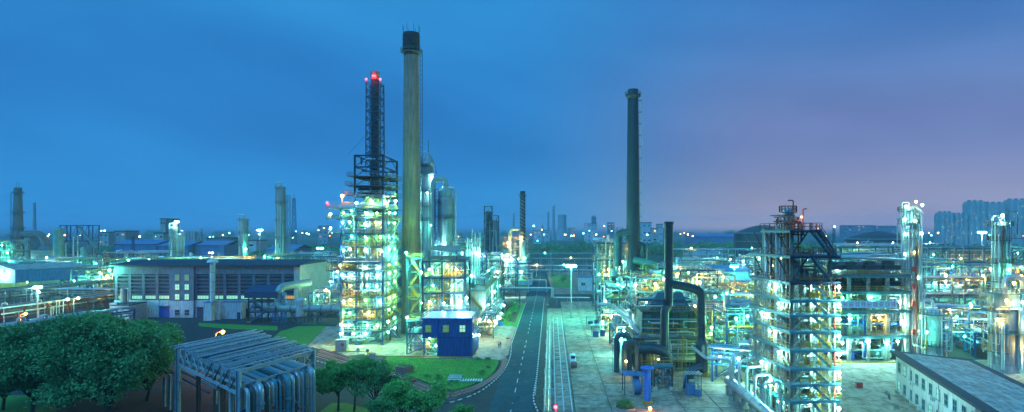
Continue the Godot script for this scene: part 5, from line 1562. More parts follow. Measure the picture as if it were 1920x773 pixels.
func bridge() -> void:
	var z = -274.0
	var p = thing("pipe_bridge", "blue pipe bridge crossing the road, dropping to low pipes on the yard", "pipe rack", Vector3(-1.4, 0, z))
	for x in [-18.6, -12.0, 0.0]:
		for s in [-0.7, 0.7]: ibar(p, "post", Vector3(x, 0, s), Vector3(x, 7.2, s), 0.4, M.steel_blue)
		ibar(p, "cross_beam", Vector3(x, 6.9, -1.2), Vector3(x, 6.9, 1.2), 0.3, M.steel_blue, 0.4)
		box(p, "footing", Vector3(x, 0.15, 0), Vector3(1.0, 0.3, 2.4), M.concrete)
	for s in [-1.0, 1.0]: ibar(p, "girder", Vector3(-21, 6.5, s), Vector3(0.6, 6.5, s), 0.3, M.steel_blue, 0.5)
	for i in 4: pipe(p, "pipe", [Vector3(-22, 7.35, -0.8 + i * 0.5), Vector3(1.6 + 0.3 * i, 7.35, -0.8 + i * 0.5), Vector3(1.6 + 0.3 * i, 3.2, -0.8 + i * 0.5), Vector3(15 + i, 3.2, -0.8 + i * 0.5)], [0.22, 0.16, 0.26, 0.14][i], M[["silver", "clad", "galv", "silver"][i]])
	for x in [4.0, 8.5, 13.0]:
		for s in [-0.9, 0.9]: bar(p, "post", Vector3(x, 0, s), Vector3(x, 3.0, s), 0.24, M.steel_blue)
		bar(p, "cross_beam", Vector3(x, 2.9, -1.2), Vector3(x, 2.9, 1.2), 0.24, M.steel_blue)
	p = thing("height_gate", "thin white height-limit gate over the road beyond the bridge", "gate", Vector3(-7.0, 0, -330))
	pipe(p, "gate_frame", [Vector3(-4.6, 0, 0), Vector3(-4.6, 6.4, 0), Vector3(4.6, 6.4, 0), Vector3(4.6, 0, 0)], 0.16, M.kerb_white)
	for s in [-4.6, 4.6]: box(p, "footing", Vector3(s, 0.2, 0), Vector3(0.8, 0.4, 0.8), M.concrete)
	# house, racks and yards beyond
	p = thing("gate_house", "small white flat-roofed house beyond the pipe bridge", "building", Vector3(gx(1105, 338), 0, -338))
	wall_block(p, "wall", -5.6, 5.6, 0, 7, -8, 0, M.wall_white)
	wall_block(p, "roof", -5.9, 5.9, 7, 7.4, -8.3, 0.3, M.roof_blue)
	for x in [-3.2, 2.6]: window(p, Vector3(x, 3.6, 0), 2.2, 1.6, Vector3.BACK, M.glass_dark, M.grey_paint)
	p = thing("low_wall_yard", "low white walled enclosure beyond the pipe bridge", "wall", Vector3(gx(965, 370), 0, -372))
	wall_block(p, "wall", -10, 10, 0, 2.6, -0.3, 0, M.wall_white)
	wall_block(p, "wall", 9.7, 10, 0, 2.6, -26, -0.3, M.wall_white)
	wall_block(p, "gate_pier", 8.5, 9.6, 0, 5.6, -27, -25, M.wall_white)
	rack("pipe_rack", "long blue pipe rack closing the far end of the road", Vector3(gx(985, 440), 0, -440), Vector3(gx(1135, 440), 0, -440), 5.0, [4.5, 7.5], 7, M.steel_blue, PM, 9.0)
	rack("pipe_rack", "high thin pipe rack behind the long one at the road's end", Vector3(gx(1000, 520), 0, -520), Vector3(gx(1140, 520), 0, -520), 6.0, [5.0, 9.0, 13.0], 6, M.steel_teal, PM, 12.0)
	rack("pipe_rack", "pipe rack left of the road's end under the straked stack", Vector3(gx(915, 415), 0, -415), Vector3(gx(992, 415), 0, -415), 6.0, [4.0, 7.5, 11.0], 8, M.steel_blue, PM, 7.0)
	low_plant("process_unit", "white-lit pump row beside the road's end", gx(955, 425), -432, 20, 8, 7, 2, ["white", "cool"], 4, 260.0)
	p = thing("white_van", "small white delivery van parked beyond the pipe bridge", "van", Vector3(gx(988, 420), 0.0, -420), 1.45)
	var mb = MB.new()
	for q in [[Vector3(0, 1.45, -0.6), Vector3(1.9, 1.7, 4.2)], [Vector3(0, 1.0, 2.2), Vector3(1.85, 0.9, 1.5)]]: mb.box(q[0], q[1])
	joined(p, "body", mb, M.vessel_white)
	box(p, "windscreen", Vector3(0, 1.8, 1.52), Vector3(1.6, 0.7, 0.06), M.glass_dark)
	for x in [-0.9, 0.9]:
		box(p, "side_window", Vector3(x * 1.06, 1.8, 0.9), Vector3(0.05, 0.6, 0.9), M.glass_dark)
		for zz in [-1.8, 1.9]: cyl(p, "wheel", Vector3(x - 0.1, 0.36, zz), Vector3(x + 0.1, 0.36, zz), 0.36, M.tyre)

func road_side() -> void:
	# planted bed shrubs
	var grp = "shrubs in the planted bed beside the road"
	for i in 16:
		var q = g(948, 606).lerp(g(968, 568), i / 15.0) + Vector3(rr(-1.6, 1.6), 0.1, 0)
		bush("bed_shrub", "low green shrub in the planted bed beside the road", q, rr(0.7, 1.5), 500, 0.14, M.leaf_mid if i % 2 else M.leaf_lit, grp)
	var p = thing("bed_cabinet", "blue metal box at the near end of the planted bed", "cabinet", g(939, 611))
	box(p, "housing", Vector3(0, 0.7, 0), Vector3(1.9, 1.1, 1.0), M.shed_blue)
	box(p, "plinth", Vector3(0, 0.08, 0), Vector3(2.1, 0.16, 1.2), M.concrete)
	for q in [[927, 614, "red fire hydrant box at the end of the planted bed"], [952, 640, "red barrier board on the pavement by the road"]]:
		p = thing("red_barrier", q[2], "barrier", g(q[0], q[1]))
		box(p, "board", Vector3(0, 0.75, 0), Vector3(1.1, 0.4, 0.08), M.red_paint)
		for s in [-0.4, 0.4]:
			bar(p, "leg", Vector3(s, 0, 0.25), Vector3(s, 0.9, 0), 0.06, M.grey_paint)
			bar(p, "leg", Vector3(s, 0, -0.25), Vector3(s, 0.9, 0), 0.06, M.grey_paint)
	# crates beside the trench
	var cl = ["white slatted crate beside the pipe trench, first in the row", "second white crate in the row beside the trench", "white crate holding a dark box beside the trench", "pale crate next to the red one beside the trench", "rusty red crate at the end of the crate row"]
	for i in 5:
		p = thing("crate", cl[i], "crate", Vector3(5.3, 0.12, -158.0 + i * 2.4))
		var m: Material = M.rail_white if i < 4 else M.brick_red
		for k in 5: box(p, "slat", Vector3(0, 0.2 + k * 0.2, 0.95), Vector3(1.3, 0.12, 0.05), m)
		for k in 5: box(p, "slat", Vector3(0.66, 0.2 + k * 0.2, 0), Vector3(0.05, 0.12, 1.9), m)
		for k in 5: box(p, "slat", Vector3(-0.66, 0.2 + k * 0.2, 0), Vector3(0.05, 0.12, 1.9), m)
		box(p, "lid", Vector3(0, 1.16, 0), Vector3(1.34, 0.06, 1.95), m)
		for s in [-0.6, 0.6]:
			for e in [-0.9, 0.9]: box(p, "corner_post", Vector3(s, 0.6, e), Vector3(0.1, 1.1, 0.1), m)
		if i == 2: box(p, "load", Vector3(0, 1.5, 0), Vector3(1.0, 0.6, 1.0), M.steel_navy)
	p = thing("signal_post", "short post with a glowing red lamp at the near end of the trench", "signal", Vector3(0.8, 0, -105))
	cyl(p, "post", V0, Vector3(0, 2.9, 0), 0.08, M.rail_white)
	box(p, "signal_box", Vector3(0, 3.0, -0.3), Vector3(0.7, 0.8, 0.4), M.red_paint)
	lamp(p, Vector3(0, 3.0, 0.12), 25, "red", 0.24)
	# pump shelters in the yard
	for q in [[1112, 612, "blue pump shelter, the one farther from the boiler", 0], [1123, 632, "blue pump shelter with a cabinet, beside the boiler ducts", 1]]:
		p = thing("pump_shelter", q[2], "shelter", g(q[0], q[1]) + Vector3(0, 0.1, 0))
		var mb = MB.new()
		for i in 12: mb.box(Vector3(-2.2 + i * 0.4, 3.3 + (0.07 if i % 2 else 0.0), -1.4), Vector3(0.4, 0.05, 3.6))
		joined(p, "roof_sheet", mb, M.teal_paint)
		for x in [-2.1, 2.1]:
			for z in [0.1, -2.9]: bar(p, "post", Vector3(x, 0, z), Vector3(x, 3.3, z), 0.12, M.steel_navy)
		drum(p, "motor", Vector3(-0.8, 1.0, -1.4), 0.55, 1.8, M.dull_blue, M.concrete)
		box(p, "cabinet", Vector3(1.2, 0.95, -1.0), Vector3(1.4, 1.9, 1.2), M.dull_blue)
		if q[3]: box(p, "cabinet", Vector3(-1.0, 0.9, 0.5), Vector3(1.8, 1.7, 0.9), M.dull_blue)

# ---------------------------------------------------------------- right of the road
func build_right() -> void:
	boiler()
	stair_structure()
	# table rack with signs
	var d = 156.0
	var p = thing("air_cooler_deck", "large concrete-legged deck with dark air coolers and a row of red-lettered boards", "process unit", Vector3(gx(1556, d), 0, -d))
	var W = gx(1700, d) - gx(1556, d)
	var lv = [6.4, 12.6, 17.2, 21.2, 25.2]
	for i in 5:
		for z in [0.0, -12.0, -24.0]: box(p, "leg", Vector3(W * i / 4.0, 10.6, z), Vector3(0.75, 21.2, 0.75), M.concrete)
	for y in lv:
		if y > 24: continue
		for z in [0.35, -24.0]: box(p, "beam", Vector3(W / 2, y - 0.45, z), Vector3(W + 1.6, 0.6, 0.5), M.steel_teal)
		deck(p, -0.8, W + 0.8, -24.5, 0.9, y, M.grating, M.rail_yellow)
	for y in [17.2, 21.2]:
		for i in 4:
			box(p, "air_cooler", Vector3(W * (i + 0.5) / 4, y + 1.6, -11), Vector3(W / 4 - 0.5, 1.1, 18), M.steel_black)
			lathe(p, "fan_ring", Vector3(W * (i + 0.5) / 4, y + 2.2, -4), [[1.5, 0.0], [1.5, 0.8], [1.35, 0.8], [1.35, 0.1]], M.steel_black, 16)
	for i in 7: cyl(p, "header", Vector3(-1, 24.3 + rr(0, 2.2), -3 - i * 2.0), Vector3(W + 1.5, 24.3 + rr(0, 2.2), -3 - i * 2.0), rr(0.16, 0.4), M[pick(["silver", "clad", "galv"])])
	for y in [0.1, 6.5, 12.7]: gear(p, Vector3(1, y, -14), Vector3(W - 1, y + 5, -1.5), 7, ["silver", "vessel_white", "clad", "vessel_green"], 1.0)
	clutter(p, Vector3(0, 0.5, -14), Vector3(W, 17, 0.5), 110, 0.07, 0.26, ["silver", "galv", "clad", "vessel_white", "yellow", "pipe_green", "silver", "paint_blue"], 0.5)
	for q in [[3.0, 4.6, "white", 240], [9.0, 5.0, "white", 170], [13.5, 4.6, "cool", 150], [16.5, 5, "white", 150], [5, 10.6, "cool", 100], [12, 10.6, "warm", 100], [17.5, 9.8, "white", 180], [3, 15.6, "cool", 90], [10, 15.8, "cool", 90], [17, 14.6, "white", 150]]: lamp(p, Vector3(q[0], q[1], 0.2), q[3], q[2], 0.24)
	var sb = ["4v 2h 7d", "5h 4v 2h", "2d 7d 5h 8h", "2h 4v 8h 6v", "1v 2d 6v 5d", "5h 4v 7d", "1v 3h 6v 5d 8h", "2d 7d 2h 5h 8h", "1d 8h 6v 4d", "2h 3v 6v 5h 8h"]
	for i in 10:
		var x = gx(1570 + i * 11.2, d) - p.position.x
		var bd = box(p, "sign_board", Vector3(x, 14.05, 1.12), Vector3(1.34, 1.5, 0.1), M.shed_blue)
		bd.material_override = M.sign_face
		for s in [-1, 1]:
			box(p, "sign_frame", Vector3(x + s * 0.7, 14.05, 1.13), Vector3(0.1, 1.7, 0.16), M.kerb_white)
			box(p, "sign_frame", Vector3(x, 14.05 + s * 0.8, 1.13), Vector3(1.3, 0.1, 0.16), M.kerb_white)
		var mb = MB.new()
		for st in sb[i].split(" "):
			var k = int(st[0])
			var c = Vector3(x + ((k - 1) % 3 - 1) * 0.3 + 0.0, 14.05 + (1 - (k - 1) / 3) * 0.36, 1.18)
			if st[1] == "h": mb.box(Vector3(x, c.y, 1.18), Vector3(0.86, 0.11, 0.03))
			elif st[1] == "v": mb.box(c, Vector3(0.11, 0.9, 0.034))
			else: mb.bar(c + Vector3(-0.26, -0.3, 0), c + Vector3(0.2, 0.3, 0), 0.11, 0.032)
		joined(p, "lettering", mb, M.red_paint)
	for i in 12: box(p, "yellow_kerb", Vector3(W * (i + 0.5) / 12, 0.15, 1.6), Vector3(W / 12 - 0.08, 0.3, 0.4), M.yellow)
	cyl(p, "red_riser", Vector3(W + 1.4, 0, 1.4), Vector3(W + 1.4, 24, 1.4), 0.14, M.red_paint)
	for y in [6.6, 13.4, 17.6, 21.8]: box(p, "fire_cabinet", Vector3(W + 1.2, y + 0.8, 1.2), Vector3(1.0, 1.2, 0.5), M.red_paint)
	# lit column tower
	d = 163.0
	p = column_vessel("process_column", "slim silver column with yellow railed platforms and blazing lamps at its head", Vector3(gx(1704, d), 0, -d), 1.25, 38, M.silver, [6.0, 12.0, 19.5, 25.0, 30.0, 33.6, 36.8], M.steel_teal, M.rail_yellow)
	for i in 7: pipe(p, "riser", [Vector3(-2.6 + i * 0.8, 0, 1.9 + 0.3 * (i % 2)), Vector3(-2.6 + i * 0.8, rr(30, 38.5), 1.9 + 0.3 * (i % 2)), Vector3(-1 + i * 0.3, rr(30, 38), 1.0)], rr(0.14, 0.26), M[pick(["silver", "clad", "vessel_white"])])
	cyl(p, "red_riser", Vector3(0.5, 0, 2.6), Vector3(0.5, 28, 2.6), 0.2, M.pipe_rust)
	vessel(p, "side_column", Vector3(2.3, 0, -0.6), 0.9, 36.5, M.clad, false)
	for q in [[-2.0, 38.4], [1.0, 39.6], [2.8, 38.8], [-2.4, 35.2], [0.4, 34.8], [-2.2, 31.4], [2.6, 31.6], [0.6, 26.8], [-2.3, 26.4], [1.4, 20.5], [-1.8, 13.6], [2.2, 10.6], [-2.4, 8.4], [0.8, 7.2]]: lamp(p, Vector3(q[0] * 0.85, q[1] - 0.4, 1.9), rr(16, 28), pick(["white", "white", "white", "warm"]), 0.24)
	clutter(p, Vector3(-3, 1, -2), Vector3(3.4, 38, 2.4), 40, 0.06, 0.16, ["silver", "rail_yellow", "vessel_white", "galv"], 0.35)
	# concrete drum vessel and the fat vessel at the edge
	p = column_vessel("process_vessel", "pale upright concrete vessel between the slim column and the blue racks", Vector3(gx(1750, 148), 0, -148), 1.9, 14, M.vessel_white, [5.5, 12.6], M.steel_teal, M.rail_yellow)
	clutter(p, Vector3(-4, 0.5, -2), Vector3(4, 14, 3), 26, 0.07, 0.2, ["silver", "yellow", "galv", "pipe_green"], 0.4)
	lamp(p, Vector3(-3.6, 9, 3.6), 70, "cool", 0.22)
	d = 146.0
	p = column_vessel("process_vessel", "fat grey vessel with yellow platforms and bright lamps, near the office roof", Vector3(gx(1884, d), 0, -d), 3.2, 18.5, M.vessel_grey, [4.6, 8.8, 13.6, 17.8], M.steel_teal, M.rail_yellow, -1.0)
	for q in [[1.2, 16.0, 4.0], [2.0, 11.0, 4.2], [1.4, 6.2, 4.4], [-2.2, 16.4, 3.8], [-3.6, 12.0, 3.0], [2.4, 3.0, 4.2], [0.0, 20.2, 3.0]]: lamp(p, Vector3(q[0], q[1], q[2]), 55, pick(["warm", "white"]), 0.24)
	clutter(p, Vector3(-4.5, 0.5, -2), Vector3(4.6, 19, 4.2), 44, 0.06, 0.2, ["silver", "rail_yellow", "vessel_white", "galv"], 0.4)
	p = column_vessel("process_column", "slim silver column rising behind the fat grey vessel", Vector3(gx(1876, 156), 0, -156), 1.45, 34.2, M.silver, [19.5, 24.0, 29.5, 33.0], M.steel_teal, M.rail_yellow)
	for i in 4: cyl(p, "riser", Vector3(-1.6 + i * 0.9, 16, 1.9), Vector3(-1.6 + i * 0.9, 31 + i, 1.9), 0.22, M[["silver", "pipe_rust", "clad", "silver"][i]])
	deck(p, 1.4, 4.6, -1.5, 1.5, 30.0, M.steel_teal, M.rail_yellow)
	pipe(p, "vent_hoop", [Vector3(1.0, 33, 0), Vector3(1.0, 36.5, 0), Vector3(4.2, 36.5, 0), Vector3(4.2, 31, 0)], 0.14, M.pipe_dark)
	lamp(p, Vector3(-0.6, 35.6, 1.6), 160, "white", 0.24)
	lamp(p, Vector3(-0.2, 22.6, 3.0), 140, "cool", 0.24)
	mast("light_mast", "white floodlight mast in front of the distant apartment towers", Vector3(gx(1842, 330), 0, -330), 31.7, 3200, "white", 8)
	mast("light_mast", "dazzling floodlight mast in front of the white warehouse", Vector3(gx(1377, 320), 0, -320), 14.8, 5200, "cyan", 10)
	p = thing("pole_lamp", "pole lamp beside the air cooler deck above the stair tower", "light mast", Vector3(gx(1567, 178), 0, -178))
	cyl(p, "pole", V0, Vector3(0, 22.2, 0), 0.16, M.galv)
	lamp(p, Vector3(0, 22.4, 0.5), 400, "white", 0.35)
	# racks and plant behind
	rack("pipe_rack", "tall rack of silver pipes behind the air coolers", Vector3(gx(1556, 236), 0, -236), Vector3(gx(1686, 236), 0, -236), 9.0, [12.0, 17.5, 22.0, 26.4], 12, M.steel_teal, ["silver", "clad", "galv", "teal_paint"], 7.0, 0.42)
	rack("pipe_rack", "long dark rack running out behind the slim silver column", Vector3(gx(1728, 262), 0, -262), Vector3(gx(1935, 262), 0, -262), 9.0, [9.0, 13.5, 18.5, 25.0], 10, M.steel_grey, PM, 11.0, 0.4)
	rack("pipe_rack", "grey-legged rack with pale pipes in front of the blue sheds", Vector3(gx(1722, 205), 0, -205), Vector3(gx(1925, 205), 0, -205), 7.0, [11.5, 16.8], 8, M.concrete, PM, 8.0, 0.36)
	rack("pipe_rack", "blue-posted pipe rack behind the office roof", Vector3(gx(1765, 172), 0, -172), Vector3(gx(1860, 168), 0, -168), 6.0, [5.0, 8.4, 11.4], 9, M.steel_blue, ["silver", "clad", "galv", "paint_blue", "pipe_green"], 6.0)
	rack("pipe_rack", "low blue pipe rack running towards the fat grey vessel", Vector3(gx(1768, 196), 0, -196), Vector3(gx(1850, 160), 0, -160), 5.0, [3.6, 6.2], 8, M.steel_blue, ["silver", "clad", "paint_blue"], 7.0)
	low_plant("process_unit", "yellow-railed pump floor behind the pale concrete vessel", gx(1770, 188), -190, 16, 10, 8, 2, ["warm", "white"], 4, 120.0)
	low_plant("process_unit", "dim pipe floor under the long dark rack", gx(1830, 240), -242, 36, 12, 9, 2, ["cool"], 4, 160.0)
	low_plant("process_unit", "process unit filling the space behind the red-lettered boards", gx(1625, 200), -202, 20, 14, 20, 4, ["white", "cool"], 4, 160.0)
	low_plant("process_unit", "pipe floor at the outermost edge behind the fat grey vessel", gx(1915, 180), -182, 14, 12, 12, 3, ["white", "warm"], 3, 160.0)
	var labs = ["first pipe rack in front of the white warehouse", "second pipe rack in front of the white warehouse", "third pipe rack between warehouse and stair tower", "fourth pipe rack, behind the elbow duct of the boiler", "fifth pipe rack, nearest the stair tower"]
	var dz = [300.0, 268.0, 240.0, 214.0, 190.0]
	for i in 5: rack("pipe_rack", labs[i], Vector3(gx(1272, dz[i]), 0, -dz[i]), Vector3(gx(1425, dz[i]), 0, -dz[i]), 8.0, [3.8, 7.2, 10.4] if i > 0 else [3.6, 6.6], 11, M.steel_teal if i % 2 else M.steel_grey, ["silver", "galv", "clad", "teal_paint", "pipe_green", "silver", "vessel_white"], 6.5, 0.36)
	var pl = [["process unit between the pipe racks and the boiler", 1335, 175, 16, 12, 11], ["process unit under the racks beside the stair tower", 1395, 160, 12, 12, 12], ["process unit just behind the boiler house", 1290, 190, 16, 12, 14], ["low process unit in front of the warehouse mast", 1350, 285, 34, 10, 7], ["process unit behind the dark steel stack", 1225, 250, 14, 16, 17], ["process unit beside the storage tank", 1270, 330, 24, 14, 13], ["process unit left of the dark steel stack, hung with yellow lamps", 1142, 262, 12, 18, 27], ["process unit at the foot of the dark steel stack", 1158, 232, 12, 14, 12]]
	for q in pl: low_plant("process_unit", q[0], gx(q[1], q[2]), -q[2], q[3], q[4], q[5], 4, ["cool", "warm", "cool"], 4, 130.0)
	for q in [["pipe works in front of the storage tank", 1310, 392, 40, 14, 14], ["pipe works beside the pale storage tank", 1420, 372, 30, 14, 16], ["process unit behind the tall silver-pipe rack", 1600, 290, 30, 14, 22], ["process unit between the slim column and the blue shed", 1745, 250, 22, 14, 19], ["process unit before the second blue shed", 1880, 240, 24, 14, 18], ["far pipe works under the apartment towers", 1820, 380, 60, 14, 20], ["far pipe works beyond the air coolers", 1650, 400, 60, 14, 22], ["dark pump skid with upright pipes beside the arched ducts", 1176, 172, 8, 14, 6], ["tight steel frame between the dark stack and the elbow stack", 1222, 208, 15, 12, 17], ["dense pipe frame behind the boiler hood", 1286, 214, 18, 12, 19], ["low valve floor between yard and heater box", 1152, 206, 10, 16, 6], ["dense frame filling the gap behind the branch duct", 1322, 236, 18, 14, 16], ["slim-framed unit right behind the stair tower", 1480, 190, 16, 12, 20], ["pump rows between the racks near the stair tower", 1420, 228, 14, 12, 12]]:
		low_plant("process_unit", q[0], gx(q[1], q[2]), -q[2], q[3], q[4], q[5], 4, ["cool", "white", "warm"], 5, 170.0)
	rack("pipe_rack", "blue pipe rack linking the boiler to the stair tower", Vector3(35, 0, -137), Vector3(44, 0, -133), 5.0, [4.6, 7.0], 8, M.steel_blue, ["silver", "clad", "teal_paint"], 4.5, 0.3)
	rack("pipe_rack", "high rack with pale pipes crossing in front of the storage tank", Vector3(gx(1262, 400), 0, -400), Vector3(gx(1425, 400), 0, -400), 5.0, [14.0, 20.0], 6, M.steel_teal, ["silver", "clad", "teal_paint"], 12.0)
	rack("pipe_rack", "high rack of pipes between tank and apartment towers", Vector3(gx(1555, 420), 0, -420), Vector3(gx(1765, 420), 0, -420), 5.0, [12.0, 20.0, 23.0], 6, M.steel_teal, ["silver", "clad", "teal_paint"], 12.0)
	manifold()
	office()
	# tanks and warehouse
	tank("storage_tank", "cone-roofed storage tank behind the white warehouse", Vector3(gx(1322, 432), 0, -432), 14.5, 15.5, 4.6, M.vessel_grey)
	tank("storage_tank", "pale storage tank beside the cone-roofed one, behind the floodlight mast", Vector3(gx(1425, 440), 0, -440), 13.0, 13.5, 4.0, M.vessel_white)
	tank("domed_tank", "huge dark domed tank beyond the stair tower", Vector3(gx(1432, 600), 0, -600), 27.0, 29.0, 8.0, M.stack_teal)
	tank("domed_tank", "wide dark domed tank beyond the tall pipe rack", Vector3(gx(1645, 640), 0, -640), 30.0, 23.0, 8.0, M.stack_teal)
	var wh = thing("warehouse", "long white ribbed warehouse with a pale blue roof behind the racks", "warehouse", Vector3(gx(1270, 345), 0, -345))
	var WW = gx(1408, 345) - gx(1270, 345)
	ribbed(wh, "wall", Vector3(0, 0, 0), Vector3(WW, 0, 0), 9.6, 1.0, 0.2, M.wall_white)
	wall_block(wh, "core", 0.1, WW - 0.1, 0, 9.5, -25, -0.2, M.wall_white)
	var mb2 = MB.new()
	mb2.quad(Vector3(-0.5, 9.7, 0.8), Vector3(WW + 0.5, 9.7, 0.8), Vector3(WW + 0.5, 12.6, -13), Vector3(-0.5, 12.6, -13))
	mb2.quad(Vector3(-0.5, 12.6, -13), Vector3(WW + 0.5, 12.6, -13), Vector3(WW + 0.5, 9.7, -26), Vector3(-0.5, 9.7, -26))
	joined(wh, "roof", mb2, M.roof_blue)
	for i in 5: box(wh, "pilaster", Vector3(WW * i / 4.0, 4.8, 0.3), Vector3(0.5, 9.6, 0.4), M.vessel_white)
	for q in [["blue ribbed shed behind the slim silver column", 1765, 1850, 300, 12.0], ["second blue shed beside the fat vessel's column", 1855, 1930, 310, 11.0]]:
		var s = thing("ribbed_shed", q[0], "shed", Vector3(gx(q[1], q[3]), 0, -q[3]))
		var sw = gx(q[2], q[3]) - gx(q[1], q[3])
		ribbed(s, "wall", V0, Vector3(sw, 0, 0), q[4], 1.2, 0.2, M.shed_blue)
		wall_block(s, "roof", -0.5, sw + 0.5, q[4], q[4] + 0.4, -30, 0.5, M.roof_blue)
		wall_block(s, "core", 0.1, sw - 0.1, 0, q[4] - 0.1, -29, -0.2, M.shed_blue)

func tank(nm: String, label: String, at: Vector3, r: float, h: float, dome: float, m: Material) -> void:
	var p = thing(nm, label, "storage tank", at)
	var pr = [[r, 0.0], [r, h]]
	for i in 8:
		var a = (i + 1) / 8.0
		pr.append([r * (1 - a), h + dome * (1 - pow(1 - a, 1.7))])
	lathe(p, "shell", V0, pr, m, 48)
	for i in 4: lathe(p, "hoop", Vector3(0, h * (i + 1) / 4.0 - 0.2, 0), [[r, 0.0], [r + 0.2, 0.02], [r + 0.2, 0.3], [r, 0.32]], M.vessel_grey, 48)
	ring_deck(p, Vector3(0, h, 0), r - 0.6, r + 0.3, M.grating, M.rail_white)
	var b = MB.new()
	for i in 30:
		var a = PI * 0.55 + i * 0.028
		var e = a + 0.028
		b.bar(Vector3(cos(a) * (r + 0.6), h * i / 30.0, sin(a) * (r + 0.6)), Vector3(cos(e) * (r + 0.6), h * (i + 1) / 30.0, sin(e) * (r + 0.6)), 0.5, 0.25)
	joined(p, "spiral_stair", b, M.steel_grey)

func boiler() -> void:
	# dark steel stack and its ducts
	var p = stack("steel_stack", "tall dark steel stack with a caged ladder and ringed head", Vector3(gx(1187, 250), 0, -250), 87.0, 3.2, 2.05, M.stack_teal, [85.0], null, 36)
	lathe(p, "head_ring", Vector3(0, 83.5, 0), [[2.1, 0.0], [2.9, 0.8], [2.9, 1.3], [2.1, 1.5]], M.steel_black, 30)
	ladder(p, Vector3(2.9, 20, 0.8), 66, M.rail_white, Vector3.FORWARD, true)
	for i in 14: box(p, "ladder_bracket", Vector3(2.6, 24 + i * 4.5, 0.8), Vector3(1.2, 0.15, 0.8), M.steel_black)
	pipe(p, "flue_duct", [Vector3(0, 31, 1), Vector3(-6.2, 31, 1), Vector3(-6.2, 18, 1)], 1.5, M.boiler, 1.8, 16)
	pipe(p, "flue_duct", [Vector3(1.5, 26.5, 1.5), Vector3(4.0, 26, 1.5), Vector3(4.0, 8, 1.5)], 1.3, M.stack_teal, 1.8, 16)
	pipe(p, "flue_duct", [Vector3(0, 20.5, 2.5), Vector3(8.6, 18.6, 6), Vector3(11.5, 10, 10), Vector3(11.5, 3, 10)], 1.5, M.boiler_green, 1.6, 16)
	for q in [[-6.2, 33.2]]: deck(p, -8.4, -4.2, -0.8, 3.0, 31.8, M.grating, M.steel_black)
	lattice(p, "trestle", Vector3(-3.6, 0, 3.5), 30, 2.6, 2.2, M.steel_navy, 3.0, 0.2)
	var hx = thing("heater_casing", "flat-topped dark heater box beside the steel stack", "heater", Vector3(gx(1161, 240), 0, -240))
	box(hx, "casing", Vector3(0, 9, 0), Vector3(6.5, 11, 7), M.boiler)
	for i in 4: bar(hx, "stiffener", Vector3(-3 + i * 2, 3.6, 3.6), Vector3(-3 + i * 2, 14.4, 3.6), 0.25, M.steel_black)
	for x in [-3.0, 3.0]:
		for z in [-3.0, 3.2]: ibar(hx, "leg", Vector3(x, 0, z), Vector3(x, 3.6, z), 0.4, M.steel_navy)
	deck(hx, -4, 4, -3.5, 4.6, 14.7, M.grating, M.rail_yellow)
	deck(hx, -4.4, 4.4, 3.4, 5.2, 4.0, M.grating, M.rail_white)
	gear(hx, Vector3(-3, 14.8, -3), Vector3(3, 18, 3), 4, ["vessel_green", "galv"], 0.7)
	lamp(hx, Vector3(2.2, 6.2, 4.4), 60, "warm", 0.22)
	# boiler house
	p = thing("boiler", "dark green plated boiler with railed walkways and stepped casing", "boiler", Vector3(19.2, 0, -146))
	wall_block(p, "lower_casing", 0, 16.6, 0.9, 7.4, -12, 0, M.boiler_green)
	wall_block(p, "upper_casing", 2.2, 15.4, 7.6, 13.0, -14, -4, M.boiler)
	var mb = MB.new()
	mb.quad(Vector3(4, 13.1, -5), Vector3(14, 13.1, -5), Vector3(12.4, 17, -8), Vector3(6.5, 17, -8))
	mb.quad(Vector3(4, 13.1, -13), Vector3(4, 13.1, -5), Vector3(6.5, 17, -8), Vector3(6.5, 17, -12))
	mb.quad(Vector3(14, 13.1, -5), Vector3(14, 13.1, -13), Vector3(12.4, 17, -12), Vector3(12.4, 17, -8))
	mb.quad(Vector3(6.5, 17, -8), Vector3(12.4, 17, -8), Vector3(12.4, 17, -12), Vector3(6.5, 17, -12))
	mb.quad(Vector3(14, 13.1, -13), Vector3(4, 13.1, -13), Vector3(6.5, 17, -12), Vector3(12.4, 17, -12))
	joined(p, "hood", mb, M.boiler)
	for i in 9: ibar(p, "stiffener", Vector3(0.2 + i * 2.02, 0.2, 0.12), Vector3(0.2 + i * 2.02, 7.4, 0.12), 0.22, M.boiler)
	for i in 7: ibar(p, "stiffener", Vector3(2.4 + i * 2.13, 7.7, -3.85), Vector3(2.4 + i * 2.13, 13.0, -3.85), 0.22, M.boiler)
	for i in 6: ibar(p, "stiffener", Vector3(-0.1, 0.5, -1 - i * 2), Vector3(-0.1, 7.4, -1 - i * 2), 0.22, M.boiler)
	for i in 8: box(p, "casing_plate", Vector3(1.2 + i * 2.02, 4.3, 0.04), Vector3(1.7, 4.6, 0.08), M.boiler_green if i % 3 else M.boiler)
	for i in 6: box(p, "casing_plate", Vector3(3.5 + i * 2.13, 10.2, -3.96), Vector3(1.7, 4.0, 0.08), M.boiler if i % 2 else M.boiler_green)
	deck(p, -0.6, 17.2, -13, 0.9, 7.5, M.grating, M.rail_yellow)
	deck(p, 1.6, 16.0, -14.5, -3.2, 13.1, M.grating, M.rail_yellow)
	deck(p, 6, 17, 0.1, 1.6, 2.2, M.grating, M.rail_white)
	for i in 12: cyl(p, "burner_pipe", Vector3(6.4 + i * 0.85, 0.2, 0.7), Vector3(6.4 + i * 0.85, rr(2.6, 3.6), 0.7), 0.1, M.silver)
	ladder(p, Vector3(10.6, 0.2, 1.9), 8.4, M.rail_yellow, Vector3.RIGHT, true)
	ladder(p, Vector3(14.8, 7.6, -2.9), 6.6, M.rail_yellow, Vector3.RIGHT)
	stair(p, Vector3(17.6, 7.6, -2), Vector3(14.2, 13.1, -2.6), 1.0, M.rail_yellow, M.rail_yellow)
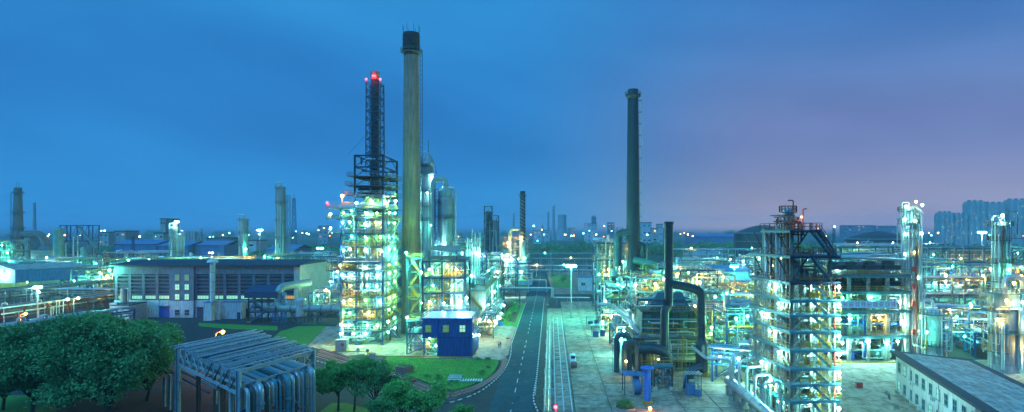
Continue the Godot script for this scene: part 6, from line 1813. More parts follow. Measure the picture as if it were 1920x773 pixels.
	deck(p, 15.2, 22, 1.4, 4.2, 2.4, M.steel_teal, M.rail_white)
	clutter(p, Vector3(0, 13.3, -13), Vector3(15, 16, -4), 16, 0.1, 0.25, ["galv", "pipe_dark", "silver"], 0.7)
	clutter(p, Vector3(1, 7.8, -2.8), Vector3(16, 12, 0.4), 16, 0.07, 0.18, ["galv", "yellow", "silver", "pipe_green"], 0.5)
	clutter(p, Vector3(-1, 0.4, 0.3), Vector3(17, 7.2, 2.2), 50, 0.05, 0.15, ["galv", "silver", "yellow", "pipe_green", "vessel_white", "pipe_dark"], 0.4)
	lamp(p, Vector3(5.2, 2.8, 1.0), 14, "warm", 0.2)
	lamp(p, Vector3(14.6, 4.2, 3.4), 40, "green", 0.2)
	lamp(p, Vector3(16.9, 8.6, 1.4), 110, "green", 0.22)
	# arched ducts at its flank
	p = thing("arched_ducts", "pair of arched dark flue ducts standing at the flank of the boiler", "duct", Vector3(17.2, 0, -141))
	for i in 2:
		pipe(p, "duct", [Vector3(-2.4 + i * 1.4, 0, -3 + i * 3), Vector3(-2.4 + i * 1.4, 8.6 - i * 1.2, -3 + i * 3), Vector3(0.4 + i * 1.6, 8.6 - i * 1.2, -3 + i * 3), Vector3(0.4 + i * 1.6, 0, -3 + i * 3)], 0.62, M.boiler, 2.4, 14)
		for y in [3.0, 5.5]: cyl(p, "rod", Vector3(-3.3 + i * 1.4, 0, -3 + i * 3), Vector3(-3.3 + i * 1.4, 8, -3 + i * 3), 0.08, M.galv)
	pipe(p, "cross_duct", [Vector3(1.6, 6.3, 2.8), Vector3(5.0, 6.6, 2.8), Vector3(8.2, 5.4, 2.6), Vector3(8.2, 1, 2.6)], 1.1, M.steel_black, 1.6, 14)
	lamp(p, Vector3(-0.8, 3.4, 1.4), 14, "warm", 0.2)
	# catwalk from the stack to the ducts
	p = thing("catwalk", "pale sloping catwalk coming down from the steel stack to the boiler", "catwalk", V0)
	var ca = Vector3(gx(1158, 190), 8.6, -190)
	var cb = Vector3(gx(1203, 150), 7.4, -150)
	bar(p, "walkway", ca, cb, 1.5, M.clad, 0.2)
	var sd = Vector3.UP.cross(cb - ca).normalized() * 0.75
	var rb = MB.new()
	rail_mb(rb, [ca + sd, cb + sd])
	rail_mb(rb, [ca - sd, cb - sd])
	joined(p, "railing", rb, M.rail_white)
	for i in 4: bar(p, "post", ca.lerp(cb, i / 3.0) * Vector3(1, 0, 1), ca.lerp(cb, i / 3.0), 0.25, M.steel_navy)
	# elbowed twin ducts
	p = thing("elbow_stack", "thin black stack with an elbowed branch duct in front of the boiler", "chimney", Vector3(gx(1254, 141), 0, -141))
	var sx = gx(1246, 141) - p.position.x
	var bx = gx(1315, 141) - p.position.x
	lathe(p, "shaft", Vector3(0, 17, 0), [[0.95, 0.0], [0.95, 16.2], [1.1, 16.25], [1.1, 16.9], [0.85, 16.9], [0.85, 15.0]], M.stack_teal, 20)
	pipe(p, "lower_duct", [Vector3(0, 17.2, 0), Vector3(0, 15.6, 0), Vector3(sx, 14.4, 0.2), Vector3(sx, 4.6, 0.2)], 0.95, M.stack_teal, 1.2, 18)
	lathe(p, "foot_cone", Vector3(sx, 1.6, 0.2), [[1.7, 0.0], [0.95, 3.0], [0.95, 3.2]], M.stack_teal, 18)
	for i in 6: lathe(p, "bellows", Vector3(sx * 0.3, 15.2 + i * 0.32, 0), [[0.95, 0.0], [1.12, 0.1], [0.95, 0.2]], M.steel_black, 18)
	pipe(p, "branch_duct", [Vector3(0.2, 20.2, 0), Vector3(4.6, 19.4, 0), Vector3(bx, 18.6, 0), Vector3(bx, 6.5, 0.4)], 0.9, M.stack_teal, 2.2, 18)
	lathe(p, "branch_foot", Vector3(bx, 0.9, 0.4), [[1.35, 0.0], [1.35, 3.6], [1.5, 3.62], [1.5, 3.9], [1.35, 3.95], [1.35, 6.0], [0.92, 7.6], [0.9, 8.2]], M.stack_teal, 20)
	lathe(p, "yellow_plinth", Vector3(bx, 0.05, 0.4), [[1.7, 0.0], [1.7, 0.9], [0.0, 0.9]], M.yellow, 20)
	for y in [7.4, 9.6, 12.4]: lathe(p, "flange", Vector3(bx, y + 0.9, 0.4), [[0.9, 0.0], [1.08, 0.02], [1.08, 0.2], [0.9, 0.22]], M.stack_teal, 18)
	# fans and shelters at its feet
	p = thing("fan_set", "blue fan and volute under a corrugated blue roof beside the boiler ducts", "fan", Vector3(gx(1192, 122), 0, -124))
	var rf = MB.new()
	for i in 14: rf.box(Vector3(-2.0 + i * 0.3, 4.0 + (0.06 if i % 2 else 0.0) - i * 0.02, -1.6), Vector3(0.3, 0.05, 4.4))
	joined(p, "roof_sheet", rf, M.roof_blue)
	for x in [-1.9, 2.0]:
		for z in [0.4, -3.6]: bar(p, "post", Vector3(x, 0, z), Vector3(x, 4.0, z), 0.15, M.steel_black)
	cyl(p, "volute", Vector3(-0.2, 1.7, 0.4), Vector3(1.0, 1.7, 0.4), 1.45, M.dull_blue)
	cyl(p, "inlet_ring", Vector3(1.0, 1.7, 0.4), Vector3(1.3, 1.7, 0.4), 0.8, M.shed_blue)
	box(p, "outlet", Vector3(0.4, 2.7, -1.2), Vector3(1.2, 1.4, 2.0), M.dull_blue)
	box(p, "base", Vector3(0.4, 0.2, 0), Vector3(3.0, 0.4, 3.0), M.concrete)
	p = thing("vent_column", "bright blue vent column with a flared cap on a yellow foot", "vent", g(1214, 757))
	cyl(p, "shaft", Vector3(0, 0.6, 0), Vector3(0, 6.2, 0), 0.66, M.shed_blue)
	lathe(p, "cap", Vector3(0, 6.2, 0), [[0.7, 0.0], [1.25, 0.15], [1.3, 0.45], [0.4, 0.75], [0.0, 0.8]], M.shed_blue, 18)
	lathe(p, "foot", V0, [[0.95, 0.0], [0.95, 0.6], [0.0, 0.6]], M.yellow, 18)
	for i in 9: cyl(p, "step_bolt", Vector3(-0.85, 1.0 + i * 0.6, 0.1), Vector3(0.85, 1.0 + i * 0.6, 0.1), 0.05, M.steel_navy)
	p = thing("pump_skid", "brown rusty pump frame on legs between the blue vent and the elbow stack", "process unit", Vector3(gx(1233, 124), 0, -128))
	frame(p, [0.0, 3.6], [-3.0, 0.0], [0.0, 1.4, 4.6], M.steel_rust, M.steel_teal, 0.28, 0.24)
	deck(p, -0.2, 3.8, -3.2, 0.2, 4.7, M.steel_teal, M.rail_yellow)
	gear(p, Vector3(0.5, 1.5, -2.6), Vector3(3, 4, -0.4), 5, ["pipe_rust", "vessel_grey", "pipe_dark"], 0.5)
	clutter(p, Vector3(0, 0.4, -3), Vector3(3.6, 4.4, 0.4), 24, 0.05, 0.14, ["pipe_rust", "galv", "silver", "pipe_dark"])
	for x in [0.2, 3.4]: box(p, "footing", Vector3(x, 0.35, 0.3), Vector3(0.8, 0.7, 0.8), M.wall_cream)
	ladder(p, Vector3(5.0, 0, 0.6), 6.6, M.yellow, Vector3.RIGHT)
	pipe(p, "fan_duct", [Vector3(9.5, 4.4, 0), Vector3(7.4, 4.2, 0.2), Vector3(6.4, 0.4, 0.6)], 0.9, M.steel_black, 1.2, 14)
	p = thing("motor_shelter", "blue motor set under a striped corrugated shelter by the elbow stack foot", "shelter", Vector3(gx(1303, 123), 0, -124))
	rf = MB.new()
	for i in 10: rf.box(Vector3(-1.5 + i * 0.32, 4.2 - (0.0 if i % 2 else 0.12), -1.0), Vector3(0.3, 0.06, 3.0))
	joined(p, "roof_sheet", rf, M.roof_pale)
	for x in [-1.5, 1.4]:
		for z in [0.5, -2.4]: bar(p, "post", Vector3(x, 0, z), Vector3(x, 4.1, z), 0.12, M.steel_blue)
	box(p, "motor_box", Vector3(-0.7, 1.2, 0.2), Vector3(1.6, 2.0, 1.4), M.dull_blue)
	box(p, "motor_box", Vector3(0.6, 0.75, 0.9), Vector3(1.3, 1.3, 1.0), M.dull_blue)
	drum(p, "motor", Vector3(-0.2, 2.6, -0.6), 0.4, 1.3, M.vessel_green, M.concrete)
	p = thing("planter_shrub", "big round shrub in a concrete ring at the yard's near edge", "shrub", g(1172, 768))
	part(p, "crown", leaf_crown([[Vector3(-0.5, 0.9, 0), 0.9], [Vector3(0.5, 0.8, 0.2), 0.9], [Vector3(0, 1.1, -0.4), 0.8]], 2200, 0.12), M.leaf_mid)
	lathe(p, "ring", V0, [[1.9, 0.0], [1.9, 0.5], [1.65, 0.5], [1.65, 0.0]], M.concrete, 24)
	p = thing("work_lamp", "orange work lamp on a low stand at the foot of the blue vent column", "lamp", g(1219, 775))
	bar(p, "stand", V0, Vector3(0, 0.6, 0), 0.1, M.steel_grey)
	for s in [-0.3, 0.3]: bar(p, "foot", Vector3(s, 0.04, 0.2), Vector3(0, 0.3, 0), 0.05, M.steel_grey)
	lamp(p, Vector3(0, 0.8, 0), 40, "orange", 0.24)

func stair_structure() -> void:
	var p = thing("stair_structure", "tall stair-wrapped steel process tower with yellow rails, nearest the office", "process unit", Vector3(39.4, 0, -105), 0.117)
	var ys = [0.0, 4.2, 6.9, 9.5, 12.5, 15.5, 18.2, 20.6, 23.5, 27.8, 32.0]
	for x in [0.0, 6.8]:
		for z in [0.0, -4.6, -9.2, -13.6]:
			ibar(p, "column", Vector3(x, 0, z), Vector3(x, 32.0 if (x == 0.0 and z > -10) else 27.8, z), 0.4, M.vessel_white if z < 0 else M.concrete)
	for i in range(1, ys.size()):
		var y: float = ys[i]
		var top = i == ys.size() - 1
		var xr = 4.6 if top else 7.9
		var rail: Material = M.rail_yellow if i < 8 else M.rail_rust
		var z0 = -9.5 if top else -14.2
		for z in [1.3, 0.0, -4.6, -9.2]: ibar(p, "beam", Vector3(-0.8, y - 0.25, z), Vector3(xr, y - 0.25, z), 0.18, M.teal_paint if i < 8 else M.steel_rust, 0.26)
		for x in [-0.8, 3.4, xr]: ibar(p, "beam", Vector3(x, y - 0.26, z0), Vector3(x, y - 0.26, 1.3), 0.18, M.teal_paint, 0.28)
		deck(p, -0.9, xr, z0, 1.4, y, M.teal_paint if i < 8 else M.steel_navy, rail)
		var y0: float = ys[i - 1]
		bar(p, "brace", Vector3(0, y0, 0.06), Vector3(2.8, y - 0.4, 0.06), 0.18, M.vessel_white if i < 8 else M.steel_rust)
		bar(p, "brace", Vector3(6.8, y0, 0.06), Vector3(4.0, y - 0.4, 0.06), 0.18, M.vessel_white if i < 8 else M.steel_rust)
		for k in 3: bar(p, "brace", Vector3(-0.1, y0, -4.6 * k), Vector3(-0.1, y - 0.4, -4.6 * (k + 1)), 0.16, M.vessel_green if i < 9 else M.steel_rust)
		if i > 1 or true:
			var l = minf(3.4, (y - y0) * 1.1)
			stair(p, Vector3(3.0 + l, y0 + 0.1, 0.85), Vector3(3.0, y + 0.05, 0.85), 0.85, M.steel_teal, rail)
		if i < 9:
			gear(p, Vector3(0.8, y0 + 0.15, -13), Vector3(6, y0 + 2.6, -1.2), 4, ["vessel_white", "silver", "vessel_green"], 0.6)
			box(p, "wall_panel", Vector3(5.6, (y0 + y) / 2, -2.3), Vector3(1.9, y - y0 - 0.7, 0.12), M.vessel_white if i < 8 else M.steel_rust)
			for k in 2: box(p, "valve_box", Vector3(rr(1.5, 6.5), y0 + 0.8, 0.3), Vector3(0.5, 0.9, 0.3), M[pick(["yellow", "red_paint", "yellow"])])
			cyl(p, "red_riser", Vector3(7.3, y0, 0.6), Vector3(7.3, y, 0.6), 0.13, M.cloth_white if i % 2 else M.red_paint)
	for q in [[2.0, -2.5, 0.8, 26.5], [4.4, -5.2, 1.5, 25.0], [2.2, -7.4, 1.1, 26.0], [4.6, -10.4, 1.6, 25.5]]:
		vessel(p, "vessel", Vector3(q[0], 0.4, q[1]), q[2], q[3], M[pick(["vessel_white", "clad", "vessel_green"])])
	for i in 16: cyl(p, "riser", Vector3(rr(-0.3, 0.6), rr(0.3, 8), -1 - i * 0.75), Vector3(rr(-0.3, 0.6), rr(22, 33), -1 - i * 0.75), rr(0.1, 0.3), M[pick(["silver", "clad", "vessel_white", "pipe_rust", "silver"])])
	clutter(p, Vector3(-0.6, 0.5, -13), Vector3(6.8, 27, -0.2), 130, 0.07, 0.2, ["silver", "galv", "vessel_white", "yellow", "clad", "vessel_green"], 0.4)
	clutter(p, Vector3(0, 28, -9), Vector3(4.5, 34.6, -0.5), 14, 0.08, 0.2, ["pipe_rust", "silver", "pipe_rust", "pipe_dark"], 0.3)
	# small column on the top
	vessel(p, "top_column", Vector3(4.6, 27.9, -10), 0.75, 8.2, M.silver, false)
	for i in 3: cyl(p, "riser", Vector3(3.4 + i * 0.9, 27.9, -9.2), Vector3(3.4 + i * 0.9, 34.5 + i * 0.5, -9.2), 0.16, M[["silver", "pipe_rust", "clad"][i]])
	ring_deck(p, Vector3(4.6, 33.2, -10), 0.75, 1.8, M.steel_teal, M.rail_rust)
	ring_deck(p, Vector3(4.6, 35.2, -10), 0.75, 1.5, M.steel_teal, M.rail_rust)
	pipe(p, "vent", [Vector3(5.6, 28, -10), Vector3(5.6, 37.4, -10), Vector3(4.6, 37.4, -10)], 0.12, M.pipe_rust)
	pipe(p, "vent", [Vector3(3.2, 32, -2), Vector3(3.2, 35.6, -2), Vector3(3.8, 35.6, -2)], 0.12, M.pipe_rust)
	stair(p, Vector3(7.2, 27.9, 0.9), Vector3(4.2, 32, 0.9), 0.9, M.steel_navy, M.rail_rust)
	for i in range(0, 8): lamp(p, Vector3(7.7, (ys[i + 1] if i else 3.6) - 0.8, 1.1), rr(80, 110), "white", 0.22)
	for i in range(0, 8):
		lamp(p, Vector3(1.4, ys[i + 1] - 0.7, -3.4), 85, pick(["white", "warm"]), 0.16)
		lamp(p, Vector3(3.2, ys[i + 1] - 0.7, -8.4), 70, pick(["white", "warm"]), 0.16)
		lamp(p, Vector3(4.4, ys[i + 1] - 0.6, -0.7), 50, "white", 0.14)
		lamp(p, Vector3(-1.2, ys[i + 1] - 0.8, -2.0 - 3.2 * (i % 3)), 60, "white", 0.16)
	lamp(p, Vector3(2.4, 34.2, -1.0), 14, "orange", 0.16)

func manifold() -> void:
	var p = thing("pipe_manifold", "thick silver header pipe with goose-neck branches at the foot of the stair tower", "pipework", Vector3(34.6, 0, -112))
	cyl(p, "header", Vector3(0, 2.8, 20), Vector3(0, 2.8, -13), 0.85, M.silver)
	lathe(p, "end_cap", Vector3(0, 2.8, -13), [[0.0, 0.0], [0.9, 0.1], [0.9, 0.2], [0.0, 0.25]], M.silver, 16)
	for i in 6: cyl(p, "strap", Vector3(0, 2.8, 12 - i * 4.2), Vector3(0, 2.8, 11.8 - i * 4.2), 0.9, M.galv)
	for i in 6:
		box(p, "support", Vector3(0, 0.95, 12 - i * 4.8), Vector3(1.2, 1.9, 0.8), M.concrete)
	for i in 5:
		var z = -10.0 + i * 4.2
		pipe(p, "branch", [Vector3(0.1 * i, 3.4, z), Vector3(0.1 * i, 8.4 - i * 0.4, z), Vector3(3.4, 8.4 - i * 0.4, z - 1.0), Vector3(3.4, 0.5, z - 1.0)], 0.34 - 0.03 * i, M.silver, 3.0, 12)
		cyl(p, "valve_wheel", Vector3(0.5, 4.4, z), Vector3(0.56, 4.4, z), 0.34, M.red_paint)
	pipe(p, "branch", [Vector3(-0.6, 1.0, -9), Vector3(-0.6, 7.6, -9), Vector3(-5, 7.6, -10), Vector3(-5, 7.6, -22)], 0.3, M.silver, 3.0, 12)
	for i in 6: pipe(p, "pipe", [Vector3(1.6 + 0.5 * i, 0.7, 18), Vector3(1.6 + 0.5 * i, 0.7, -14 - i), Vector3(1.6 + 0.5 * i, 4, -14 - i)], rr(0.12, 0.24), M[pick(["silver", "clad", "galv"])])
	lamp(p, Vector3(2.2, 5.2, 2), 60, "cool", 0.18)

func office() -> void:
	var p = thing("office_building", "two-storey white office with pale tiled roof and dark felt edges", "building", Vector3(68, 0, -126), -0.232)
	var L = 62.0
	var W = 13.4
	wall_block(p, "wall", 0, W, 0, 6.6, 0, L, M.wall_white)
	wall_block(p, "wall", 0, 0.3, 6.6, 7.75, 0, L, M.wall_white)
	wall_block(p, "plinth", -0.12, 0.0, 0, 0.5, -0.1, L, M.concrete)
	var gm = MB.new()
	gm.quad(Vector3(0.3, 6.6, 0.02), Vector3(W, 6.6, 0.02), Vector3(W, 6.7, 0.02), Vector3(0.3, 7.75, 0.02))
	joined(p, "gable", gm, M.wall_white)
	# roof: felt edges and stepped tile courses
	var y = func(x: float) -> float: return 8.0 - 1.2 * x / W
	var fe = MB.new()
	for q in [[-0.9, 1.1], [W - 0.9, W + 0.7]]:
		var a: float = q[0]
		var c: float = q[1]
		fe.quad(Vector3(a, y.call(a) + 0.1, L), Vector3(c, y.call(c) + 0.1, L), Vector3(c, y.call(c) + 0.1, -0.9), Vector3(a, y.call(a) + 0.1, -0.9))
		fe.quad(Vector3(a, y.call(a) - 0.35, -0.9), Vector3(a, y.call(a) - 0.35, L), Vector3(a, y.call(a) + 0.1, L), Vector3(a, y.call(a) + 0.1, -0.9))
		fe.quad(Vector3(c, y.call(c) - 0.35, L), Vector3(c, y.call(c) - 0.35, -0.9), Vector3(c, y.call(c) + 0.1, -0.9), Vector3(c, y.call(c) + 0.1, L))
	fe.quad(Vector3(1.1, y.call(1.1) + 0.1, 0.5), Vector3(W - 0.9, y.call(W - 0.9) + 0.1, 0.5), Vector3(W - 0.9, y.call(W - 0.9) + 0.1, -0.9), Vector3(1.1, y.call(1.1) + 0.1, -0.9))
	fe.quad(Vector3(-0.9, y.call(-0.9) - 0.35, -0.9), Vector3(-0.9, y.call(-0.9) + 0.1, -0.9), Vector3(W + 0.7, y.call(W) + 0.1, -0.9), Vector3(W + 0.7, y.call(W) - 0.35, -0.9))
	joined(p, "felt_edge", fe, M.felt)
	for j in 30:
		var z0 = 0.5 + j * 2.05
		for i in 9:
			var xa = 1.12 + i * 1.27
			var xm = xa + 0.62
			var dy = rr(-0.012, 0.012)
			part(p, "roof_tile", BOX, M[["roof_pale", "roof_pale_b", "roof_pale_c"][rng.randi() % 3]], Transform3D(Basis(Vector3.BACK, -0.0895 - 0.02) * Basis.from_scale(Vector3(1.25, 0.08, 2.02)), Vector3(xm, y.call(xm) + 0.05 + dy, z0 + 1.02)))
	# windows with air conditioners
	for i in 17:
		var z = 2.2 + i * 3.5
		for f in 2:
			var lit = (i * 7 + f * 3) % 5
			window(p, Vector3(0, 5.5 if f else 1.95, z), 1.35, 1.75, Vector3.LEFT, M.lit_window if lit == 0 else M.glass_dark, M.teal_paint, 2, 2)
			if (i + f) % 3 == 0:
				var ac = box(p, "air_conditioner", Vector3(-0.35, 4.3 if f else 0.95, z + 1.7), Vector3(0.45, 0.7, 1.0), M.vessel_white)
				part(ac, "grille", CYL, M.steel_grey, Transform3D(Basis(Vector3(0, 0, 0.3), Vector3(0, 0.42, 0), Vector3(-0.1, 0, 0)), Vector3(-0.52, 0, 0)))
	for z in [9.0, 23.5, 38.0]: cyl(p, "rain_pipe", Vector3(-0.12, 0, z), Vector3(-0.12, 7.6, z), 0.09, M.vessel_white)
	# bicycles on the court
	var b0 = bicycle("bicycle standing alone on the court by the yellow line", Vector3(61.3, 0.02, -113.5), 0.5)
	copy_of(b0, Vector3(64.0, 0.02, -121.0), 1.3, "bicycle parked in the row below the first office window")
	copy_of(b0, Vector3(64.6, 0.02, -122.2), 1.2, "bicycle leaning in the middle of the row by the office corner")
	copy_of(b0, Vector3(64.9, 0.02, -123.6), 1.5, "bicycle at the corner end of the row by the office")
	var rb = thing("red_barrier", "small red box left standing on the bare court", "box", g(1611, 727))
	box(rb, "body", Vector3(0, 0.55, 0), Vector3(1.2, 0.9, 0.8), M.red_paint)
	box(rb, "lid", Vector3(0, 1.05, 0), Vector3(1.3, 0.1, 0.9), M.brick_pink)

func bicycle(label: String, at: Vector3, turn: float) -> Node3D:
	var p = thing("bicycle", label, "bicycle", at, turn, "bicycles on the office court")
	for x in [-0.52, 0.52]:
		var b = MB.new()
		var pts = PackedVector3Array()
		for i in 17: pts.append(Vector3(x + cos(TAU * i / 16) * 0.33, 0.34 + sin(TAU * i / 16) * 0.33, 0))
		b.tube(pts, PackedFloat32Array([0.03]), 5, false)
		for i in 6: b.bar(Vector3(x, 0.34, 0), Vector3(x + cos(TAU * i / 6) * 0.32, 0.34 + sin(TAU * i / 6) * 0.32, 0), 0.012)
		joined(p, "wheel", b, M.tyre)
	var f = MB.new()
	for q in [[-0.52, 0.34, -0.18, 0.85], [-0.52, 0.34, -0.05, 0.3], [-0.05, 0.3, -0.2, 0.85], [-0.05, 0.3, 0.36, 0.8], [-0.18, 0.8, 0.36, 0.84], [0.36, 0.95, 0.52, 0.34]]: f.bar(Vector3(q[0], q[1], 0), Vector3(q[2], q[3], 0), 0.04)
	joined(p, "frame", f, M.steel_navy)
	box(p, "saddle", Vector3(-0.22, 0.9, 0), Vector3(0.26, 0.06, 0.14), M.tyre)
	bar(p, "handlebar", Vector3(0.36, 0.98, -0.28), Vector3(0.36, 0.98, 0.28), 0.035, M.steel_grey)
	return p

# ---------------------------------------------------------------- far away
func far_block(nm: String, label: String, px0: float, px1: float, top: float, d: float, dp: float, m: Material, cat := "building") -> Node3D:
	var x0 = gx(px0, d)
	var x1 = gx(px1, d)
	var h = hy(top, d)
	var p = thing(nm, label, cat, Vector3((x0 + x1) / 2, 0, -d))
	wall_block(p, "wall", -(x1 - x0) / 2, (x1 - x0) / 2, 0, h, -dp, 0, m)
	return p
func build_far() -> void:
	# apartment towers
	var ap = [[1764, 1790, 402, "lowest apartment tower at the outer end of the row"], [1791, 1816, 405, "low apartment tower next to the tall slab"], [1818, 1851, 381, "tall apartment tower at the middle of the row"], [1852, 1886, 384, "tall apartment tower joined to the middle one"], [1894, 1930, 378, "apartment tower cut by the picture edge"]]
	for q in ap:
		var d = 1300.0
		var p = far_block("apartment_tower", q[3], q[0], q[1], q[2], d, 22, M.block_render)
		p.set_meta("group", "apartment towers on the horizon")
		var hw: float = (gx(q[1], d) - gx(q[0], d)) / 2
		var h = hy(q[2], d)
		for i in 3:
			wall_block(p, "bay", -hw + hw * 2 * (i + 0.12) / 3, -hw + hw * 2 * (i + 0.62) / 3, 0, h + 3.5, -20, 1.6, M.block_render)
			wall_block(p, "roof_house", -hw + hw * 2 * (i + 0.25) / 3, -hw + hw * 2 * (i + 0.5) / 3, h + 3.5, h + 6.5, -12, -4, M.block_concrete)
		for i in 26: box(p, "floor_band", Vector3(0, h * (i + 1) / 27.0, 0.3), Vector3(hw * 2, 0.35, 0.6), M.block_concrete)
		for i in 12: box(p, "lit_window", Vector3(rr(-hw, hw) * 0.9, rr(0.15, 0.9) * h, 1.7), Vector3(2.0, 1.6, 0.2), M[pick(["lit_window", "lit_window_warm", "lit_window_dim"])])
	var lb = [[1582, 1640, 423, 1900, "wide low far block above the domed tank"], [1642, 1684, 424, 1900, "narrow low far block above the domed tank"], [1204, 1222, 418, 950, "grey tower block behind the dark stack"], [1222, 1246, 429, 940, "white factory block beside the grey tower block"], [1236, 1243, 421, 930, "small block on top of the white factory"], [1140, 1152, 418, 1700, "hazy tower block left of the dark stack"], [1160, 1204, 440, 900, "long white low factory behind the dark stack"], [300, 310, 411, 720, "slim concrete elevator tower above the hall"], [288, 306, 438, 715, "wide concrete house at the elevator's foot"], [215, 235, 434, 800, "brownish far factory with roof lights"], [387, 430, 447, 680, "long low brown-roofed factory"], [185, 203, 436, 900, "far railed platform building with white lights"], [1000, 1030, 433, 1500, "hazy mill building with lights on top"], [1064, 1078, 428, 1900, "hazy block beside the cooling tower"], [1096, 1120, 420, 1700, "hazy steelworks block with lights"], [1110, 1118, 407, 1720, "pointed hazy steelworks tower"], [30, 55, 445, 800, "low factory behind the concrete chimney"], [596, 614, 424, 1500, "hazy block between tall column and furnace"], [440, 480, 452, 640, "low pink-lit factory between the grey columns"]]
	for q in lb:
		var p = far_block("far_building", q[4], q[0], q[1], q[2], q[3], 26, M[pick(["wall_white", "wall_cream", "block_concrete", "wall_grey"])])
		var hw: float = (gx(q[1], q[3]) - gx(q[0], q[3])) / 2
		var h = hy(q[2], q[3])
		wall_block(p, "roof", -hw - 0.6, hw + 0.6, h, h + 0.8, -26.5, 0.6, M.roof_dark)
		var n = clampi(int(hw / 4), 2, 7)
		for i in n:
			for k in clampi(int(h / 9), 1, 6):
				box(p, "window", Vector3(-hw + hw * 2 * (i + 0.5) / n, h * (k + 0.6) / clampi(int(h / 9), 1, 6), 0.08), Vector3(hw / n * 0.9, 1.8, 0.16), M.glass_dark if rng.randf() < 0.8 else M.lit_window_warm)
	# blue sheds and silos far left
	for q in [["wide pale blue far shed behind the hall", 213, 292, 452, 620], ["second pale blue far shed beside the silver columns", 296, 352, 455, 600], ["third pale blue far shed near the grey column", 366, 420, 454, 610], ["long blue-roofed building before the orange horizon lights", 1296, 1382, 438, 900], ["blue-roofed shed under the two grey columns", 500, 552, 462, 560]]:
		var p = far_block("far_shed", q[0], q[1], q[2], q[3] + 6, q[4], 40, M.roof_blue, "shed")
		var hw: float = (gx(q[2], q[4]) - gx(q[1], q[4])) / 2
		var h = hy(q[3] + 6, q[4])
		var mb = MB.new()
		mb.quad(Vector3(-hw - 1, h, 1), Vector3(hw + 1, h, 1), Vector3(hw + 1, h + 4, -20), Vector3(-hw - 1, h + 4, -20))
		mb.quad(Vector3(-hw - 1, h + 4, -20), Vector3(hw + 1, h + 4, -20), Vector3(hw + 1, h, -41), Vector3(-hw - 1, h, -41))
		joined(p, "roof", mb, M.roof_blue)
		for i in 6: bar(p, "rib", Vector3(-hw + hw * 2 * i / 5, 0, 0.2), Vector3(-hw + hw * 2 * i / 5, h, 0.2), 0.5, M.shed_blue)
	for i in 5:
		var p = thing("silo", "grey concrete silo in the row of five beside the elevator tower", "silo", Vector3(gx(343 + i * 6, 720), 0, -722 + i), 0, "row of five far silos")
		lathe(p, "shell", V0, [[1.85, 0.0], [1.85, 30.0], [1.2, 31.0], [0.0, 31.5]], M.block_concrete, 14)
		lathe(p, "hoop", Vector3(0, 28, 0), [[1.85, 0.0], [1.95, 0.02], [1.95, 0.6], [1.85, 0.62]], M.block_concrete, 14)
	# hazy chimneys and cooling tower
	for q in [[1028, 397, 2000, 2.8, "shorter hazy chimney beside the cooling tower"], [1038, 386, 2100, 3.4, "taller hazy chimney beside the cooling tower"], [963, 400, 1500, 2.0, "thin hazy chimney left of the straked stack"], [1113, 404, 1800, 3.0, "stubby hazy steelworks chimney"], [64, 380, 1600, 3.0, "faint hazy chimney beyond the concrete chimney"], [376, 428, 700, 1.4, "striped far chimney with lamps behind the silos"], [1017, 422, 1500, 2.0, "lowest hazy chimney near the straked stack"]]:
		var p = stack("far_chimney", q[4], Vector3(gx(q[0], q[2]), 0, -q[2]), hy(q[1], q[2]), q[3] * 1.7, q[3], M.block_concrete, [], null, 14)
		lathe(p, "rim", Vector3(0, hy(q[1], q[2]) - 4, 0), [[q[3] * 1.05, 0.0], [q[3] * 1.2, 0.5], [q[3] * 1.2, 3.5], [q[3], 4.0]], M.block_render, 14)
	var ct = thing("cooling_tower", "broad hazy cooling tower on the horizon beyond the road", "cooling tower", Vector3(gx(1054, 2000), 0, -2000))
	lathe(ct, "shell", V0, [[20.0, 0.0], [17.0, 12.0], [14.5, 30.0], [13.2, 48.0], [12.8, 62.0], [13.4, 80.0]], M.block_concrete, 32)
	lathe(ct, "rim", Vector3(0, 79, 0), [[13.4, 0.0], [13.9, 0.2], [13.9, 1.6], [12.9, 1.8]], M.block_render, 32)
	var m = thing("lattice_mast", "slim red and grey lattice mast behind the tallest grey column", "mast", Vector3(gx(551, 800), 0, -800))
	lattice(m, "lattice", V0, 72, 6.0, 2.4, M.steel_navy, 4.0, 0.4)
	bar(m, "antenna", Vector3(0, 72, 0), Vector3(0, 78, 0), 0.4, M.steel_navy)
	box(m, "top_platform", Vector3(0, 71, 0), Vector3(3.4, 0.4, 3.4), M.steel_navy)
	m = thing("lattice_mast", "low floodlight mast in front of the pale blue far shed", "mast", Vector3(gx(249, 560), 0, -560))
	lattice(m, "lattice", V0, 27, 2.4, 1.2, M.steel_navy, 3.0, 0.3)
	box(m, "top_platform", Vector3(0, 27, 0), Vector3(6, 0.5, 1.2), M.steel_navy)
	m = thing("lattice_mast", "blue-lit floodlight mast beyond the stair tower", "mast", Vector3(gx(1564, 700), 0, -700))
	lattice(m, "lattice", V0, 35, 3.0, 1.6, M.steel_navy, 3.0, 0.3)
	box(m, "top_platform", Vector3(0, 37, 0), Vector3(5, 0.5, 2), M.steel_navy)
	lamp(m, Vector3(0, 36, 1.6), 900, "cool", 1.0)
	# street lamps of the town
	var grp = "distant lamps along the horizon"
	var spots = []
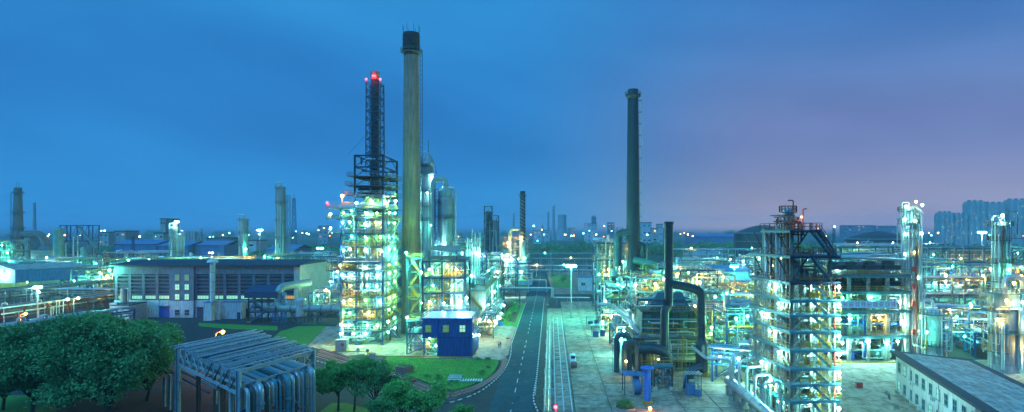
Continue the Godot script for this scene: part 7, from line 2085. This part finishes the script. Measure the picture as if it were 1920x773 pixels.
	for q in [[1228, 433, "orange"], [1276, 439, "orange"], [1283, 437, "orange"], [1290, 440, "warm"], [1299, 443, "orange"], [1378, 443, "orange"], [1385, 438, "orange"], [1392, 433, "orange"], [1486, 410, "warm"], [1534, 429, "orange"], [1062, 440, "orange"], [1076, 442, "orange"], [1132, 444, "orange"], [1742, 437, "warm"], [1759, 437, "warm"], [1133, 424, "white"], [1001, 424, "white"], [1016, 431, "warm"], [1094, 438, "white"], [1105, 433, "white"], [1118, 450, "cool"], [607, 428, "warm"], [623, 437, "white"], [597, 432, "white"], [555, 434, "white"], [418, 441, "warm"], [305, 411, "white"], [354, 436, "white"], [190, 433, "white"], [196, 433, "white"], [228, 437, "white"], [240, 441, "white"], [206, 441, "white"], [92, 440, "white"], [105, 439, "white"], [119, 441, "white"], [1008, 452, "cool"], [954, 436, "white"], [1020, 440, "cool"], [1147, 433, "white"], [520, 437, "white"], [567, 437, "warm"], [575, 438, "white"], [430, 437, "white"], [262, 444, "white"]]: spots.append(q)
	for i in 40: spots.append([rr(0, 1920), rr(439, 446), pick(["white", "warm", "orange", "cool", "white"])])
	for q in spots:
		var d = rr(640, 1100)
		var y = hy(q[1], d)
		if y < 5: d = 640.0; y = maxf(hy(q[1], d), 5.0)
		var p = thing("far_lamp", q[2] + "-coloured distant lamp on a pole near the horizon", "street lamp", Vector3(gx(q[0], d), 0, -d), 0, grp + ", " + q[2])
		part(p, "pole", CYL, M.steel_grey, along(V0, Vector3(0, y, 0), 0.2, 0.2))
		lamp(p, Vector3(0, y, 0.4), 0, q[2], rr(0.4, 0.8), false)
	# trees: belts that read as one mass, single crowns nearer
	for q in [[0, 640, 800, 11, 3200], [900, 1260, 820, 13, 2600], [1240, 1600, 780, 14, 3600], [1560, 1960, 760, 12, 3200], [-60, 1960, 2400, 26, 5200]]:
		var blobs = []
		var d: float = q[2]
		for i in 110: blobs.append([Vector3(gx(lerpf(q[0], q[1], rng.randf()), d), q[3] * rr(0.2, 0.75), -d - rr(0, 60) * d / 800.0), q[3] * rr(0.4, 0.7)])
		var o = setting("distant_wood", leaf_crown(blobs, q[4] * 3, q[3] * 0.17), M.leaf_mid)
		o.set_meta("kind", "stuff")
		meta(o, ["dark wood behind the hall and the grey columns", "green wood beyond the road's end", "green belt of wood before the orange lights", "dark wood below the apartment towers", "hazy wood along the whole horizon"][[0, 900, 1240, 1560, -60].find(q[0])], "wood")
	var mid = "single trees between the far buildings"
	for q in [[490, 492, 13, 9, "dark round tree between the two grey columns"], [505, 490, 12, 8, "dark tree touching the tallest grey column"], [475, 494, 11, 7, "dark tree at the foot of the stout grey column"], [372, 484, 9, 8, "dark tree behind the green-lit flat building"], [400, 482, 9, 8, "dark tree behind the hall's vent pipe"], [190, 478, 12, 12, "big dark tree behind the yellow-lit pipes"], [205, 480, 12, 11, "dark tree beside the far blue shed"], [160, 478, 11, 10, "dark tree behind the open steel frame"], [560, 480, 11, 9, "dark tree beneath the lattice mast"], [542, 482, 10, 8, "dark tree right behind the tallest grey column"], [1080, 478, 10, 9, "green tree beyond the central floodlight mast"], [1055, 532, 4, 3, "small dark tree on the lawn beyond the bridge"]]:
		tree("far_tree", q[4], g(q[0], q[1]), q[2], q[3], 1800, 0.55 if q[2] > 6 else 0.2, M.leaf_mid, q[2] * 0.2, mid, 9)
